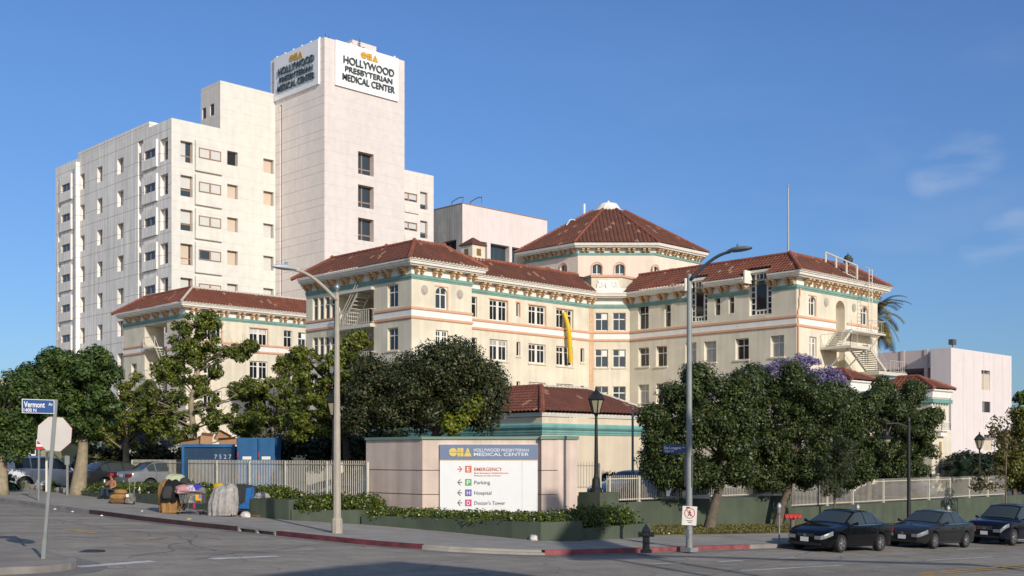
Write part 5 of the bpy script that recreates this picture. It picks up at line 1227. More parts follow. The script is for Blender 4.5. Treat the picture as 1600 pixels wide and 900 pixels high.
# left leg runs along the side street (+Y) from the front's left end
t_ = s0.x / ray570[0]; s_l = Vector((s0.x, ray570[1] * t_))
fM = Fac(s0, s1 - s0, (-FW[0], -FW[1])); SWL = (s1 - s0).length; zt = hz(686.5, sd); zb = -.3
mb = MB(); fM.box(mb, 0, SWL, zb, zt, -.9, 0); fix(mb.build('wall', pinkm, swt), swt)
mb = MB(); mb.hexa([(s0.x - .002, s0.y + .003, zb), (s0.x + .9, s0.y + .3, zb), (s_l.x + .9, s_l.y, zb), (s_l.x, s_l.y, zb), (s0.x - .002, s0.y + .003, zt - .002), (s0.x + .9, s0.y + .3, zt - .002), (s_l.x + .9, s_l.y, zt - .002), (s_l.x, s_l.y, zt - .002)]); fix(mb.build('side_leg', pinkm, swt), swt)
s2, s3 = dp(846, 0, sd - .25).xy, dp(871, 0, sd - .25).xy; s4x = s3 + Vector((1.35, 0)); 
pr = [s2, s3, s4x + Vector((0, .25)), s4x + Vector((.1, .55)), s4x + Vector((.1, 1.2)), s2 + Vector((.9, .9))]
mb = MB(); mb.prism(pr, zb, zt - .001); fix(mb.build('end_pier', pinkm, swt), swt)
cop = mat('green_coping', (.16, .26, .20, 1), .6, 0, .1, 3)
mb = MB(); zc0, zc1 = zt + .002, hz(683, sd)
out = [s_l + Vector((.9, .1)), s_l, s0, s1]
sweep(mb, [s_l + Vector((0, 0)), s0, s1 + (s0 - s1).normalized() * .02], [(-.9, zc0), (.07, zc0), (.07, zc1 + .02), (-.9, zc1 + .02)]); 
mb.prism([p + (p - Vector((s2.x + 1, s2.y + .4))).normalized() * .07 for p in pr], zc0 - .001, zc1 + .05)
fix(mb.build('coping', cop, swt), swt)
gv = mat('groove_shadow', (.10, .075, .06, 1), .9)
mb = MB()
for py in (734.8, 772.5):
    z = hz(py, sd); fM.box(mb, -.003, SWL, z - .014, z + .014, -.02, .004)
    facW(s0.x).box(mb, s0.y + .01, s_l.y, z - .014, z + .014, -.02, .006)
    Fac(s2, s3 - s2, (-FW[0], -FW[1])).box(mb, 0, (s3 - s2).length, z - .014, z + .014, -.02, .004); facS(s3.y).box(mb, s3.x, s4x.x, z - .014, z + .014, -.3, .004) if False else None
fix(mb.build('groove', gv, swt), swt)
# directory board
u0, u1 = fM.u(687.5), fM.u(840); z0, z1 = hz(806, sd), hz(694.5, sd); PW_ = .09
mb = MB(); fM.box(mb, u0, u1, z0, z1, .0, PW_); board_o = mb.build('directory_board', mat('board_white', (.80, .80, .80, 1), .35, 0, .02), swt); fix(board_o, swt)
mb = MB(); zh = hz(718, sd); fM.box(mb, u0 + .003, u1 - .003, zh, z1 - .003, PW_ + .001, PW_ + .012); mb.build('header_band', mat('slate_blue', (.17, .225, .34, 1), .4, 0, .05), board_o)
mb = MB(); fM.box(mb, u0 + .003, u1 - .003, zh - .03, zh - .003, PW_ + .001, PW_ + .01); mb.build('gold_rule', gold, board_o)
txw = mat('white_lettering', (.8, .8, .8, 1), .5, 0, 0); logo('emblem', fM, fM.u(701.5), hz(713.3, sd), (713.3 - 700) / FOC * sd, fM.u(737) - fM.u(701.5), PW_ + .014, mat('pale_gold', (.70, .52, .14, 1), .5, 0, 0), board_o)
def bt(txt, m, x0, x1, yb, yt, bold=0, name='lettering'): put_text(name, txt, m, fM, fM.u(x0), hz(yb, sd), (yb - yt) / FOC * sd, PW_ + .014, board_o, fit=fM.u(x1) - fM.u(x0), depth=.006, bold=bold)
bt('HOLLYWOOD', txw, 740.5, 781, 705.6, 700.6, .006); bt('PRESBYTERIAN', txw, 783.5, 826, 705.5, 701); bt('MEDICAL CENTER', txw, 740.5, 826, 712.4, 707.2, .006)
rows_ = [('E', 'EMERGENCY', (.62, .13, .08, 1), 733, 785, 1), ('P', 'Parking', (.13, .40, .14, 1), 753.5, 766, -1), ('H', 'Hospital', (.12, .10, .38, 1), 769.8, 768, -1), ('D', "Doctor's Tower", (.55, .06, .20, 1), 785.5, 789.5, -1)]
grey_t = mat('grey_lettering', (.17, .17, .18, 1), .5, 0, 0)
for ch, word, colr, yc, xe, dr in rows_:
    m = mat('badge_' + word.split("'")[0].lower(), colr, .5, 0, 0); mb = MB(); hb_ = 5.2
    fM.box(mb, fM.u(727), fM.u(737), hz(yc + hb_, sd), hz(yc - hb_, sd), PW_ + .001, PW_ + .012); mb.build('badge', m, board_o, bevel=.004)
    bt(ch, txw, 729.6, 734.6, yc + 3.4, yc - 3.4, .01); bt(word, m if ch == 'E' else grey_t, 741.3, xe, yc + (2.6 if ch == 'E' else 2.8), yc - 2.8, .002 if ch == 'E' else 0)
    mb = MB(); am = m if ch == 'E' else grey_t; za = hz(yc, sd); ux0, ux1 = fM.u(714.8), fM.u(722.5); t = .018
    fM.box(mb, ux0, ux1, za - t, za + t, PW_ + .001, PW_ + .008); tip = ux1 if dr > 0 else ux0
    for s in (-1, 1):
        P = [(tip, za), (tip - dr * .09, za + s * .11), (tip - dr * .135, za + s * .11), (tip - dr * .045, za)]
        mb.quad(*[fM.p(a, PW_ + .0085, b) for a, b in (P if s * dr < 0 else P[::-1])])
    mb.build('arrow', am, board_o)
em = MATS['badge_emergency']; bt('Basic Emergency Medical Services', em, 741.3, 794.5, 739.8, 737.8); bt('Physician on duty 24 hours', em, 741.3, 782.5, 743.9, 741.9)
mb = MB(); us = fM.u(815.7); fM.box(mb, us - .006, us + .006, z0, zh - .04, PW_ + .0005, PW_ + .003); mb.build('board_seam', mat('seam_grey', (.45, .46, .48, 1), .6), board_o)

# ---------------------------------------------------------------- street lamps and signs
galv = mat('galvanised', None) if 'galvanised' in MATS else None
conc_pole = mat('concrete_pole', (.40, .36, .30, 1), .85, 0, .1, 5, .2, 60)
grey_pole = mat('grey_painted_pole', (.27, .29, .29, 1), .5, .2, .12, 3)
black_iron = mat('black_iron', (.018, .02, .02, 1), .5, .2, .1, 5)
def cobra(parent, p0, dirv, reach, rise, m, hm, lean=0):
    """curved arm and cobra-head lantern"""
    d = Vector((dirv[0], dirv[1], 0)); pts = []
    for k in range(9): f = k / 8; pts.append(Vector(p0) + d * reach * f + Vector((0, 0, rise * math.sin(f * math.pi / 2))))
    mb = MB(); mb.tube(pts, [.065 - .02 * k / 8 for k in range(9)], 8); mb.build('arm', m, parent, smooth=True)
    e = pts[-1]; mb = MB(); n = 12; secs = [(-.12, .05, .05), (0, .08, .07), (.12, .13, .10), (.35, .17, .11), (.58, .16, .09), (.74, .09, .05), (.8, .02, .02)]
    s = Vector((-d.y, d.x, 0)); rings = []
    for x, w, h in secs:
        i = len(mb.v); rings.append(i); c = e + d * x
        for j in range(n): a = 2 * math.pi * j / n; mb.v.append(tuple(c + s * w * math.cos(a) + Vector((0, 0, (h if math.sin(a) > 0 else h * .55) * math.sin(a) + .02))))
    for a, b in zip(rings, rings[1:]):
        for j in range(n): mb.f.append((a + j, a + (j + 1) % n, b + (j + 1) % n, b + j))
    mb.f.append(tuple(rings[0] + j for j in range(n))); mb.f.append(tuple(rings[-1] + j for j in reversed(range(n))))
    h = mb.build('lamp_head', hm, parent, smooth=True)
    mb = MB(); c = e + d * .3; mb.lathe([(.05, .12), (.05, .19), (.03, .21)], 8, tuple(c)); mb.build('photocell', mat('photocell_blue', (.12, .25, .35, 1), .4), h)
lb = gp(526.5, 833, KH); l1 = thing('street_lamp', 'pale concrete street lamp with a curved arm reaching left over the side street', 'street lamp', lb)
zt = hz(457, depth(lb.x, lb.y)) - lb.z
mb = MB(); mb.lathe([(.17, -.1), (.17, .42), (.145, .46), (.125, .48), (.065, zt)], 8); mb.build('pole', conc_pole, l1)
mb = MB(); mb.lathe([(.07, zt), (.04, zt + .06), (.075, zt + .1), (.09, zt + .17), (.06, zt + .25), (0, zt + .28)], 10); mb.build('cap_ball', mat('zinc_ball', (.35, .36, .38, 1), .35, .6), l1, smooth=True)
cobra(l1, (0, 0, zt - .25), (-1, 0), 1.55, .78, conc_pole, mat('lamp_head_grey', (.50, .51, .52, 1), .4, .1, .05))
rb_ = gp(1077, 857, KH); l2 = thing('street_lamp', 'grey steel street lamp with a no pedestrians sign on the avenue kerb', 'street lamp', rb_)
zt = hz(428, depth(rb_.x, rb_.y)) - rb_.z
mb = MB(); mb.lathe([(.105, -.1), (.105, .5), (.1, .52), (.075, zt - .02), (.05, zt)], 14); mb.box(-.2, .2, -.2, .2, -.1, .035); mb.box(-.13, -.08, -.08, .08, .35, .6); mb.build('pole', grey_pole, l2, smooth=False)
cobra(l2, (0, 0, zt - .22), (0, -1), 1.55, .72, mat('dark_arm', (.13, .14, .15, 1), .5, .3), mat('lamp_head_dark', (.2, .21, .22, 1), .4, .2))
# its signs: each plate faces the camera side of the corner
fl2 = Fac((0, 0), (RT[0], RT[1]), (-FW[0], -FW[1])); d2 = depth(rb_.x, rb_.y); sc_ = d2 / FOC
zz = lambda py: hz(py, d2) - rb_.z
def dsk(mb, fc, u, z, r, w, n=24, r_in=None):
    i = len(mb.v)
    if r_in is None:
        mb.v += [fc.p(u + r * math.cos(2 * math.pi * k / n), w, z + r * math.sin(2 * math.pi * k / n)) for k in range(n)]; mb.f.append(tuple(range(i, i + n)))
    else:
        mb.v += [fc.p(u + rr * math.cos(2 * math.pi * k / n), w, z + rr * math.sin(2 * math.pi * k / n)) for rr in (r, r_in) for k in range(n)]
        for k in range(n): mb.f.append((i + k, i + (k + 1) % n, i + n + (k + 1) % n, i + n + k))
ns = thing('no_pedestrians_sign', 'tilted white no pedestrians sign strapped to the grey street lamp', 'sign', rb_ + Vector((-FW[0] * .13, -FW[1] * .13, zz(805.5))), 0)
ns.rotation_euler = (0, 0, 0)
mb = MB(); fl2.box(mb, -.245, .215, -.30, .30, -.01, .012); pl = mb.build('plate', mat('sign_plate', (.68, .66, .62, 1), .4, 0, .06, 6), ns)
redm = mat('sign_red', (.55, .05, .04, 1), .5, 0, .08); blk = mat('sign_black', (.03, .03, .03, 1), .5, 0, 0)
mb = MB(); dsk(mb, fl2, -.015, .08, .17, .016, 28, .145); cx_, cz2 = -.015, .08
for a in (R(-45),):
    dx, dz = math.cos(a), math.sin(a); nx, nz_ = -dz * .013, dx * .013; P = [(cx_ - dx * .15 + nx, cz2 - dz * .15 + nz_), (cx_ - dx * .15 - nx, cz2 - dz * .15 - nz_), (cx_ + dx * .15 - nx, cz2 + dz * .15 - nz_), (cx_ + dx * .15 + nx, cz2 + dz * .15 + nz_)]; mb.quad(*[fl2.p(a_, .017, b_) for a_, b_ in P])
mb.build('prohibition_ring', redm, pl)
mb = MB(); dsk(mb, fl2, cx_, cz2 + .085, .02, .0155, 10)
for a, b, w in (((0, .06), (-.005, -.01), .022), ((-.005, -.01), (-.05, -.09), .015), ((-.005, -.01), (.04, -.085), .015), ((0, .05), (-.055, .01), .011), ((0, .05), (.05, .0), .011)):
    a, b = Vector(a), Vector(b); n_ = Vector((-(b - a).y, (b - a).x)).normalized() * w; mb.quad(*[fl2.p(cx_ + p.x, .0155, cz2 + p.y) for p in (a + n_, b + n_, b - n_, a - n_)])
mb.build('walking_figure', blk, pl)
mb = MB()
for u in (-.1, -.05, .0, .05): fl2.box(mb, u, u + .035, -.17, -.145, .0125, .015)
fl2.box(mb, -.06, .06, -.22, -.2, .0125, .015); fl2.box(mb, -.13, -.02, .225, .275, .0125, .015); mb.build('sign_wording', blk, pl); ns.rotation_euler = Matrix.Rotation(R(3), 3, Vector((FW[0], FW[1], 0))).to_euler()
sb = thing('street_name_sign', 'blue De Longpre street name sign on the grey street lamp', 'sign', rb_ + Vector((0, 0, zz(701.5)))); fx = Fac((0, 0), (RT[0], RT[1]), (-FW[0], -FW[1]))
navy = mat('sign_navy', (.025, .065, .19, 1), .45, 0, .05)
mb = MB(); fx.box(mb, -.82, -.1, -.13, .13, -.01, .01); p_ = mb.build('plate', navy, sb); put_text('lettering', 'De Longpre', txw, fx, -.79, -.005, .085, .011, p_, fit=.52, depth=.003, bold=.012); put_text('lettering', 'Av', txw, fx, -.23, .03, .05, .011, p_, fit=.09, depth=.003)
put_text('lettering', '4500 W', txw, fx, -.79, -.1, .06, .011, p_, fit=.3, depth=.003)
mb = MB(); fx.box(mb, -.11, .06, -.02, .02, -.03, .0); mb.build('bracket', grey_pole, sb)
xs_ = thing('traffic_sign', 'dark edge-on sign plate behind the grey street lamp', 'sign', rb_ + Vector((.12, .12, zz(736)))); mb = MB(); Mx = Matrix.Rotation(R(62), 4, 'Z'); mb.box(-.3, .3, -.012, .012, -.5, .5, Mx); mb.build('plate', mat('sign_back', (.06, .065, .07, 1), .5), xs_)
mb = MB(); mb.box(-.14, .05, -.04, .04, -.06, .06, Mx); mb.build('bracket', grey_pole, xs_)
# stop sign at the lower left, seen from behind
sb0 = gp(68, 873, KH); st = thing('stop_sign', 'leaning steel post carrying an octagonal stop sign seen from behind', 'sign', sb0); ds = depth(sb0.x, sb0.y)
topz = hz(625, ds) - sb0.z; lean = 20 / 248
rot = Matrix.Rotation(math.atan(lean), 3, Vector((FW[0], FW[1], 0))) ; st.rotation_euler = rot.to_euler()
mb = MB(); mb.box(-.032, .032, -.022, .022, -.1, topz + .02, Matrix.Rotation(YAW - R(90) + R(4), 4, 'Z')); mb.build('post', grey_pole, st)
mb = MB(); mb.box(-.042, .042, -.03, .03, -.1, .42, Matrix.Rotation(YAW - R(90) + R(4), 4, 'Z')); mb.build('post_sleeve', grey_pole, st)
fo = Fac((FW[0] * .045, FW[1] * .045), (RT[0], RT[1]), (-FW[0], -FW[1])); zc = hz(677.5, ds) - sb0.z; ro = 26.5 / FOC * ds / math.cos(R(22.5))
mb = MB(); i = 0
for w in (-.006, .0): mb.v += [fo.p(ro * math.cos(R(22.5 + 45 * k)), w, zc + ro * math.sin(R(22.5 + 45 * k))) for k in range(8)]
mb.f.append(tuple(range(8, 16))); mb.f.append(tuple(reversed(range(8)))); [mb.f.append((k, (k + 1) % 8, 8 + (k + 1) % 8, 8 + k)) for k in range(8)]
mb.build('octagon_plate', mat('bare_aluminium', (.66, .61, .57, 1), .5, .1, .05), st)
mb = MB(); rr = ro * 1.012; mb.v += [fo.p(rr * math.cos(R(22.5 + 45 * k)), -.012, zc + rr * math.sin(R(22.5 + 45 * k))) for k in range(8)]; mb.f.append(tuple(range(8))); mb.build('red_face', redm, st)
vn = thing('street_name_sign', 'blue Vermont street name sign on top of the leaning stop sign post', 'sign', sb0 + (rot @ Vector((0, 0, hz(635, ds) - sb0.z)))); fv = facS(0)
k_ = ds / FOC; mb = MB(); wv = .70
fv.box(mb, -wv, -.035, -.145, .145, -.008, .008); pl = mb.build('plate', txw, vn); mb = MB(); fv.box(mb, -wv + .012, -.047, -.133, .133, .009, .011); mb.build('blue_face', mat('sign_blue', (.03, .085, .26, 1), .45, 0, .05), pl)
put_text('lettering', 'Vermont', txw, fv, -wv + .035, -.02, .115, .013, pl, fit=.43, depth=.003, bold=.02); put_text('lettering', 'Av', txw, fv, -.16, .02, .065, .013, pl, fit=.09, depth=.003, bold=.012); put_text('lettering', '1400 N', txw, fv, -wv + .03, -.115, .07, .013, pl, fit=.26, depth=.003, bold=.015)
# small parking sign and two bare posts on the left
p_ = gp(61, 782, KH); ps = thing('parking_sign', 'small red and white parking sign on a thin post beyond the stop sign', 'sign', p_); dd_ = depth(p_.x, p_.y)
mb = MB(); mb.box(-.04, .04, -.03, .03, -.1, hz(686, dd_) - p_.z, Matrix.Rotation(YAW, 4, 'Z')); mb.build('post', grey_pole, ps)
fo = Fac((-FW[0] * .05, -FW[1] * .05), (RT[0], RT[1]), (-FW[0], -FW[1])); z0, z1 = hz(702, dd_) - p_.z, hz(687, dd_) - p_.z
mb = MB(); fo.box(mb, -.09, .2, z0, z1, -.005, .005); pl = mb.build('plate', txw, ps); mb = MB(); fo.box(mb, -.088, .198, z0 + .002, z0 + .11, .006, .008); fo.box(mb, -.06, .1, z0 + .2, z0 + .34, .006, .008); mb.build('red_marking', redm, pl)
for px, py, yt, lab in ((73, 757, 706, 'white wooden post standing under the trees left of the parked cars'), (105.5, 762, 712, 'bare post with a small plate beside the trunk of the dark leafy street tree')):
    p_ = gp(px, py + 6, .3); o = thing('post', lab, 'post', p_); dq = depth(p_.x, p_.y); mb = MB(); mb.box(-.05, .05, -.04, .04, -.3, hz(yt, dq) - p_.z, Matrix.Rotation(YAW, 4, 'Z')); mb.build('shaft', white_trim if px < 90 else grey_pole, o)
    if px > 90: mb = MB(); mb.box(-.11, .11, -.055, -.045, hz(yt + 14, dq) - p_.z, hz(yt, dq) - p_.z, Matrix.Rotation(YAW - R(90), 4, 'Z')); mb.build('plate', grey_pole, o)
# ornamental lamps
lens = mat('frosted_lens', (.34, .30, .20, 1), .3, 0, .05)
def lantern(name, label, loc, h, big=1.0, group='black lantern posts'):
    t = thing(name, label, 'lamp post', loc, group=group); s = big
    mb = MB(); mb.lathe([(.24 * s, 0), (.24 * s, .1), (.17 * s, .2), (.15 * s, .5), (.10 * s, .58), (.085 * s, .7), (.055 * s, h - .25), (.05 * s, h - .05), (.08 * s, h)], 12); mb.build('post', black_iron, t)
    mb = MB(); mb.lathe([(.06 * s, h), (.13 * s, h + .06), (.15 * s, h + .08), (.15 * s, h + .1)], 6); mb.lathe([(.31 * s, h + .58 * s), (.33 * s, h + .62 * s), (.24 * s, h + .78 * s), (.12 * s, h + .9 * s), (.06 * s, h + .94 * s), (.03 * s, h + 1.08 * s), (.0, h + 1.12 * s)], 6)
    for k in range(6): a = math.pi * k / 3; mb.tube([(.145 * s * math.cos(a), .145 * s * math.sin(a), h + .1), (.285 * s * math.cos(a), .285 * s * math.sin(a), h + .6 * s)], .018, 4)
    hd = mb.build('lantern', black_iron, t); mb = MB(); mb.lathe([(.12 * s, h + .1), (.265 * s, h + .585 * s)], 6); mb.build('lens', lens, hd); return t
bz = hz(769, 44.5); hl = hz(649, 44.5) - bz
lantern('lamp_post', 'black lantern post standing on the green pier right of the sign wall', (pier.x - .2, pier.y, bz), hl)
pz = dp(521, 770, 46.5); lantern('lamp_post', 'black lantern post half hidden behind the concrete street lamp', (pz.x, pz.y, .6), hz(652, 46.5) - .6)
pz = dp(1530.5, 752, 84); lantern('lamp_post', 'black lantern post in front of the blank pink block', (pz.x, pz.y, -1), hz(702, 84) + 1, 1.15)
pz = dp(1570.5, 770, 78); lantern('lamp_post', 'black lantern post among the bushes at the right edge', (pz.x, pz.y, -1), hz(701, 78) + 1, 1.2)
pp_x = facS(25.6).u(1420); pp = Vector((pp_x, 25.6, G(pp_x, 25.6) + KH)); pl_ = thing('pendant_lamp', 'tall dark lamp post with a bell lantern hanging from its arm before the ficus row', 'lamp post', pp); dq = depth(pp.x, pp.y); zz2 = lambda py: hz(py, dq) - pp.z
mb = MB(); mb.lathe([(.16, -.2), (.16, .5), (.09, .7), (.075, zz2(660)), (.09, zz2(658)), (.05, zz2(652))], 12); mb.build('post', black_iron, pl_)
ax = Vector((-RT[0], -RT[1], 0)); W1 = 35 / FOC * dq; mb = MB(); mb.tube([Vector((0, 0, zz2(668))), ax * W1 * .5 + Vector((0, 0, zz2(661))), ax * W1 + Vector((0, 0, zz2(662)))], .05, 6); mb.tube([ax * W1 + Vector((0, 0, zz2(662))), ax * W1 + Vector((0, 0, zz2(676)))], .03, 6); mb.build('arm', black_iron, pl_)
c = ax * W1; z0 = zz2(686.5); mb = MB(); mb.lathe([(.27, z0 + .02), (.28, z0 + .06), (.12, z0 + .2), (.08, z0 + .34), (.02, z0 + .4)], 14, tuple(c)); b_ = mb.build('bell_shade', black_iron, pl_); mb = MB(); mb.lathe([(.05, z0 - .2), (.17, z0 - .1), (.2, z0 + .03)], 12, tuple(c)); mb.build('globe', lens, b_)
tp = dp(988.5, 0, 52); o = thing('bare_pole', 'thin bare grey pole in front of the annex wall', 'pole', (tp.x, tp.y, .4)); mb = MB(); mb.lathe([(.06, 0), (.05, hz(637, 52) - .4)], 8); mb.build('shaft', grey_pole, o); mb = MB(); mb.lathe([(.06, hz(637, 52) - .4), (.03, hz(636, 52) - .35)], 8); mb.build('pole_cap', grey_pole, o)
# hydrant, sprinkler connection, meters
hp_ = gp(1009.5, 861, KH); hy = thing('fire_hydrant', 'dull brown fire hydrant on the pavement at the red kerb', 'fire hydrant', hp_); hm = mat('hydrant_brown', (.12, .105, .085, 1), .7, .1, .25, 12)
mb = MB(); mb.lathe([(.17, -.05), (.17, .04), (.12, .06), (.105, .1), (.105, .42), (.14, .45), (.14, .5), (.12, .54), (.13, .6), (.10, .68), (.05, .74), (.035, .75), (.035, .79), (0, .8)], 14); mb.build('barrel', hm, hy, smooth=False)
for s, z in ((-1, .5), (1, .5)):
    mb = MB(); ax_ = Vector((RT[0], RT[1], 0)) * s; mb.tube([ax_ * .08 + Vector((0, 0, z)), ax_ * .19 + Vector((0, 0, z))], [.075, .075], 10); mb.tube([ax_ * .19 + Vector((0, 0, z)), ax_ * .235 + Vector((0, 0, z))], [.085, .075], 6); mb.build('outlet_cap', mat('hydrant_cap', (.12, .105, .075, 1), .7, .1, .2, 10) if s < 0 else hm, hy)
mb = MB(); ax_ = Vector((-FW[0], -FW[1], 0)); mb.tube([ax_ * .08 + Vector((0, 0, .34)), ax_ * .2 + Vector((0, 0, .34))], .085, 10); mb.tube([ax_ * .2 + Vector((0, 0, .34)), ax_ * .24 + Vector((0, 0, .34))], [.095, .08], 6); mb.build('outlet_cap', hm, hy)
fdp = gp(1238, 829, KH + .03); fd = thing('sprinkler_inlet', 'red twin-headed sprinkler inlet on the verge before the green wall', 'standpipe', fdp); rm_ = mat('hydrant_red', (.50, .02, .02, 1), .45, 0, .08, 6); rx_ = Vector((RT[0], RT[1], 0))
mb = MB(); mb.lathe([(.1, .0), (.1, .52)], 10); mb.build('riser', mat('riser_grey', (.16, .13, .13, 1), .7), fd); mb = MB(); mb.lathe([(.16, -.02), (.16, .06), (.12, .12)], 10); mb.build('base_flange', rm_, fd)
mb = MB(); mb.tube([rx_ * -.3 + Vector((0, 0, .62)), rx_ * .3 + Vector((0, 0, .62))], .1, 10)
for s in (-.27, -.09, .09, .27): mb.tube([rx_ * s + Vector((0, 0, .62)) + Vector((-FW[0] * a, -FW[1] * a, 0)) for a in (0, .2, .22)], [.075, .075, .09], 8)
mb.build('inlet_head', rm_, fd); 
mb = MB(); mb.tube([rx_ * -.34 + Vector((0, 0, .62)), rx_ * -.3 + Vector((0, 0, .62))], .12, 8); mb.tube([rx_ * .3 + Vector((0, 0, .62)), rx_ * .36 + Vector((0, 0, .62))], .12, 8); mb.build('inlet_cap', rm_, fd)
mtl = [('single headed parking meter beside the front bumper of the black saloon', 1217.5, 850), ('parking meter showing behind the roof of the black saloon', 1340, 846.5), ('parking meter showing behind the roof of the grey saloon', 1481.5, 840)]
m0 = None
for lab, px, py in mtl:
    y_ = KY + .45; x_ = facS(y_).u(px); zg = G(x_, y_) + KH
    if m0 is None:
        m0 = thing('parking_meter', lab, 'parking meter', (x_, y_, zg), group='parking meters along the kerb')
        mb = MB(); mb.tube([(0, 0, -.05), (0, 0, 1.05)], .03, 8); mb.build('post', grey_pole, m0)
        mb = MB(); mb.lathe([(.05, 1.02), (.085, 1.08), (.09, 1.22), (.105, 1.25), (.10, 1.34), (.075, 1.41), (.03, 1.45)], 12, sy=.75); hd = mb.build('meter_head', mat('meter_grey', (.33, .34, .35, 1), .35, .5, .05), m0, smooth=True); mb = MB(); f_ = Fac((-FW[0] * .09, -FW[1] * .09), RT, (-FW[0], -FW[1])); f_.box(mb, -.045, .045, 1.29, 1.37, -.02, .004); mb.build('dial_window', mat('meter_dial', (.6, .62, .62, 1), .2), hd)
    else:
        c = copy_tree(m0); c.location = (x_, y_, zg); c['label'] = lab
# ---------------------------------------------------------------- cars
def interp(tab, x):
    xs = [t[0] for t in tab]; return [float(np.interp(x, xs, [t[k] for t in tab])) for k in range(1, len(tab[0]))]
SEDAN = dict(L=4.72, wb=2.72, fo=.95, r=.315, z0=.2,
   belt=[(-2.36, .74, .70), (-2.3, .90, .78), (-2.05, .98, .83), (-1.5, .985, .87), (-.6, .955, .885), (.6, .935, .885), (1.1, .91, .875), (1.75, .80, .85), (2.1, .70, .80), (2.28, .62, .70), (2.36, .56, .58)],
   top=[(-2.36, .76, .60), (-2.3, .93, .66), (-2.05, 1.01, .70), (-1.70, 1.03, .70), (-1.18, 1.36, .57), (-.85, 1.43, .58), (-.2, 1.455, .59), (.18, 1.42, .58), (.98, .98, .70), (1.1, .945, .70), (1.75, .84, .66), (2.1, .735, .62), (2.28, .66, .56), (2.36, .59, .48)],
   ws=(.98, .25), rw=(-1.06, -1.70), side=[(.80, -.22), (-.28, -1.0)], quarter=(-1.04, -1.42))
SUV = dict(L=4.78, wb=2.79, fo=.98, r=.37, z0=.28,
   belt=[(-2.39, .95, .80), (-2.3, 1.10, .86), (-1.5, 1.13, .92), (-.6, 1.10, .93), (.7, 1.07, .93), (1.15, 1.05, .92), (1.8, 1.0, .90), (2.15, .92, .85), (2.32, .80, .76), (2.39, .66, .66)],
   top=[(-2.39, 1.1, .70), (-2.3, 1.35, .66), (-1.95, 1.66, .64), (-1.5, 1.73, .66), (-.4, 1.76, .68), (.3, 1.71, .66), (1.12, 1.12, .76), (1.25, 1.08, .76), (1.8, 1.04, .74), (2.15, .97, .68), (2.32, .86, .62), (2.39, .70, .56)],
   ws=(1.1, .36), rw=(-2.0, -2.28), side=[(.92, -.12), (-.2, -1.05)], quarter=(-1.12, -1.85))
tyre_m = mat('tyre_rubber', (.018, .018, .018, 1), .8, 0, .1, 8); rim_m = mat('alloy_rim', (.42, .42, .43, 1), .3, .8, .05); under = mat('dark_underbody', (.01, .01, .01, 1), .9, 0, 0)
car_glass = mat('car_window_glass', (.045, .055, .052, 1), .04, 0, 0, spec=.7); lampm = mat('headlamp_glass', (.27, .28, .29, 1), .12, .2, 0, spec=.8); tail_m = mat('tail_lamp_red', (.16, .008, .008, 1), .2, 0, 0); chrome = mat('chrome_trim', (.5, .5, .5, 1), .18, .9, 0); plate_m = mat('number_plate', (.62, .63, .64, 1), .5, 0, .03); black_pl = mat('black_plastic', (.012, .012, .012, 1), .6, 0, 0)
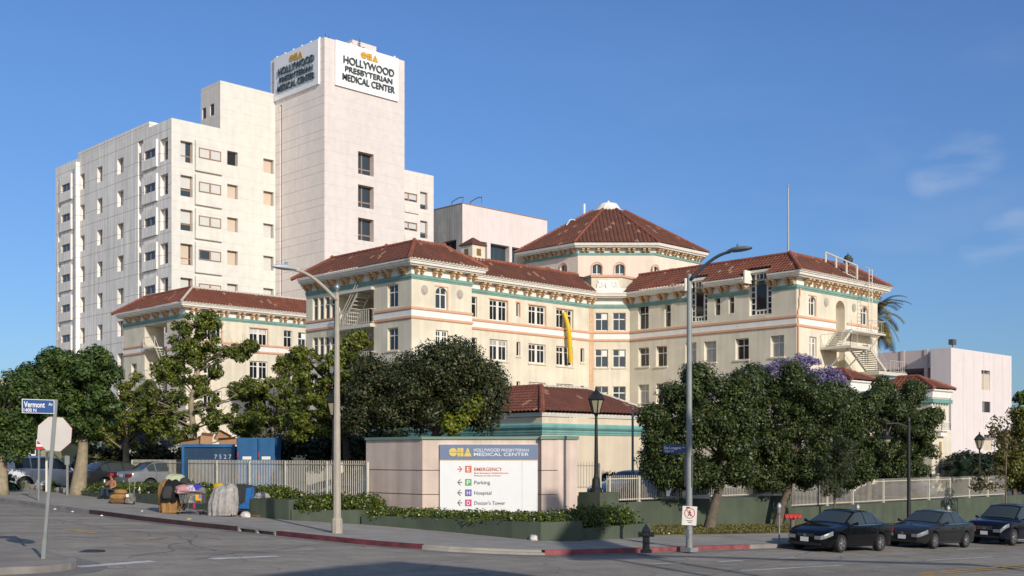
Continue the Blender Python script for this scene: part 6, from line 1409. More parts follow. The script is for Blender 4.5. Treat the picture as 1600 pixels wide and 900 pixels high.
def car(name, label, spec, paint, M, group=None, detail=True):
    t = thing(name, label, 'car', group=group); t.matrix_world = M
    L = spec['L']; h = L / 2; z0 = spec['z0']; r = spec['r']; xf = h - spec['fo']; xr = xf - spec['wb']; ra = r + .055
    def sec(x):
        bz, bw = interp(spec['belt'], x); tz, tw = interp(spec['top'], x); tz = max(tz, bz + .012)
        zb = z0 + .04 * max(0, (abs(x) - 1.9)) * 2
        for xw in (xf, xr):
            if abs(x - xw) < ra: zb = max(zb, r + math.sqrt(ra * ra - (x - xw) ** 2) - .0)
        lo = bw - .05; mid = max(zb + .01, bz - .38)
        P = [(lo, zb), (bw - .005, max(zb + .015, mid - .12)), (bw + .012, max(zb + .03, mid)), (bw, max(zb + .045, bz - .07)), (bw - .025, max(zb + .06, bz)), (bw * .3 + tw * .7, bz + (tz - bz) * .72), (tw, tz - .02 * (tz - bz > .1)), (tw * .66, tz + .012), (tw * .33, tz + .022), (0, tz + .026)]
        return P
    xs = sorted({*np.linspace(-h, h, 38), *[xw + s * ra * math.cos(a) for xw in (xf, xr) for a in np.linspace(0, math.pi / 2, 6) for s in (-1, 1)], -h + .02, h - .02})
    mb = MB(); rows = []
    for x in xs:
        P = sec(x); ring = [(x, -y, z) for y, z in P] + [(x, y, z) for y, z in P[-2::-1]]; rows.append(len(mb.v)); mb.v += ring; n = len(ring)
    for a, b in zip(rows, rows[1:]):
        for j in range(n - 1): mb.f.append((a + j, a + j + 1, b + j + 1, b + j))
    mb.f.append(tuple(rows[0] + j for j in range(n))); mb.f.append(tuple(rows[-1] + j for j in reversed(range(n))))
    body = mb.build('body', paint, t, smooth=True)
    md = body.modifiers.new('edge', 'EDGE_SPLIT'); md.split_angle = R(42)
    mb = MB(); mb.box(-h + .12, h - .12, -.62, .62, z0 - .02, .62); mb.box(xf - .36, xf + .36, -.70, .70, .3, .7); mb.box(xr - .36, xr + .36, -.70, .70, .3, .7); mb.build('underbody', under, t)
    # window glass follows the body section, a few millimetres outside it
    def pt(x, k0, f, off=.007, s=1):
        P = sec(x); a, b = P[k0], P[k0 + 1]; y, z = a[0] + (b[0] - a[0]) * f, a[1] + (b[1] - a[1]) * f; d = Vector((b[1] - a[1], -(b[0] - a[0]))); d = d.normalized() if d.length else Vector((1, 0)); return (x, s * (y + d.x * off), z + d.y * off)
    for s in (-1, 1):
        for i, (xa, xb) in enumerate(spec['side'] + [spec['quarter']]):
            m2 = MB(); N = 8
            for j in range(N):
                a, b = xa + (xb - xa) * j / N, xa + (xb - xa) * (j + 1) / N
                ts = lambda x: max(0, min(1, (interp(spec['top'], x)[0] - interp(spec['belt'], x)[0] - .06) / .34))
                for k0, f0, f1 in ((4, .12, 1.0), (5, 0.0, .72)):
                    q4 = [pt(a, k0, f0, s=s), pt(b, k0, f0, s=s), pt(b, k0, f1, s=s), pt(a, k0, f1, s=s)]
                    if ts(a) > .12 and ts(b) > .05: m2.quad(*(q4 if s < 0 else q4[::-1]))
            if m2.f: m2.build('side_window', car_glass, t)
    def screen(nm, xa, xb):
        m2 = MB(); N = 8; off = .008
        tw_ = [(6, .0), (7, 0), (8, 0)]
        for j in range(N):
            a, b = xa + (xb - xa) * (j + .35) / (N + .3), xa + (xb - xa) * (j + 1.2) / (N + .3)
            if j == N - 1: b = xb - (xb - xa) * .06
            else: b = xa + (xb - xa) * (j + 1.35) / (N + .3)
            for s in (-1, 1):
                for k0 in (6, 7, 8):
                    f0 = .12 if k0 == 6 else 0; A_, B_ = sec(a), sec(b); nx = (.5 if xa > xb else -.5)
                    g = lambda S, x, f: (x + nx * .016, s * (S[k0][0] + (S[k0 + 1][0] - S[k0][0]) * f), S[k0][1] + (S[k0 + 1][1] - S[k0][1]) * f + .012)
                    q4 = [g(A_, a, f0), g(B_, b, f0), g(B_, b, 1), g(A_, a, 1)]; m2.quad(*(q4 if (s > 0) == (xa > xb) else q4[::-1]))
        m2.build(nm, car_glass, t)
    screen('windscreen', spec['ws'][0], spec['ws'][1]); screen('rear_window', spec['rw'][0], spec['rw'][1])
    for xw in (xf, xr):
        for s in (-1, 1):
            m2 = MB(); y = s * .80
            for k in range(1): m2.lathe([(r * .66, -.1), (r * .96, -.1), (r, -.06), (r, .06), (r * .96, .1), (r * .66, .1)], 28, cap=False)
            m2.v = [(xw + a, y + c * -s, r + b) for a, b, c in m2.v]; w_ = m2.build('wheel', tyre_m, t, smooth=False)
            m2 = MB(); m2.lathe([(.0, -.05), (r * .68, -.05)], 20, cap=False)
            i0 = len(m2.v); m2.lathe([(r * .60, -.095), (r * .68, -.1), (r * .68, -.05), (r * .6, -.05)], 20, cap=False); m2.lathe([(0, -.10), (.055, -.10), (.07, -.06)], 10, cap=False)
            for k in range(5):
                a = 2 * math.pi * k / 5; Mr = Matrix.Rotation(a, 4, 'Z'); m2.box(.03, r * .64, -.04, .04, -.09, -.06, Mr)
            m2.v = [(xw + a, y + c * -s, r + b) for a, b, c in m2.v]; m2.build('rim', rim_m if detail else under, w_)
    bz, bw = interp(spec['belt'], h - .1)
    for s in (-1, 1):
        m2 = MB(); N = 6; zl = interp(spec['belt'], h - .02)[0]
        for j in range(N):
            a, b = h - .44 + .42 * j / N, h - .44 + .42 * (j + 1) / N
            for k0, f0, f1 in ((2, .74, 1), (3, 0, .8)):
                q4 = [pt(a, k0, f0, .012, s), pt(b, k0, f0, .012, s), pt(b, k0, f1, .012, s), pt(a, k0, f1, .012, s)]; m2.quad(*(q4 if s < 0 else q4[::-1]))
        e = pt(h - .02, 2, .74, .012, s); e1 = pt(h - .02, 3, .8, .012, s); ya_, yb2 = sorted((s * .38, e[1])); m2.box(h - .05, h + .014, ya_, yb2, e[2], e1[2])
        m2.build('headlight', lampm, t)
        m2 = MB(); zt_ = interp(spec['belt'], -h + .1)[0]; wt_ = interp(spec['belt'], -h + .1)[1]; m2.box(-h - .012, -h + .22, s * .42 if s > 0 else -(wt_ + .012), (wt_ + .012) if s > 0 else -.42, zt_ - .2, zt_ - .03); m2.build('tail_light', tail_m, t, bevel=.015)
        m2 = MB(); xm = spec['side'][0][0] - .08; zb_, wb_ = interp(spec['belt'], xm); m2.hexa([(xm - .06, s * (wb_ - .02), zb_ + .02), (xm - .06, s * (wb_ + .19), zb_ + .03), (xm + .05, s * (wb_ + .17), zb_ + .03), (xm + .08, s * (wb_ - .02), zb_ + .02), (xm - .06, s * (wb_ - .02), zb_ + .06), (xm - .06, s * (wb_ + .19), zb_ + .16), (xm + .03, s * (wb_ + .17), zb_ + .15), (xm + .08, s * (wb_ - .02), zb_ + .06)]); m2.build('wing_mirror', paint, t, bevel=.02)
        for xd in (spec['side'][0][1] + .12, spec['side'][1][1] + .14):
            zb_, wb_ = interp(spec['belt'], xd); m2 = MB(); m2.box(xd - .09, xd + .09, s * (wb_ + .0) - .02, s * (wb_ + .0) + .02, zb_ - .17, zb_ - .13); m2.build('door_handle', paint, t)
        for xd in (spec['side'][0][0] + .02, spec['side'][0][1] - .03, spec['side'][1][1] - .02):
            m2 = MB()
            for k0 in (1, 2, 3):
                q4 = [pt(xd - .006, k0, 0, .004, s), pt(xd + .006, k0, 0, .004, s), pt(xd + .006, k0, 1, .004, s), pt(xd - .006, k0, 1, .004, s)]; m2.quad(*(q4 if s < 0 else q4[::-1]))
            m2.build('door_seam', under, t)
        m2 = MB(); xa_, xb_ = spec['side'][0][0], spec['quarter'][1]
        for j in range(10):
            a, b = xa_ + (xb_ - xa_) * j / 10, xa_ + (xb_ - xa_) * (j + 1) / 10; q4 = [pt(a, 4, -.02, .006, s), pt(b, 4, -.02, .006, s), pt(b, 4, .06, .008, s), pt(a, 4, .06, .008, s)]; m2.quad(*(q4 if s < 0 else q4[::-1]))
        m2.build('waist_trim', chrome, t)
    zg = interp(spec['belt'], h - .02)[0]; g = .012 if spec is SEDAN else .02
    m2 = MB(); m2.box(h - .06, h + g, -.33, .33, zg - .06, zg + .06 if spec is SEDAN else zg + .1); gr = m2.build('grille', black_pl, t, bevel=.01)
    m2 = MB()
    for k in range(2 if spec is SEDAN else 3): z = zg - .03 + .05 * k; m2.box(h, h + g + .006, -.31, .31, z - .007, z + .007)
    m2.build('grille_bar', chrome if spec is SUV else mat('dull_trim', (.12, .12, .12, 1), .4, .5, 0), gr)
    m2 = MB(); m2.tube([(h + g, 0, zg + .0), (h + g + .012, 0, zg + .0)], .05, 12); m2.build('emblem', chrome, gr)
    m2 = MB(); m2.box(h - .05, h + .025, -.62, .62, z0 + .03, z0 + .12); m2.build('lower_intake', black_pl, t)
    for xe, s in ((h + .03, 1), (-h - .012, -1)):
        m2 = MB(); zp = (z0 + .15) if s > 0 else .72; m2.box(min(xe, xe + s * .012), max(xe, xe + s * .012), -.155, .155, zp, zp + .155); m2.build('number_plate', plate_m, t)
    return t
def carM(x, y, heading, z=None, slope=True):
    f = Vector((math.cos(heading), math.sin(heading), 0))
    if slope: up = Vector((-GX, -GY, 1)).normalized(); f = (f - up * f.dot(up)).normalized()
    else: up = Vector((0, 0, 1))
    l = up.cross(f); zz = G(x, y) if z is None else z
    M = Matrix(((f.x, l.x, up.x, x), (f.y, l.y, up.y, y), (f.z, l.z, up.z, zz), (0, 0, 0, 1))); return M
def paint(name, c, metal=.0): return mat(name, c, .12, metal, 0, coat=.1, spec=.25)
blackp = paint('black_paint', (.004, .0045, .006, 1)); greyp = paint('graphite_paint', (.022, .023, .026, 1), .1); navyp = paint('navy_paint', (.006, .008, .015, 1), .0); silverp = paint('silver_paint', (.22, .23, .25, 1), .2); whitep = paint('white_paint', (.62, .64, .68, 1)); bluep = paint('pale_blue_paint', (.35, .40, .50, 1), .2)
yc = KY - .30 - .9; fy = facS(yc - .78); PG = 'cars parked along the avenue kerb'
xa, xb = fy.u(1316), fy.u(1371); car('parked_car', 'black saloon at the head of the kerbside row with light front plate', SEDAN, blackp, carM((xa + xb) / 2 - .05, yc, R(180)), PG)
xa, xb = fy.u(1461), fy.u(1505); car('parked_car', 'dark grey saloon parked between the black saloon and the dark off-roader', SEDAN, greyp, carM((xa + xb) / 2 - .05, yc, R(180)), PG)
xa = fy.u(1581); car('parked_car', 'navy off-roader with chrome grille bars at the right edge', SUV, navyp, carM(xa + 1.35, yc, R(180)), PG)
LG = 'cars in the hospital car park'
def lotcar(label, px, d, z, spec, p, head, grp=LG): q_ = dp(px, 0, d); return car('parked_car', label, spec, p, carM(q_.x, q_.y, head, z, False), grp, True)
lotcar('white off-roader standing side-on under the trees at the far left', 72, 58.5, .85, SUV, whitep, R(0))
lotcar('black off-roader showing its tail beside the seated man', 172, 66, .95, SUV, blackp, R(25))
lotcar('dark saloon with red tail lamps behind the seated man', 185, 57.5, .92, SEDAN, greyp, R(8))
lotcar('silver saloon behind the left end of the weathered white fence', 262, 56, .92, SEDAN, silverp, R(0))
lotcar('dark blue saloon behind the fence beside the sign wall', 560, 53, .62, SEDAN, paint('deep_blue_paint', (.03, .06, .12, 1), .2), R(178))
lotcar('pale blue saloon behind the cream fence right of the lamp pier', 985, 55, .5, SEDAN, bluep, R(180))
lotcar('dark navy saloon behind the cream fence under the first ficus', 1070, 58, .5, SEDAN, navyp, R(185))
lotcar('silver saloon far back behind the lower fence', 1400, 74, -.1, SEDAN, silverp, R(95))
# ---------------------------------------------------------------- trees and plants
def leaf_mat(name, c, var=.55, hue=(1.25, 1.0, .6), rough=.45, trans=.25, spec=.4):
    if name in MATS: return MATS[name]
    m = bpy.data.materials.new(name); m.use_nodes = True; t = m.node_tree; b = t.nodes['Principled BSDF']; out = t.nodes['Material Output']
    b.inputs['Roughness'].default_value = rough; b.inputs['Specular IOR Level'].default_value = spec
    g = t.nodes.new('ShaderNodeNewGeometry'); cr_ = t.nodes.new('ShaderNodeValToRGB'); e = cr_.color_ramp.elements
    e[0].color = (c[0] * (1 - var), c[1] * (1 - var), c[2] * (1 - var), 1); e[1].position = 1; e[1].color = (min(1, c[0] * (1 + var) * hue[0]), min(1, c[1] * (1 + var) * hue[1]), c[2] * (1 + var) * hue[2], 1)
    n = e.new(.6); n.color = (c[0], c[1], c[2], 1)
    t.links.new(g.outputs['Random Per Island'], cr_.inputs[0]); t.links.new(cr_.outputs[0], b.inputs['Base Color'])
    if trans:
        tr = t.nodes.new('ShaderNodeBsdfTranslucent'); mx_ = t.nodes.new('ShaderNodeMixShader'); mx_.inputs[0].default_value = trans
        t.links.new(cr_.outputs[0], tr.inputs[0]); t.links.new(b.outputs[0], mx_.inputs[1]); t.links.new(tr.outputs[0], mx_.inputs[2]); t.links.new(mx_.outputs[0], out.inputs[0])
    MATS[name] = m; return m
def leaves(name, centers, radii, n, size, m, parent=None, fill=.35, aspect=.55, outward=.7, droop=0., seed=1):
    """leaf-sized quads scattered over and inside many small ellipsoidal clumps"""
    g = np.random.default_rng(seed); C_ = np.array(centers, float); Rr = np.array(radii, float)
    if Rr.ndim == 1: Rr = np.repeat(Rr[:, None], 3, 1)
    w = (Rr.prod(1)) ** (2 / 3); idx = g.choice(len(C_), n, p=w / w.sum())
    d = g.normal(size=(n, 3)); d /= np.linalg.norm(d, axis=1, keepdims=True)
    rad = np.where(g.random(n) < fill, 1.25 * g.random(n) ** .6, .55 + .75 * g.random(n) ** .8)
    P = C_[idx] + d * Rr[idx] * rad[:, None]
    nrm = d * outward + g.normal(size=(n, 3)) * (1 - outward) * .9 + np.array([0, 0, .25]); nrm /= np.linalg.norm(nrm, axis=1, keepdims=True)
    a = g.normal(size=(n, 3)); a[:, 2] -= droop; a -= nrm * (a * nrm).sum(1, keepdims=True); a /= np.linalg.norm(a, axis=1, keepdims=True); b = np.cross(nrm, a)
    s = size * (.6 + .8 * g.random(n))[:, None]
    V = np.stack([P - a * s, P + b * s * aspect + nrm * s * .12, P + a * s, P - b * s * aspect + nrm * s * .12], 1).reshape(-1, 3)
    return np_mesh(name, V, np.arange(4 * n).reshape(-1, 4), m, parent)
def clumps(ells, per, rmin, rmax, seed, shell=.8):
    """ells: (center, (rx,ry,rz)); returns sub-clump centres and radii near the ellipsoids' shells"""
    g = np.random.default_rng(seed); C_, Rr = [], []
    for c, r in ells:
        for k in range(per):
            d = g.normal(size=3); d /= np.linalg.norm(d)
            f = shell * (.75 + .35 * g.random()) if g.random() < .8 else g.random() * .7
            C_.append(np.array(c) + d * np.array(r) * f); q = rmin + (rmax - rmin) * g.random() ** 1.3; Rr.append((q, q, q * .8))
    return C_, Rr
bark = mat('grey_brown_bark', (.15, .12, .09, 1), .95, 0, .3, 6, .6, 18); bark_l = mat('pale_bark', (.30, .245, .165, 1), .95, 0, .25, 5, .5, 18); bark_d = mat('dark_bark', (.07, .055, .042, 1), .95, 0, .3, 6, .6, 18)
def tree(name, label, base, trunk, ells, m, bm, n, size, per=16, rmin=.35, rmax=.7, limbs=12, seed=1, tr=(.17, .09), fill=.3, group=None, shell=.8, droop=0., twigs=0, aspect=.55):
    """trunk: points relative to base; ells: world ellipsoids"""
    t = thing(name, label, 'tree', base, group=group); base = Vector(base); g = random.Random(seed)
    mb = MB(); pts = [Vector(p) for p in trunk]; k = len(pts)
    mb.tube([pts[0] - Vector((0, 0, .3)), pts[0] + Vector((0, 0, .05))] + pts[1:], [tr[0] * 1.45, tr[0] * 1.15] + [tr[0] + (tr[1] - tr[0]) * j / (k - 1) for j in range(1, k)], 10)
    trk = mb.build('trunk', bm, t, smooth=True)
    C_, Rr = clumps(ells, per, rmin, rmax, seed, shell)
    mb = MB(); top = pts[-1]; mid = pts[-2] if k > 2 else pts[-1]
    for j in range(limbs):
        c = Vector(C_[g.randrange(len(C_))]) - base; zl = [q.z for q in pts]; zt_ = min(zl[-1], max(zl[min(1, k - 2)] * .9 + zl[-1] * .1, c.z - g.uniform(.4, 1.3))); jj = max(1, min(k - 1, next((i for i in range(1, k) if zl[i] >= zt_ - 1e-6), k - 1))); s = pts[jj - 1].lerp(pts[jj], max(0, min(1, (zt_ - zl[jj - 1]) / max(1e-6, zl[jj] - zl[jj - 1])))); m1 = s.lerp(c, .5) + Vector((g.uniform(-.3, .3), g.uniform(-.3, .3), g.uniform(.0, .35)))
        mb.tube([s, m1, c], [tr[1] * .5, tr[1] * .3, .012], 6)
        for q_ in range(twigs):
            e = m1.lerp(c, g.random()); mb.tube([e, e + Vector((g.uniform(-.8, .8), g.uniform(-.8, .8), g.uniform(-.15, .6)))], [.013, .005], 4)
    if limbs: mb.build('branch', bm, t, smooth=True)
    o = leaves('crown', C_, Rr, n, size, m, t, fill=fill, seed=seed, droop=droop, aspect=aspect); o.matrix_parent_inverse = Matrix.Translation(-base)
    return t
def E(px, py, rx, ry, d, rd=None):
    k = d / FOC; c = dp(px, py, d); return ((c.x, c.y, c.z), (rx * k, (rd or rx) * k, ry * k))
fic = leaf_mat('ficus_leaf', (.050, .076, .026), .6, (1.5, 1.15, .7), .42, .12, .3)
fic2 = leaf_mat('dark_ficus_leaf', (.040, .058, .022), .6, (1.8, 1.0, .9), .42, .1, .3)
deep = leaf_mat('deep_green_leaf', (.055, .098, .024), .5, (1.3, 1.1, .6), .5, .2); lite = leaf_mat('light_green_leaf', (.135, .175, .030), .5, (1.35, 1.0, .5), .5, .3); olive = leaf_mat('olive_leaf', (.055, .075, .035), .4, (1.1, 1.0, .9), .6, .2)
TG = 'street trees by the side street'
def tb(px, py, h=.3): p = gp(px, py, h); return (p.x, p.y, p.z)
def up(base, *px_py):
    """trunk points from pixels at the base's depth"""
    b = Vector(base); d = depth(b.x, b.y); return [Vector((0, 0, 0))] + [dp(x, y, d) - b for x, y in px_py]
# left group
b = tb(122, 766, .35); d = depth(*b[:2])
tree('street_tree', 'dense dark green tree at the left with a pale flared trunk', b, up(b, (128, 720), (130, 690), (128, 640)), [E(75, 640, 55, 55, d), E(120, 600, 60, 50, d), E(150, 580, 40, 38, d), E(95, 575, 35, 28, d), E(140, 640, 55, 50, d), E(45, 600, 30, 28, d)], deep, bark_l, 52000, .085, 30, .22, .5, 14, 3, (.32, .16), group=TG)
b = tb(2, 765, .35); d = depth(*b[:2]); tree('street_tree', 'leafy tree cut by the left edge of the picture', b, up(b, (3, 700), (2, 650)), [E(5, 650, 45, 40, d), E(30, 610, 30, 25, d), E(25, 690, 28, 22, d), E(-40, 620, 50, 60, d)], deep, bark_l, 16500, .082, 14, .3, .6, 10, 4, (.25, .12), group=TG)
b = tb(196, 758, .35); d = depth(*b[:2]); tree('street_tree', 'thin light green tree beside the seated man', b, up(b, (197, 715), (197, 680), (192, 630)), [E(185, 640, 45, 42, d), E(215, 670, 35, 25, d), E(170, 670, 30, 22, d), E(215, 615, 25, 30, d), E(240, 640, 26, 24, d), E(160, 635, 24, 20, d)], lite, bark_l, 17000, .075, 24, .12, .34, 20, 5, (.2, .1), shell=1.0, twigs=5, group=TG)
b = tb(303, 768, .35); d = depth(*b[:2])
tree('street_tree', 'tall open tree with yellowish trunk rising above the shopping carts', b, up(b, (302, 715), (303, 680), (298, 630), (312, 570)), [E(310, 525, 30, 36, d), E(325, 560, 26, 38, d), E(290, 545, 26, 40, d), E(262, 580, 24, 20, d), E(290, 625, 55, 30, d), E(340, 650, 50, 28, d), E(250, 640, 45, 30, d), E(270, 672, 45, 18, d), E(325, 500, 18, 12, d), E(372, 552, 16, 9, d), E(390, 540, 8, 8, d), E(385, 610, 30, 16, d), E(370, 665, 40, 18, d), E(300, 590, 40, 26, d), E(225, 655, 30, 24, d)], leaf_mat('mid_green_leaf', (.105, .145, .028), .55, (1.5, 1.1, .5), .5, .25), bark_l, 40000, .075, 26, .12, .32, 36, 6, (.24, .09), shell=1.0, twigs=6, group=TG)
b = tb(424, 772, .35); d = depth(*b[:2]); tree('street_tree', 'sparse tree with bare limbs between the carts and the concrete lamp', b, up(b, (427, 720), (426, 690), (428, 655)), [E(425, 640, 50, 35, d), E(460, 670, 35, 25, d), E(400, 670, 30, 18, d), E(440, 610, 30, 25, d), E(445, 575, 16, 14, d), E(390, 640, 34, 22, d), E(470, 640, 36, 26, d), E(500, 680, 26, 18, d)], leaf_mat('mid_green_leaf', None), bark_l, 19000, .075, 24, .12, .3, 30, 7, (.17, .08), shell=1.0, twigs=6, group=TG)
q_ = dp(545, 0, 52); b = (q_.x, q_.y, .6); d = 52; tree('street_tree', 'yellow green tree behind the concrete lamp and the rounded ficus', b, up(b, (540, 690), (520, 640), (515, 600)), [E(520, 575, 45, 40, d), E(555, 555, 32, 26, d), E(480, 600, 38, 38, d), E(500, 650, 45, 30, d), E(470, 560, 22, 16, d), E(560, 620, 30, 30, d), E(560, 530, 18, 12, d), E(470, 665, 30, 20, d), E(540, 660, 40, 26, d), E(575, 590, 22, 24, d)], lite, bark_d, 28000, .075, 24, .12, .34, 26, 8, (.17, .08), shell=1.0, twigs=5)
# rounded ficus behind the sign wall
q_ = dp(668, 0, 49); b = (q_.x, q_.y, .5); d = 49
tree('ficus_tree', 'broad rounded dark ficus rising behind the pink sign wall', b, up(b, (672, 720), (676, 690), (690, 650)), [E(665, 600, 90, 66, d, 80), E(600, 612, 50, 58, d), E(735, 605, 50, 58, d), E(575, 640, 30, 36, d), E(690, 575, 62, 42, d), E(755, 620, 30, 45, d), E(640, 640, 70, 34, d)], fic2, bark, 105400, .064, 30, .35, .75, 12, 9, (.2, .14), fill=.22)
mb = MB(); 
q_ = dp(722, 650, 48.2); o = leaves('climber_leaves', [tuple(dp(x, y, 48.0)) for x, y in ((735, 640), (722, 655), (708, 668), (700, 660), (745, 628))], [.32] * 5, 1500, .09, leaf_mat('lime_leaf', (.16, .20, .02), .4), None, seed=11); tag(o, 'lime green creeper hanging on the right flank of the rounded ficus', 'creeper')
# ficus row on the avenue
RG = 'ficus row before the green wall'
b = tb(1108, 826, .17); d = depth(*b[:2])
tree('ficus_tree', 'first ficus of the row, beside the grey street lamp', b, up(b, (1116, 790), (1126, 758), (1130, 720)), [E(1090, 690, 72, 62, d), E(1060, 665, 50, 50, d), E(1110, 635, 62, 52, d), E(1072, 625, 34, 32, d), E(1040, 715, 36, 34, d), E(1150, 690, 45, 60, d), E(1022, 650, 14, 12, d), E(1160, 600, 20, 22, d), E(1030, 690, 20, 18, d), E(1090, 590, 14, 12, d), E(1060, 735, 40, 24, d), E(1150, 740, 40, 22, d), E(1025, 725, 20, 24, d), E(1095, 738, 50, 24, d), E(1130, 660, 50, 60, d)], fic, bark, 106949, .064, 34, .14, .55, 12, 12, (.22, .15), fill=.22, group=RG)
b = tb(1214, 822, .17); d = depth(*b[:2])
tree('ficus_tree', 'second ficus of the row, with a leaning trunk behind the red inlet', b, up(b, (1222, 792), (1232, 762), (1238, 720)), [E(1220, 680, 70, 66, d), E(1200, 635, 55, 50, d), E(1250, 630, 60, 56, d), E(1238, 596, 13, 30, d), E(1190, 715, 50, 40, d), E(1163, 612, 22, 26, d), E(1290, 650, 40, 55, d), E(1180, 590, 14, 16, d), E(1195, 742, 40, 22, d), E(1262, 735, 34, 24, d), E(1170, 690, 40, 60, d), E(1215, 725, 50, 30, d)], fic, bark, 103384, .064, 34, .14, .55, 12, 13, (.2, .15), fill=.22, group=RG)
b = tb(1281, 818, .17); d = depth(*b[:2])
tree('ficus_tree', 'third ficus of the row, behind the black saloon', b, up(b, (1282, 790), (1282, 760), (1290, 720)), [E(1300, 670, 55, 62, d), E(1310, 630, 45, 40, d), E(1335, 690, 45, 52, d), E(1300, 720, 50, 34, d), E(1350, 640, 22, 20, d), E(1360, 622, 20, 8, d), E(1320, 740, 36, 22, d), E(1270, 715, 28, 30, d), E(1330, 735, 46, 28, d)], fic, bark, 81995, .064, 32, .14, .52, 12, 14, (.18, .13), fill=.22, group=RG)
b = tb(1354, 812, .17); d = depth(*b[:2])
tree('ficus_tree', 'fourth ficus at the right end of the row, beside the slim pavilion', b, up(b, (1356, 785), (1358, 755), (1375, 715)), [E(1400, 680, 58, 62, d), E(1390, 635, 36, 36, d), E(1432, 660, 32, 36, d), E(1425, 715, 40, 34, d), E(1380, 605, 10, 16, d), E(1428, 612, 12, 18, d), E(1370, 710, 40, 40, d), E(1460, 648, 10, 7, d), E(1395, 735, 36, 20, d), E(1440, 690, 26, 28, d), E(1375, 665, 40, 50, d), E(1410, 735, 40, 20, d)], fic, bark, 89125, .064, 34, .14, .5, 12, 15, (.2, .14), fill=.22, group=RG)
q_x = facS(27.6).u(1304); b = (q_x, 27.6, G(q_x, 27.6) + .15); d = depth(q_x, 27.6)
tree('olive_tree', 'small grey green young tree in front of the ficus row', b, up(b, (1304, 780), (1306, 740)), [E(1310, 725, 26, 42, d), E(1300, 755, 24, 26, d), E(1320, 700, 14, 20, d)], olive, bark, 9000, .06, 20, .15, .34, 8, 16, (.05, .03), aspect=.25)
# jacaranda in flower
jac = leaf_mat('jacaranda_bloom', (.235, .195, .37), .35, (1.0, 1.0, 1.0), .6, .3)
q_ = dp(1235, 0, 62); b = (q_.x, q_.y, -.2); tree('jacaranda_tree', 'purple flowering jacaranda above the ficus row', b, up(b, (1236, 700), (1238, 640)), [E(1212, 580, 34, 18, 62), E(1250, 572, 42, 16, 62), E(1285, 585, 24, 16, 62), E(1188, 582, 16, 9, 62), E(1300, 592, 16, 9, 62)], jac, bark, 15000, .065, 16, .2, .42, 12, 17, (.15, .1), shell=.95)
q_ = dp(230, 0, 66); b = (q_.x, q_.y, .5); tree('jacaranda_tree', 'jacaranda with faded blossom behind the left street trees', b, up(b, (230, 720), (232, 700)), [E(235, 683, 45, 14, 66), E(200, 676, 25, 12, 66)], jac, bark, 3500, .075, 14, .2, .45, 8, 18, (.15, .1), shell=.95)
# far trees
q_ = dp(1585, 0, 78); b = (q_.x, q_.y, -1.2); tree('edge_tree', 'tall shrubby tree at the right edge with light green foliage', b, up(b, (1585, 740), (1588, 690)), [E(1590, 700, 30, 45, 78), E(1600, 660, 20, 30, 78), E(1572, 730, 26, 34, 78), E(1596, 750, 26, 26, 78)], leaf_mat('shrub_leaf', (.12, .135, .03), .5), bark, 17000, .10, 16, .3, .6, 8, 19, (.16, .1))
q_ = dp(1600, 0, 110); b = (q_.x, q_.y, -2); tree('edge_tree', 'dark feathery tree beyond the pink block at the right edge', b, up(b, (1600, 720), (1600, 680)), [E(1598, 665, 14, 18, 110), E(1612, 650, 25, 40, 110)], deep, bark, 5000, .2, 14, .4, .8, 6, 20, (.2, .12))
q_ = dp(1572, 0, 66); b = (q_.x, q_.y, -.6); tree('sapling', 'thin bare sapling with a few brown leaves before the right end of the fence', b, up(b, (1571, 755), (1573, 700), (1560, 660)), [E(1548, 735, 22, 14, 66), E(1560, 668, 18, 16, 66), E(1540, 758, 24, 10, 66), E(1572, 695, 18, 20, 66)], leaf_mat('brown_leaf', (.10, .09, .03), .4), bark, 900, .10, 14, .15, .4, 12, 21, (.05, .03), shell=1.0)
hd = [E(x, 730, 16, 18, 92, 12) for x in range(1496, 1580, 14)]; C_, Rr = clumps(hd, 16, .4, .8, 22); o = leaves('hedge', C_, Rr, 16000, .14, leaf_mat('hedge_leaf', (.022, .038, .016), .5), None, seed=22); tag(o, 'tall clipped dark hedge in front of the blank pink block', 'hedge')
hd = [E(x, 727, 18, 30, 64, 14) for x in range(140, 300, 18)]; C_, Rr = clumps(hd, 16, .3, .6, 23); o = leaves('hedge', C_, Rr, 17000, .11, leaf_mat('hedge_brown_leaf', (.048, .052, .018), .5), None, seed=23); tag(o, 'unclipped olive hedge behind the cars at the left', 'hedge')
hd = [E(x, 752, 18, 12, 58, 12) for x in range(945, 1035, 16)]; C_, Rr = clumps(hd, 12, .2, .35, 24); o = leaves('hedge', C_, Rr, 7000, .08, leaf_mat('hedge_leaf', None), None, seed=24); tag(o, 'low dark hedge between the annex wall and the cream fence', 'hedge')
q_ = dp(40, 0, 84); b = (q_.x, q_.y, .5); tree('background_tree', 'dark tree standing behind the cars left of the white tower', b, up(b, (60, 720), (60, 670)), [E(60, 660, 70, 40, 84), E(150, 670, 60, 30, 84), E(20, 640, 40, 40, 84), E(230, 680, 40, 22, 84)], deep, bark_d, 16000, .2, 16, .5, 1.0, 8, 25, (.25, .15))
hd = [E(x, y, 24, 26, 57, 14) for x, y in ((440, 705), (470, 690), (500, 712), (530, 690), (558, 706), (590, 700), (620, 700))]; C_, Rr = clumps(hd, 14, .25, .5, 28); o = leaves('shrub_row', C_, Rr, 15000, .11, leaf_mat('hedge_leaf', None), None, seed=28); tag(o, 'dark shrubs filling the yard behind the fence beside the sign wall', 'shrubs')
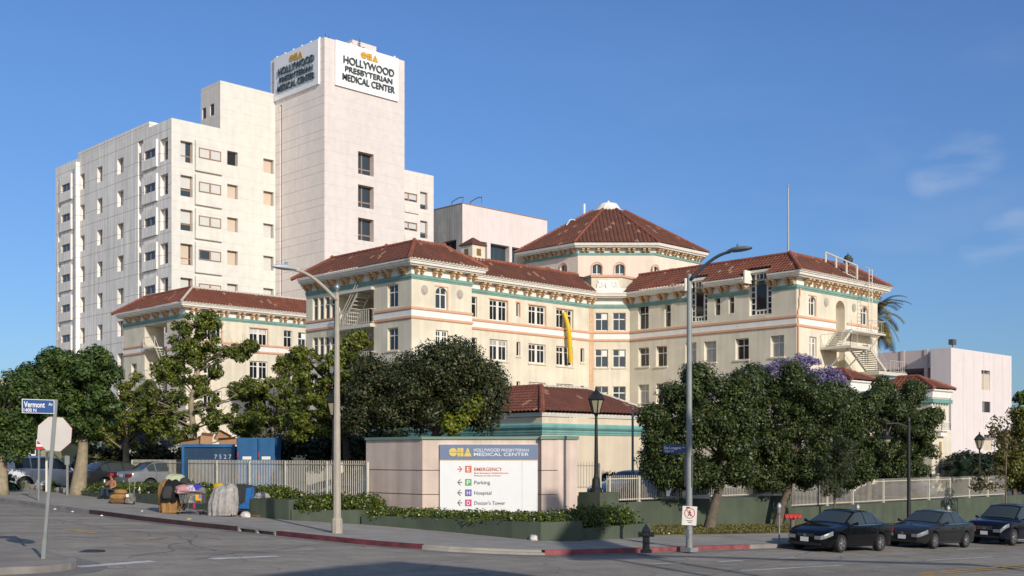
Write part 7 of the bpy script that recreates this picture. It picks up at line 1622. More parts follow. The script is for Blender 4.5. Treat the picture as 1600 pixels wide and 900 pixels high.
# date palm behind the right wing
def palm(name, label, base, h, nf, fl, m, seed, up_=.5, wl=.42, parent_trunk=True, dry=None):
    t = thing(name, label, 'palm', base); g = random.Random(seed); mb = MB()
    mb.tube([(0, 0, -.3), (0, 0, h)], [.32 * min(1, fl / 3), .26 * min(1, fl / 3)], 10); mb.build('trunk', bark_d, t)
    V = []; 
    for k in range(nf):
        a = 2 * math.pi * k / nf * 2.4 + g.random(); el = g.uniform(-.35, 1.25); L = fl * g.uniform(.8, 1.1); p = Vector((0, 0, h)); d_ = Vector((math.cos(a) * math.cos(el), math.sin(a) * math.cos(el), math.sin(el))); N = 16; prev = p
        for j in range(N):
            d_ = (d_ + Vector((0, 0, -.10 - .05 * (j / N)))).normalized(); p = prev + d_ * L / N; s = d_.cross(Vector((0, 0, 1))).normalized(); w = wl * math.sin(math.pi * (j + 1.2) / (N + 1.6)) ** .6
            for sg in (-1, 1):
                for q in (0, .5):
                    c = prev.lerp(p, q); e = c + s * sg * w + d_ * w * .6 + Vector((0, 0, -.12 * w)); n2 = d_ * .05
                    V += [c - n2, c + n2, e + n2 * .3, e - n2 * .3]
            prev = p
    np_mesh('fronds', np.array([tuple(v) for v in V]), np.arange(len(V)).reshape(-1, 4), m, t); return t
q_ = dp(1362, 0, 118); palm('date_palm', 'date palm with drooping fronds behind the right wing', (q_.x, q_.y, -3), hz(498, 118) + 3, 80, 4.5, leaf_mat('palm_leaf', (.105, .105, .030), .4, (2.0, 1.3, .6), .5, .15), 4, wl=.6)
for px, py, s, sd_, lab in ((32, 758, .9, 5, 'small fan-leaved plant by the white off-roader'), (12, 760, .8, 6, 'clump of strappy leaves at the left edge of the planting strip'), (83, 763, .5, 7, 'tuft of strappy leaves between the posts at the left')):
    p = gp(px, py, .3); palm('strappy_plant', lab, p, .25 * s, 26, 1.0 * s, leaf_mat('strappy_leaf', (.06, .09, .025), .5), sd_, wl=.14)
q_ = dp(1505, 0, 88); palm('low_palm', 'low bushy palm beside the slim pavilion', (q_.x, q_.y, -1.5), hz(742, 88) + 1.5, 34, 3.0, leaf_mat('hedge_leaf', None), 8, wl=.4)
# planter ground cover: jasmine with pale flowers
jas = leaf_mat('jasmine_leaf', (.085, .125, .02), .55, (1.3, 1.0, .6), .4, .25); fl_m = leaf_mat('jasmine_flower', (.60, .58, .42), .2, (1, 1, 1), .6, .2)
def cover(name, quad, z, h, n, seed, nf):
    g = np.random.default_rng(seed); a, b, c, d = [np.array(v, float) for v in quad]; m = 160; uv = g.random((m, 2)); P = (1 - uv[:, :1]) * ((1 - uv[:, 1:]) * a + uv[:, 1:] * d) + uv[:, :1] * ((1 - uv[:, 1:]) * b + uv[:, 1:] * c)
    C_ = np.concatenate([P, (z + h * .35 + .1 * g.random(m))[:, None]], 1); Rr = np.stack([.28 + .2 * g.random(m)] * 2 + [h * (.35 + .4 * g.random(m))], 1)
    o = leaves(name, C_, Rr, n, .055, jas, None, fill=.2, outward=.55, seed=seed); tag(o, kind='stuff'); o2 = leaves('jasmine_flowers', C_ + np.array([0, 0, .04]), Rr, nf, .03, fl_m, None, fill=0, aspect=.8, seed=seed + 1); tag(o2, kind='stuff')
vv = lambda p: (p[0], p[1])
cover('jasmine_ground_cover', [(23.0, 51.5), (23.0, 38), (25.8, 38.5), (25.8, 51.5)], .96, .42, 24000, 31, 700)
cover('jasmine_ground_cover', [vv(pC + Vector((.3, -.1))), vv(pD + Vector((.3, .3))), vv(pD + Vector((2.4, 1.6))), vv(pC + Vector((2.4, 1.2)))], .62, .5, 20000, 33, 500)
cover('jasmine_ground_cover', [vv(p3[0] + Vector((.4, .1))), vv(p3[3] + Vector((.3, .3))), vv(p3[3] + Vector((1.6, 2.6))), vv(p3[0] + Vector((2.0, 1.5)))], .36, .30, 20000, 35, 900)
cover('jasmine_ground_cover', [vv(p3[3] + Vector((.3, .3))), vv(p3[5] + Vector((-.3, .4))), vv(p3[5] + Vector((.2, 2.4))), vv(p3[3] + Vector((1.4, 2.2)))], .36, .30, 12000, 37, 500)
cover('jasmine_ground_cover', [vv(p4[0] + Vector((.2, .3))), vv(p4[2] + Vector((-.5, .3))), vv(p4[2] + Vector((-.1, 1.8))), vv(p4[0] + Vector((.6, 2.2)))], .12, .62, 16000, 39, 300)
# verge: dry grass tufts
g = np.random.default_rng(41); n = 16000; X = 33.6 + g.random(n) * 26; Y = 27.1 + g.random(n) * 3.9; Zg = GX * X + GY * Y + KH + .03
a = g.random(n) * 6.28; hgt = .04 + .07 * g.random(n); V = np.stack([np.stack([X + .012 * np.cos(a), Y + .012 * np.sin(a), Zg], 1), np.stack([X - .012 * np.cos(a), Y - .012 * np.sin(a), Zg], 1), np.stack([X + g.normal(0, .03, n), Y + g.normal(0, .03, n), Zg + hgt], 1), np.stack([X + .01 + g.normal(0, .02, n), Y, Zg + hgt * .9], 1)], 1).reshape(-1, 3)
tag(np_mesh('grass', V, np.arange(4 * n).reshape(-1, 4), leaf_mat('dry_grass', (.13, .13, .04), .4)), kind='stuff')
# planting strip with a stone edge at the far left
slab('planting_strip', [(KX + 1.5, 52.4), (27, 52.4), (27, 90), (KX + 1.5, 90)], 0, .36, mat('bark_mulch', (.16, .115, .07, 1), .95, 0, .3, 4, .6, 30))
mb = MB(); rr_ = random.Random(9)
for k in range(26):
    y = 52.5 + k * .62; s = rr_.uniform(.8, 1.1); mb.lathe([(.14 * s, -.1), (.2 * s, .05), (.18 * s, .16), (.08 * s, .22)], 7, (KX + 1.42, y, G(KX, y) + .12), sy=1.6)
tag(mb.build('stone_edging', mat('edging_stone', (.24, .22, .19, 1), .9, 0, .3, 5)), 'row of rough stones edging the planting strip at the far left', 'stone edging')
# ---------------------------------------------------------------- the seated man, the loaded carts and other small things
def drape(name, loc, rx, ry, h, m, parent=None, seed=1, folds=7, amp=.08, rz=0, prof=None, lean=(0, 0), rows_n=12, cols=110):
    """a cloth thrown over something: vertical folds deepening towards the hem"""
    g = random.Random(seed); ph = [g.uniform(0, 6.28) for _ in range(4)]; mb = MB()
    prof = prof or [(1.0, 0), (1.02, .25), (.98, .55), (.86, .8), (.6, .95), (.25, 1.0), (0.02, 1.02)]
    zs = [p[1] for p in prof]; rs = [p[0] for p in prof]; ts = np.linspace(0, 1.02, rows_n + 2)
    rows_n *= 2; tt = list(np.linspace(0, .75, rows_n // 2)) + list(np.linspace(.8, 1.02, rows_n // 2 + 2)); rows = []
    for t in tt:
        r = float(np.interp(t, zs, rs)); rows.append(len(mb.v))
        for j in range(cols):
            a = 2 * math.pi * j / cols; w1 = folds * a + ph[0] + 1.6 * math.sin(2.2 * t + ph[2]); w2 = (folds * 2 + 1) * a + ph[1] - 2.1 * t; f = 1 + amp * (1.15 - .8 * t) * (1 - 2 * abs(math.sin(w1 / 2)) ** .7 + .5 - .7 * abs(math.sin(w2 / 2)) + .5 * math.sin(3 * a + ph[2]) + .35 * math.sin(11 * t + 2 * a + ph[3]))
            c, s = math.cos(a), math.sin(a); sq = (abs(c) ** 2.6 + abs(s) ** 2.6) ** (-1 / 2.6)
            x, y = rx * r * f * c * sq + lean[0] * t, ry * r * f * s * sq + lean[1] * t
            mb.v.append((x * math.cos(rz) - y * math.sin(rz) + loc[0], x * math.sin(rz) + y * math.cos(rz) + loc[1], h * t * (1 + .05 * math.sin(2 * a + ph[3]) * t) + loc[2]))
    for a, b in zip(rows, rows[1:]):
        for j in range(cols): mb.f.append((a + j, a + (j + 1) % cols, b + (j + 1) % cols, b + j))
    mb.f.append(tuple(rows[-1] + j for j in range(cols)))
    return mb.build(name, m, parent, smooth=True)
def cloth(n, c, v=.15): return mat('cloth_' + n, c, .95, 0, v, 9, .3, 60, .1)
tan_c, black_c, grey_c, white_c, blue_c = cloth('tan', (.34, .19, .075, 1)), cloth('black', (.018, .018, .02, 1)), cloth('charcoal', (.05, .05, .052, 1)), cloth('pale_grey', (.37, .345, .33, 1), .25), cloth('blue', (.03, .13, .36, 1))
def wheels(parent, pts, r=.07, m=None):
    for x, y in pts:
        mb = MB(); n = 12; ax = Vector((RT[0], RT[1], 0)); sd_ = Vector((-FW[0], -FW[1], 0)); c = Vector((x, y, r))
        mb.tube([c - sd_ * .02, c + sd_ * .02], r, 12); mb.build('caster', m or black_pl, parent)
def spot(px, py, h=KH): return gp(px, py, h)
# local axes of things on the pavement: x along the picture's right, y away from the viewer
def gthing(name, label, cat, px, py, group=None, h=KH): p = spot(px, py, h); return thing(name, label, cat, p, YAW - R(90), group), depth(p.x, p.y) / FOC
# --- seated man
def skin_mesh(name, verts, edges, radii, m, parent, lev=2, root=0):
    me = bpy.data.meshes.new(name); me.from_pydata(verts, edges, []); o = bpy.data.objects.new(name, me); COL.objects.link(o); o.parent = parent
    md = o.modifiers.new('skin', 'SKIN'); md.use_smooth_shade = True
    for i, r in enumerate(radii): s = me.skin_vertices[0].data[i]; s.radius = (r, r) if not isinstance(r, tuple) else r; s.use_root = (i == root)
    sb_ = o.modifiers.new('sub', 'SUBSURF'); sb_.levels = sb_.render_levels = lev
    me.materials.append(m); return o
skin_m = mat('tanned_skin', (.34, .155, .085, 1), .55, 0, .08, 20); denim = cloth('denim', (.035, .05, .085, 1))
mx_, my_ = 22.78, facW(22.78).u(175.5); gz = G(22.4, my_) + KH; sz = 1.06
pm = thing('person', 'shirtless man in a red cap and jeans sitting on the green planter wall', 'person', (mx_, my_, sz), R(196))
S = sz - gz                                           # seat height above the pavement
V = [(0, 0, .1), (.0, 0, .25), (.01, 0, .40), (.02, 0, .50), (.03, 0, .56), (.045, 0, .66), (.04, 0, .74), (.15, 0, .665),
     (.0, .17, .46), (.05, .25, .25), (.30, .17, .15), (.37, .13, .14), (.0, -.17, .46), (.12, -.27, .27), (.26, -.17, .40), (.29, -.13, .44)]
Ed = [(0, 1), (1, 2), (2, 3), (3, 4), (4, 5), (5, 6), (5, 7), (2, 8), (8, 9), (9, 10), (10, 11), (2, 12), (12, 13), (13, 14), (14, 15)]
Rd = [(.14, .11), (.13, .10), (.16, .10), (.09, .08), (.055, .055), (.078, .09), (.07, .08), .016, .06, .045, .03, .03, .06, .045, .03, .03]
for base, dirs in ((11, (1, -.5, -.1)), (15, (.4, .6, .7))):
    d_ = Vector(dirs).normalized(); s_ = d_.cross(Vector((0, 0, 1))).normalized()
    for k, L in enumerate((.065, .075, .072, .058, .05)):
        b_ = Vector(V[base]); off = s_ * (.03 - .016 * k) if k < 4 else s_ * .045; i = len(V)
        V += [tuple(b_ + off + d_ * L * .6), tuple(b_ + off * 1.1 + d_ * L + Vector((0, 0, -.02)))]; Ed += [(base, i), (i, i + 1)]; Rd += [.009, .008]
body = skin_mesh('body', V, Ed, Rd, skin_m, pm)
VT = [(0, 0, .10), (.02, .09, .09), (.43, .14, .17), (.38, .13, -S + .10), (.02, -.09, .09), (.45, -.12, .16), (.52, -.13, -S + .10), (0, 0, .2)]
skin_mesh('jeans', VT, [(0, 1), (1, 2), (2, 3), (0, 4), (4, 5), (5, 6), (0, 7)], [(.15, .12), .10, .075, .055, .10, .075, .055, (.145, .115)], denim, pm)
for y, x in ((.13, .38), (-.13, .52)):
    mb = MB(); mb.hexa([(x - .08, y - .045, -S), (x + .2, y - .05, -S), (x + .2, y + .05, -S), (x - .08, y + .045, -S), (x - .07, y - .04, -S + .11), (x + .17, y - .035, -S + .055), (x + .17, y + .035, -S + .055), (x - .07, y + .04, -S + .11)]); mb.build('shoe', black_c, pm, bevel=.02)
mb = MB(); mb.lathe([(.098, .70), (.10, .74), (.085, .80), (.045, .83), (.0, .835)], 14, (.045, 0, 0)); mb.box(.1, .21, -.07, .07, .705, .72); mb.build('cap', cloth('red', (.42, .02, .03, 1)), pm)
mb = MB(); mb.lathe([(.088, .62), (.09, .70)], 12, (.02, 0, 0)); mb.build('hair', cloth('dark_hair', (.03, .02, .015, 1)), pm)
for y in (-.03, .03): mb = MB(); mb.lathe([(0, -.008), (.009, 0), (0, .008)], 6, (.125, y, .68)); mb.build('eye', black_pl, pm)
b_ = thing('drink_can', 'pale can in the raised hand of the seated man', 'can', pm.matrix_basis @ Vector((.33, -.11, .42))) ; mb = MB(); mb.lathe([(.03, 0), (.033, .01), (.033, .11), (.026, .125)], 10); mb.build('shell', white_trim, b_); mb = MB(); mb.lathe([(.026, .125), (.022, .128)], 10); mb.build('lid', chrome, b_)
# --- sacks and the hand trolley beside him
t, k = gthing('sack_pile', 'stack of three tan sacks on the pavement beside the seated man', 'sacks', 184, 787)
for i, (x, z, rx, h, c) in enumerate(((0, 0, .36, .2, cloth('dun', (.14, .09, .05, 1))), (.02, .17, .32, .24, tan_c), (.12, .38, .26, .2, tan_c))): drape('sack', (x, 0, z), rx, .2, h, c, t, 20 + i, 5, .05, prof=[(.75, 0), (1.0, .3), (1.02, .6), (.85, .85), (.4, 1.0), (.02, 1.0)])
t, k = gthing('hand_trolley', 'folding hand trolley with a grey bundle strapped to it', 'trolley', 203, 788)
mb = MB()
for x in (-.06, .13): mb.tube([(x, .1, .05), (x, .16, .95)], .014, 6)
mb.tube([(-.06, .16, .95), (.13, .16, .95)], .014, 6); mb.build('frame', galv or chrome, t); drape('bundle', (.02, 0, .05), .2, .18, .42, cloth('mottled', (.2, .18, .17, 1), .5), t, 31, 5, .06); wheels(t, [(-.12, -.1), (.18, -.1)])
mb = MB(); mb.box(-.1, .02, -.2, -.19, .3, .42); mb.build('paper_tag', white_trim, t)
p = Vector((22.85, facW(22.85).u(218), 1.06)); o = thing('bottle', 'white plastic bottle standing on the green planter wall', 'bottle', p); mb = MB(); mb.lathe([(.045, 0), (.045, .16), (.02, .2), (.02, .23)], 10); mb.build('flask', white_trim, o); mb = MB(); mb.lathe([(.022, .23), (.022, .26)], 8); mb.build('cap', white_trim, o)
p = Vector((22.85, facW(22.85).u(223.5), 1.06)); o = thing('drink_can', 'small reddish can standing on the green planter wall', 'can', p); mb = MB(); mb.lathe([(.03, 0), (.033, .01), (.033, .11), (.026, .125)], 10); mb.build('shell', cloth('rust', (.35, .08, .05, 1)), o); mb = MB(); mb.lathe([(.026, .125), (.02, .128)], 10); mb.build('lid', chrome, o)
p = Vector((23.1, facW(23.1).u(238), 1.0)); tag(drape('black_bag', p, .42, .3, .34, black_c, None, 33, 4, .08, rz=R(90)), 'black bag lying on the planter wall before the heaped cart', 'bag')
# --- heaped cart under tan and black blankets
t, k = gthing('covered_cart', 'cart heaped high under tan and black blankets', 'covered cart', 264, 802)
drape('tan_blanket', (0, .3, .02), .46, .42, 1.18, tan_c, t, 41, 11, .09, prof=[(.86, 0), (.98, .3), (1.02, .6), (.95, .85), (.6, .97), (.2, 1.02), (.02, 1.03)])
drape('black_blanket', (.04, .22, .40), .36, .42, .84, black_c, t, 42, 5, .10, lean=(.03, 0)); drape('charcoal_jacket', (-.02, .1, .55), .27, .34, .52, grey_c, t, 43, 4, .08)
drape('pale_green_bundle', (.1, .42, 1.12), .36, .3, .30, cloth('pale_green', (.46, .50, .33, 1)), t, 44, 4, .08); drape('dark_hat', (.43, .35, 1.08), .22, .2, .22, grey_c, t, 45, 3, .08); wheels(t, [(-.3, .05), (.35, .05), (-.25, .6), (.3, .6)], .06)
# --- wire shopping cart
t, k = gthing('shopping_cart', 'wire shopping cart full of clothes and bottles', 'shopping cart', 300, 804)
wire = mat('zinc_wire', (.34, .34, .34, 1), .35, .7, .1)
def basket(L0, L1, W, z0, z1):
    mb = MB(); nx, nz_ = 11, 6
    for s in (-1, 1):
        for i in range(nx + 1): f = i / nx; mb.tube([(L0 + .08 + (L1 - L0 - .08) * f, s * W * .9, z0), (L0 + (L1 - L0) * f, s * W, z1)], .006, 4)
        for j in range(nz_ + 1): f = j / nz_; mb.tube([(L0 + .08 * (1 - f), s * W * (.9 + .1 * f), z0 + (z1 - z0) * f), (L1, s * W * (.9 + .1 * f), z0 + (z1 - z0) * f)], .006 if j < nz_ else .013, 4)
    for e in (L0, L1):
        for i in range(7): y = W * (i / 3 - 1); mb.tube([(e + (.08 if e == L0 else 0), y * .9, z0), (e, y, z1)], .006, 4)
        for j in range(nz_ + 1): f = j / nz_; mb.tube([(e + (.08 * (1 - f) if e == L0 else 0), -W * (.9 + .1 * f), z0 + (z1 - z0) * f), (e + (.08 * (1 - f) if e == L0 else 0), W * (.9 + .1 * f), z0 + (z1 - z0) * f)], .006, 4)
    for i in range(9): y = W * .9 * (i / 4 - 1); mb.tube([(L0 + .08, y, z0), (L1, y, z0)], .006, 4)
    return mb
basket(-.42, .46, .28, .42, .86).build('basket', wire, t)
mb = MB()
for s in (-1, 1): mb.tube([(-.5, s * .25, .98), (-.42, s * .26, .86), (-.34, s * .24, .42), (-.28, s * .24, .36), (-.46, s * .26, .12)], .014, 6); mb.tube([(-.46, s * .26, .12), (.40, s * .2, .17)], .014, 6); mb.tube([(-.1, s * .22, .15), (-.05, s * .22, .42)], .012, 6)
mb.tube([(-.5, -.25, .98), (-.5, .25, .98)], .016, 6); mb.tube([(.4, -.2, .17), (.4, .2, .17)], .012, 6); mb.tube([(-.2, -.23, .15), (-.2, .23, .15)], .012, 6)
mb.build('chassis', wire, t); wheels(t, [(-.44, -.26), (-.44, .26), (.36, -.2), (.36, .2)], .06)
mb = MB(); mb.box(.2, .42, -.285, -.28, .52, .74); o = mb.build('yellow_placard', mat('placard_yellow', (.70, .38, .01, 1), .5), t); mb = MB(); mb.box(.32, .41, -.289, -.286, .6, .73); mb.build('blue_patch', mat('placard_blue', (.15, .16, .5, 1), .5), o)
things_in = [('clothes_heap', 'dusty pink clothes heaped on the rear of the shopping cart', cloth('pink', (.46, .24, .25, 1)), -.32, .78, .3, .27, .3, 51), ('soft_toy', 'white and mauve soft toy on top of the shopping cart', cloth('mauve_white', (.55, .45, .56, 1), .5), .0, .84, .22, .22, .24, 52), ('blue_hat', 'royal blue cap lying on top of the shopping cart', cloth('royal_blue', (.05, .05, .35, 1)), .18, .9, .2, .2, .2, 53), ('grey_bag', 'grey bag at the front end of the shopping cart', cloth('mid_grey', (.22, .21, .2, 1)), .34, .78, .16, .2, .22, 54), ('bottle_heap', 'heap of plastic bottles and rags inside the shopping cart basket', mat('mixed_rubbish', (.27, .25, .22, 1), .6, 0, .8, 14), .0, .44, .38, .22, .34, 55)]
for n_, lab, m, x, z, rx, ry, h, sd_ in things_in:
    p = t.matrix_basis @ Vector((x, 0, z)); o = drape(n_, (0, 0, 0), rx, ry, h, m, None, sd_, 5, .12); o.location = p; o.rotation_euler = (0, 0, YAW - R(90)); tag(o, lab, 'cart load')
mb = MB(); mb.box(.12, .2, -.3, -.29, .24, .42); mb.build('magenta_strap', cloth('magenta', (.5, .02, .16, 1)), t)
# --- pale blanket cart and the blue tarpaulin cart
t, k = gthing('covered_cart', 'hump-shaped cart under a pale grey blanket', 'covered cart', 347, 807)
drape('pale_blanket', (-.1, .35, .03), .50, .42, 1.10, white_c, t, 61, 13, .085, prof=[(.98, 0), (1.06, .2), (1.0, .5), (.92, .75), (.8, .9), (.55, .99), (.2, 1.02), (.02, 1.03)], lean=(.16, 0)); drape('yellow_cloth', (-.22, .35, .98), .2, .16, .22, cloth('yellow', (.55, .36, .02, 1)), t, 62, 4, .08); wheels(t, [(-.3, .1), (.3, .1), (-.3, .6), (.3, .6)], .06)
t, k = gthing('covered_cart', 'wheeled cart draped with a blue tarpaulin and charcoal cloth', 'covered cart', 379, 806)
drape('charcoal_cover', (.0, .3, .18), .46, .36, .92, grey_c, t, 71, 7, .07, prof=[(.94, 0), (1.0, .3), (1.02, .7), (.98, .92), (.5, 1.0), (.02, 1.01)]); 
mb = MB(); mb.hexa([(-.3, -.1, .27), (.26, -.13, .25), (.30, -.02, .25), (-.3, -.04, .27), (.06, -.125, .5), (.26, -.14, .5), (.3, -.03, .5), (.06, -.06, .5)]); mb.hexa([(.1, -.135, .44), (.27, -.15, .44), (.42, .1, .44), (.3, .1, .44), (.14, -.12, 1.03), (.35, -.12, 1.06), (.42, .1, 1.06), (.2, .1, 1.03)]); mb.build('blue_tarpaulin', blue_c, t, bevel=.02)
mb = MB()
for s in (-.3, .3): mb.tube([(s, 0, .05), (s, 0, .25)], .015, 5); mb.tube([(s, .55, .05), (s, .55, .25)], .015, 5)
mb.tube([(-.35, 0, .2), (.35, 0, .2)], .015, 5); mb.tube([(-.35, .55, .2), (.35, .55, .2)], .015, 5); mb.build('cart_frame', wire, t); wheels(t, [(-.3, 0), (.3, 0), (-.3, .55), (.3, .55)], .09)
drape('dark_roll', (-.28, .2, .92), .2, .2, .16, black_c, t, 73, 3, .06)
def lump(name, label, cat, px, py, rx, h, m, sd_, hh=KH, ry=None): p = gp(px, py, hh); o = drape(name, (0, 0, 0), rx, ry or rx, h, m, None, sd_, 5, .15, rows_n=8, cols=28); o.location = p; o.rotation_euler = (0, 0, YAW - R(90)); return tag(o, label, cat)
lump('carrier_bag', 'white carrier bag on the pavement behind the blue tarpaulin cart', 'bag', 384, 808, .17, .2, cloth('bag_white', (.6, .55, .52, 1), .3), 81); lump('rag_pile', 'brown rags beside the blue tarpaulin cart', 'rags', 402, 808, .28, .1, cloth('brown_rag', (.14, .08, .05, 1), .5), 82, ry=.15)
lump('carrier_bag', 'crumpled white bag at the foot of the curved planter wall', 'bag', 834, 844, .15, .17, cloth('bag_white', None), 83)
p = Vector((23.2, facW(23.2).u(409), 1.08)); o = drape('pale_cloth', (0, 0, 0), .26, .2, .2, white_c, None, 84, 4, .12); o.location = p; o.rotation_euler = (0, 0, YAW - R(90)); tag(o, 'pale cloth lying on the planter hedge right of the covered carts', 'cloth')
def paper(label, px, py, w, l, m, hh): p = gp(px, py, hh); mb = MB(); g_ = random.Random(int(px)); mb.hexa([(-w, -l, .0), (w, -l * .8, .0), (w * .9, l, .0), (-w * .8, l, .0), (-w * .8, -l * .7, .03), (w * .7, -l * .6, .05), (w * .6, l * .8, .03), (-w * .6, l * .7, .045)]); o = mb.build('litter', m, None); o.location = p; o.scale = (.6, .6, .8); o.rotation_euler = (0, 0, g_.random() * 3); return tag(o, label, 'litter')
paper('crumpled white paper in the gutter before the red kerb', 159, 806, .17, .08, white_trim, .005); paper('yellow green wrapper on the pavement before the shopping cart', 295.5, 811.5, .14, .08, mat('wrapper_lime', (.45, .45, .10, 1), .5), KH + .003); paper('tiny white scrap in the gutter by the grey kerb', 86, 796, .08, .06, white_trim, .005); paper('tiny white scrap in the gutter where the red kerb begins', 113, 800, .07, .05, white_trim, .005); paper('small white scrap on the pavement between the sacks and the heaped cart', 222, 799, .06, .05, white_trim, KH + .003)
for i, (px, py, lab) in enumerate(((1033, 829, 'first scrap of paper on the verge beside the hydrant'), (1045, 834, 'scrap of paper on the verge edge left of the first ficus'), (1157, 831, 'scrap of paper on the verge between the first two ficus trunks'))): paper(lab, px, py, .07, .05, white_trim, KH + .05)
# --- blue containers with cardboard behind the left fence
blu = mat('container_blue', (.022, .115, .27, 1), .55, 0, .15, 3, 0, 30, .4, .15); blu_d = mat('container_dark_blue', (.014, .05, .11, 1), .6, 0, .2, 3, 0, 30, .4, .2)
dq = 53; k = dq / FOC
def camthing(name, label, cat, px, d, z): p = dp(px, 0, d); return thing(name, label, cat, (p.x, p.y, z), YAW - R(90))
t = camthing('waste_compactor', 'long dark blue open-topped container behind the left fence', 'container', 326, dq + .8, .85); zt = hz(694, dq + .8) - .85; W_ = 42 * k
mb = MB(); mb.box(-W_, W_, 0, .08, .25, zt - .12); mb.box(-W_, W_, 1.7, 1.78, .25, zt - .1); mb.box(-W_, -W_ + .08, .081, 1.699, .25, zt - .1); mb.box(W_ - .08, W_, .081, 1.699, .25, zt - .1); mb.box(-W_, W_, .081, 1.699, .2, .28); mb.build('hopper', blu_d, t)
mb = MB()
for x in (-W_, W_ - .12): mb.box(x, x + .12, -.09, -.003, 0, zt)
mb.box(-W_ + .121, W_ - .121, -.08, -.003, zt - .14, zt - .0); mb.box(-W_ + .121, W_ - .121, -.08, -.003, .25, .36); mb.build('rim', blu, t)
fz = Fac((0, 0), (1, 0), (0, -1))
put_text('stencil', '7 5 2 7', mat('stencil_white', (.45, .48, .5, 1), .7, 0, .1), fz, 9 * k, hz(717, dq) - .85, 7 * k, .004, t, fit=27 * k, depth=.002)
cbm = mat('cardboard', (.36, .21, .11, 1), .9, 0, .12, 3)
def carton(lab, px, py, w, d_, h, rx, rz_, ry=0):
    p = dp(px, py, dq + 1.6); o = thing('cardboard_box', lab, 'cardboard box', p, group='cartons heaped in the blue container'); o.rotation_euler = (rx, ry, YAW - R(90) + rz_); mb = MB(); mb.box(-w, w, -d_, d_, -h, h); b_ = mb.build('carton', cbm, o); mb = MB(); mb.hexa([(-w, -d_ - .005, h), (w, -d_ - .005, h), (w, -d_ + .005, h), (-w, -d_ + .005, h), (-w, -d_ - .2, h + .12), (w, -d_ - .2, h + .12), (w, -d_ - .19, h + .12), (-w, -d_ - .19, h + .12)]); mb.build('flap', cbm, o)
carton('upright tilted cardboard carton, topmost in the blue container', 347, 684, .3, .25, .22, R(10), .4, R(28)); carton('flattened carton at the left end of the blue container', 300, 692, .4, .3, .12, R(8), -.2, R(-8)); carton('square carton in the middle of the blue container', 320, 689, .28, .3, .2, R(-6), .5, R(6)); carton('low wide carton at the right end of the blue container', 357, 691, .4, .3, .14, R(5), .1, R(-5))
for px, w, lab, mm in ((386, 16, 'tall bright blue steel cabinet beside the dark blue container', blu), (416, 13, 'second blue steel cabinet behind the pale tree trunk', blu)):
    t = camthing('steel_cabinet', lab, 'container', px, dq, .85); zt = hz(684, dq) - .85; W_ = w * k; mb = MB(); mb.box(-W_, W_, 0, 1.5, .1, zt); mb.build('shell', mm, t, bevel=.02)
    m2 = MB()
    for z0_, z1_ in ((.12, zt * .55), (zt * .57, zt - .05)): m2.box(-W_ + .06, W_ - .06, -.025, -.003, z0_, z1_)
    d_ = m2.build('door', mm, t, bevel=.01); m2 = MB(); m2.box(-.2, .2, -.034, -.026, zt * .62, zt * .62 + .14); m2.build('white_label', white_trim, d_)
    m2 = MB(); m2.box(-W_ + .02, -W_ + .08, -.04, -.026, zt * .66, zt * .74); m2.box(-W_ + .02, -W_ + .08, -.04, -.026, zt * .26, zt * .34); m2.build('red_reflector', rm_, d_)
    m2 = MB(); m2.box(-W_, W_, -.02, 1.5, 0, .098); m2.build('skid', blu_d, t)
# --- green clapboard house far left and the pale block peeping over the trees
hp2 = dp(75, 0, 84); hs_ = thing('clapboard_house', 'sage green clapboard house seen between the left street trees', 'house', (hp2.x, hp2.y, .8), YAW - R(90)); sage = mat('sage_clapboard', (.27, .29, .17, 1), .85, 0, .08, 2)
k = 84 / FOC; mb = MB(); mb.box(-110 * k, 0, 0, 6, 0, 4.6)
for z in np.arange(.2, 4.5, .22): mb.box(-110 * k, 0, -.025, -.002, z, z + .17)
mb.build('wall', sage, hs_); mb = MB(); mb.hexa([(-115 * k, -.5, 4.6), (.5, -.5, 4.6), (.5, 6.5, 4.6), (-115 * k, 6.5, 4.6), (-112 * k, 2.9, 6.4), (.3, 2.9, 6.4), (.3, 3.1, 6.4), (-112 * k, 3.1, 6.4)]); mb.build('roof', mat('shingle_grey', (.2, .19, .18, 1), .9), hs_)
z = lambda py: hz(py, 84) - .8
mb = MB(); mb.box((46 - 75) * k, (58 - 75) * k, -.1, -.03, z(712), z(688)); w_ = mb.build('window', white_trim, hs_)
for a, b in ((690.5, 699), (701, 709.5)): mb = MB(); mb.box((48.5 - 75) * k, (55.5 - 75) * k, -.112, -.101, z(b), z(a)); mb.build('pane', glass, w_)
mb = MB(); mb.box((8 - 75) * k, (28 - 75) * k, -.08, -.03, 0, z(693)); mb.build('door', white_trim, hs_)
mb = MB(); rail(mb, [((3 - 75) * k, -1.2, z(722)), ((28 - 75) * k, -1.2, z(722))], .8, 4, .04, .02); mb.box((0 - 75) * k, (30 - 75) * k, -1.3, -.03, 0, z(722)); mb.build('porch', white_trim, hs_)
q_ = dp(-20, 0, 120); gb = thing('grey_block', 'pale grey block peeping over the tree at the left edge', 'building', (q_.x, q_.y, 0), YAW - R(90)); k = 120 / FOC; mb = MB(); mb.box(-60 * k, 30 * k, 0, 8, -2, hz(593, 120)); mb.build('wall', mat('pale_grey_wall', (.5, .48, .45, 1), .9), gb); mb = MB(); mb.box(-61 * k, 31 * k, -.2, 8, hz(593, 120) + .003, hz(591, 120)); mb.build('roof_edge', white_trim, gb)
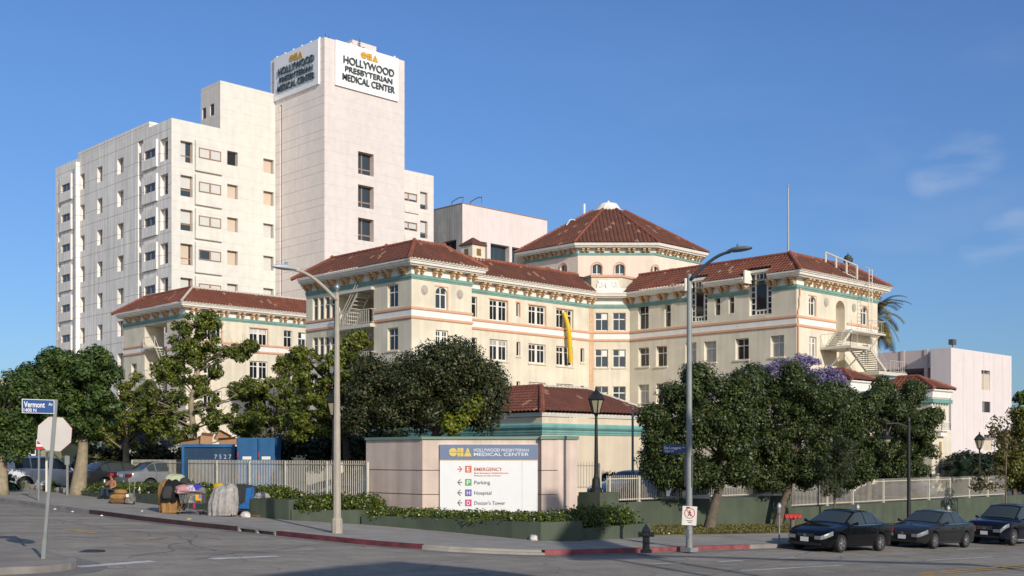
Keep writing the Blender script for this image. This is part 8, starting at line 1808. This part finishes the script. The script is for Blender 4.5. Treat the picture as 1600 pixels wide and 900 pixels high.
# ---------------------------------------------------------------- buildings and added shadow casters across the avenue, behind the viewer's right shoulder: they throw the shade in the foreground
nb = thing('corner_shop', 'stucco corner building across the avenue outside the picture on the right', 'building', (9, -12, 0)); nbm = mat('shop_stucco', (.45, .38, .30, 1), .9, 0, .1, 1)
prof_ = [(x - 2.9, z) for x, z in [(3.2, 12.3), (7.4, 12.79), (10.5, 13.33), (12.66, 13.56), (14.2, 12.5), (15.4, 11.0), (16.2, 10.0), (16.2, -1), (3.2, -1)]]
mb = MB(); n = len(prof_)
for y in (-8, -18): mb.v += [(x, y, z) for x, z in prof_]
mb.f.append(tuple(range(n))); mb.f.append(tuple(reversed(range(n, 2 * n)))); [mb.f.append((k, (k + 1) % n, n + (k + 1) % n, n + k)) for k in range(n)]
fix(mb.build('wall', nbm, nb), nb)
for x in (2.5, 5.5, 8.5, 11.5): fix(window(nb, Fac((0, -8), (1, 0), (0, 1)), (x - .6, x + .6, 5, 7), -.01, win_white, glass, vb=((.5, .06),)), nb)
bb = thing('shadow_panel', 'added slanted panel across the avenue outside the picture that shades the sign wall', 'shadow caster', (21, -8, 0)); sh = [(18.6, 12.9), (20.8, 14.5), (23.68, 17.3), (23.68, 18.0), (24.17, 17.8), (25, 16.8), (22.6, 13.9), (22.4, 12.6)]; sh = [(x - 3.3, z) for x, z in sh]  # made-up unseen panel, its outline shaped to cast the shade on the sign wall
mb = MB(); n = len(sh); mb.v += [(x, y, z) for y in (-8, -8.3) for x, z in sh]; mb.f.append(tuple(range(n))); mb.f.append(tuple(reversed(range(n, 2 * n)))); [mb.f.append((k, (k + 1) % n, n + (k + 1) % n, n + k)) for k in range(n)]
fix(mb.build('panel', white_trim, bb), bb); mb = MB(); [mb.tube([(x, -8.5, 6), (x, -8.5, 13.6)], .12, 6) for x in (16.7, 18.3)]; fix(mb.build('support', win_dark, bb), bb)
lb_ = thing('low_shop', 'low flat-roofed shop across the avenue outside the picture', 'building', (24, -12, 0)); mb = MB(); mb.box(13.4, 95, -18, -8.05, -4, 7.8); fix(mb.build('wall', nbm, lb_), lb_); mb = MB(); mb.box(13.35, 95.1, -18, -7.95, 7.803, 8.2); fix(mb.build('parapet', white_trim, lb_), lb_)
sm = thing('shadow_arm', 'long arm added across the avenue outside the picture to cast a road shadow', 'sign gantry', (29.8, -9.2, 7.5)); mb = MB(); mb.tube([(29.8, -9.2, 7.5), (29.8, -9.2, 10.5)], [.2, .16], 10); fix(mb.build('pole', grey_pole, sm), sm); mb = MB(); mb.tube([(29.8, -9.0, 10.3), (20.5, -1.5, 10.1)], [.16, .12], 8); fix(mb.build('arm', grey_pole, sm), sm)  # unseen arm added only to lay a shadow band across the road
wb = thing('brick_store', 'low brick store across the avenue outside the picture on the left', 'building', (-20, -12, 0)); mb = MB(); mb.box(-45, -1.5, -20, -9, -2, 8.5); fix(mb.build('wall', mat('dull_brick', (.22, .13, .10, 1), .9, 0, .2, 2), wb), wb); mb = MB(); mb.box(-45.1, -1.4, -20, -8.9, 8.503, 9); fix(mb.build('parapet', white_trim, wb), wb)
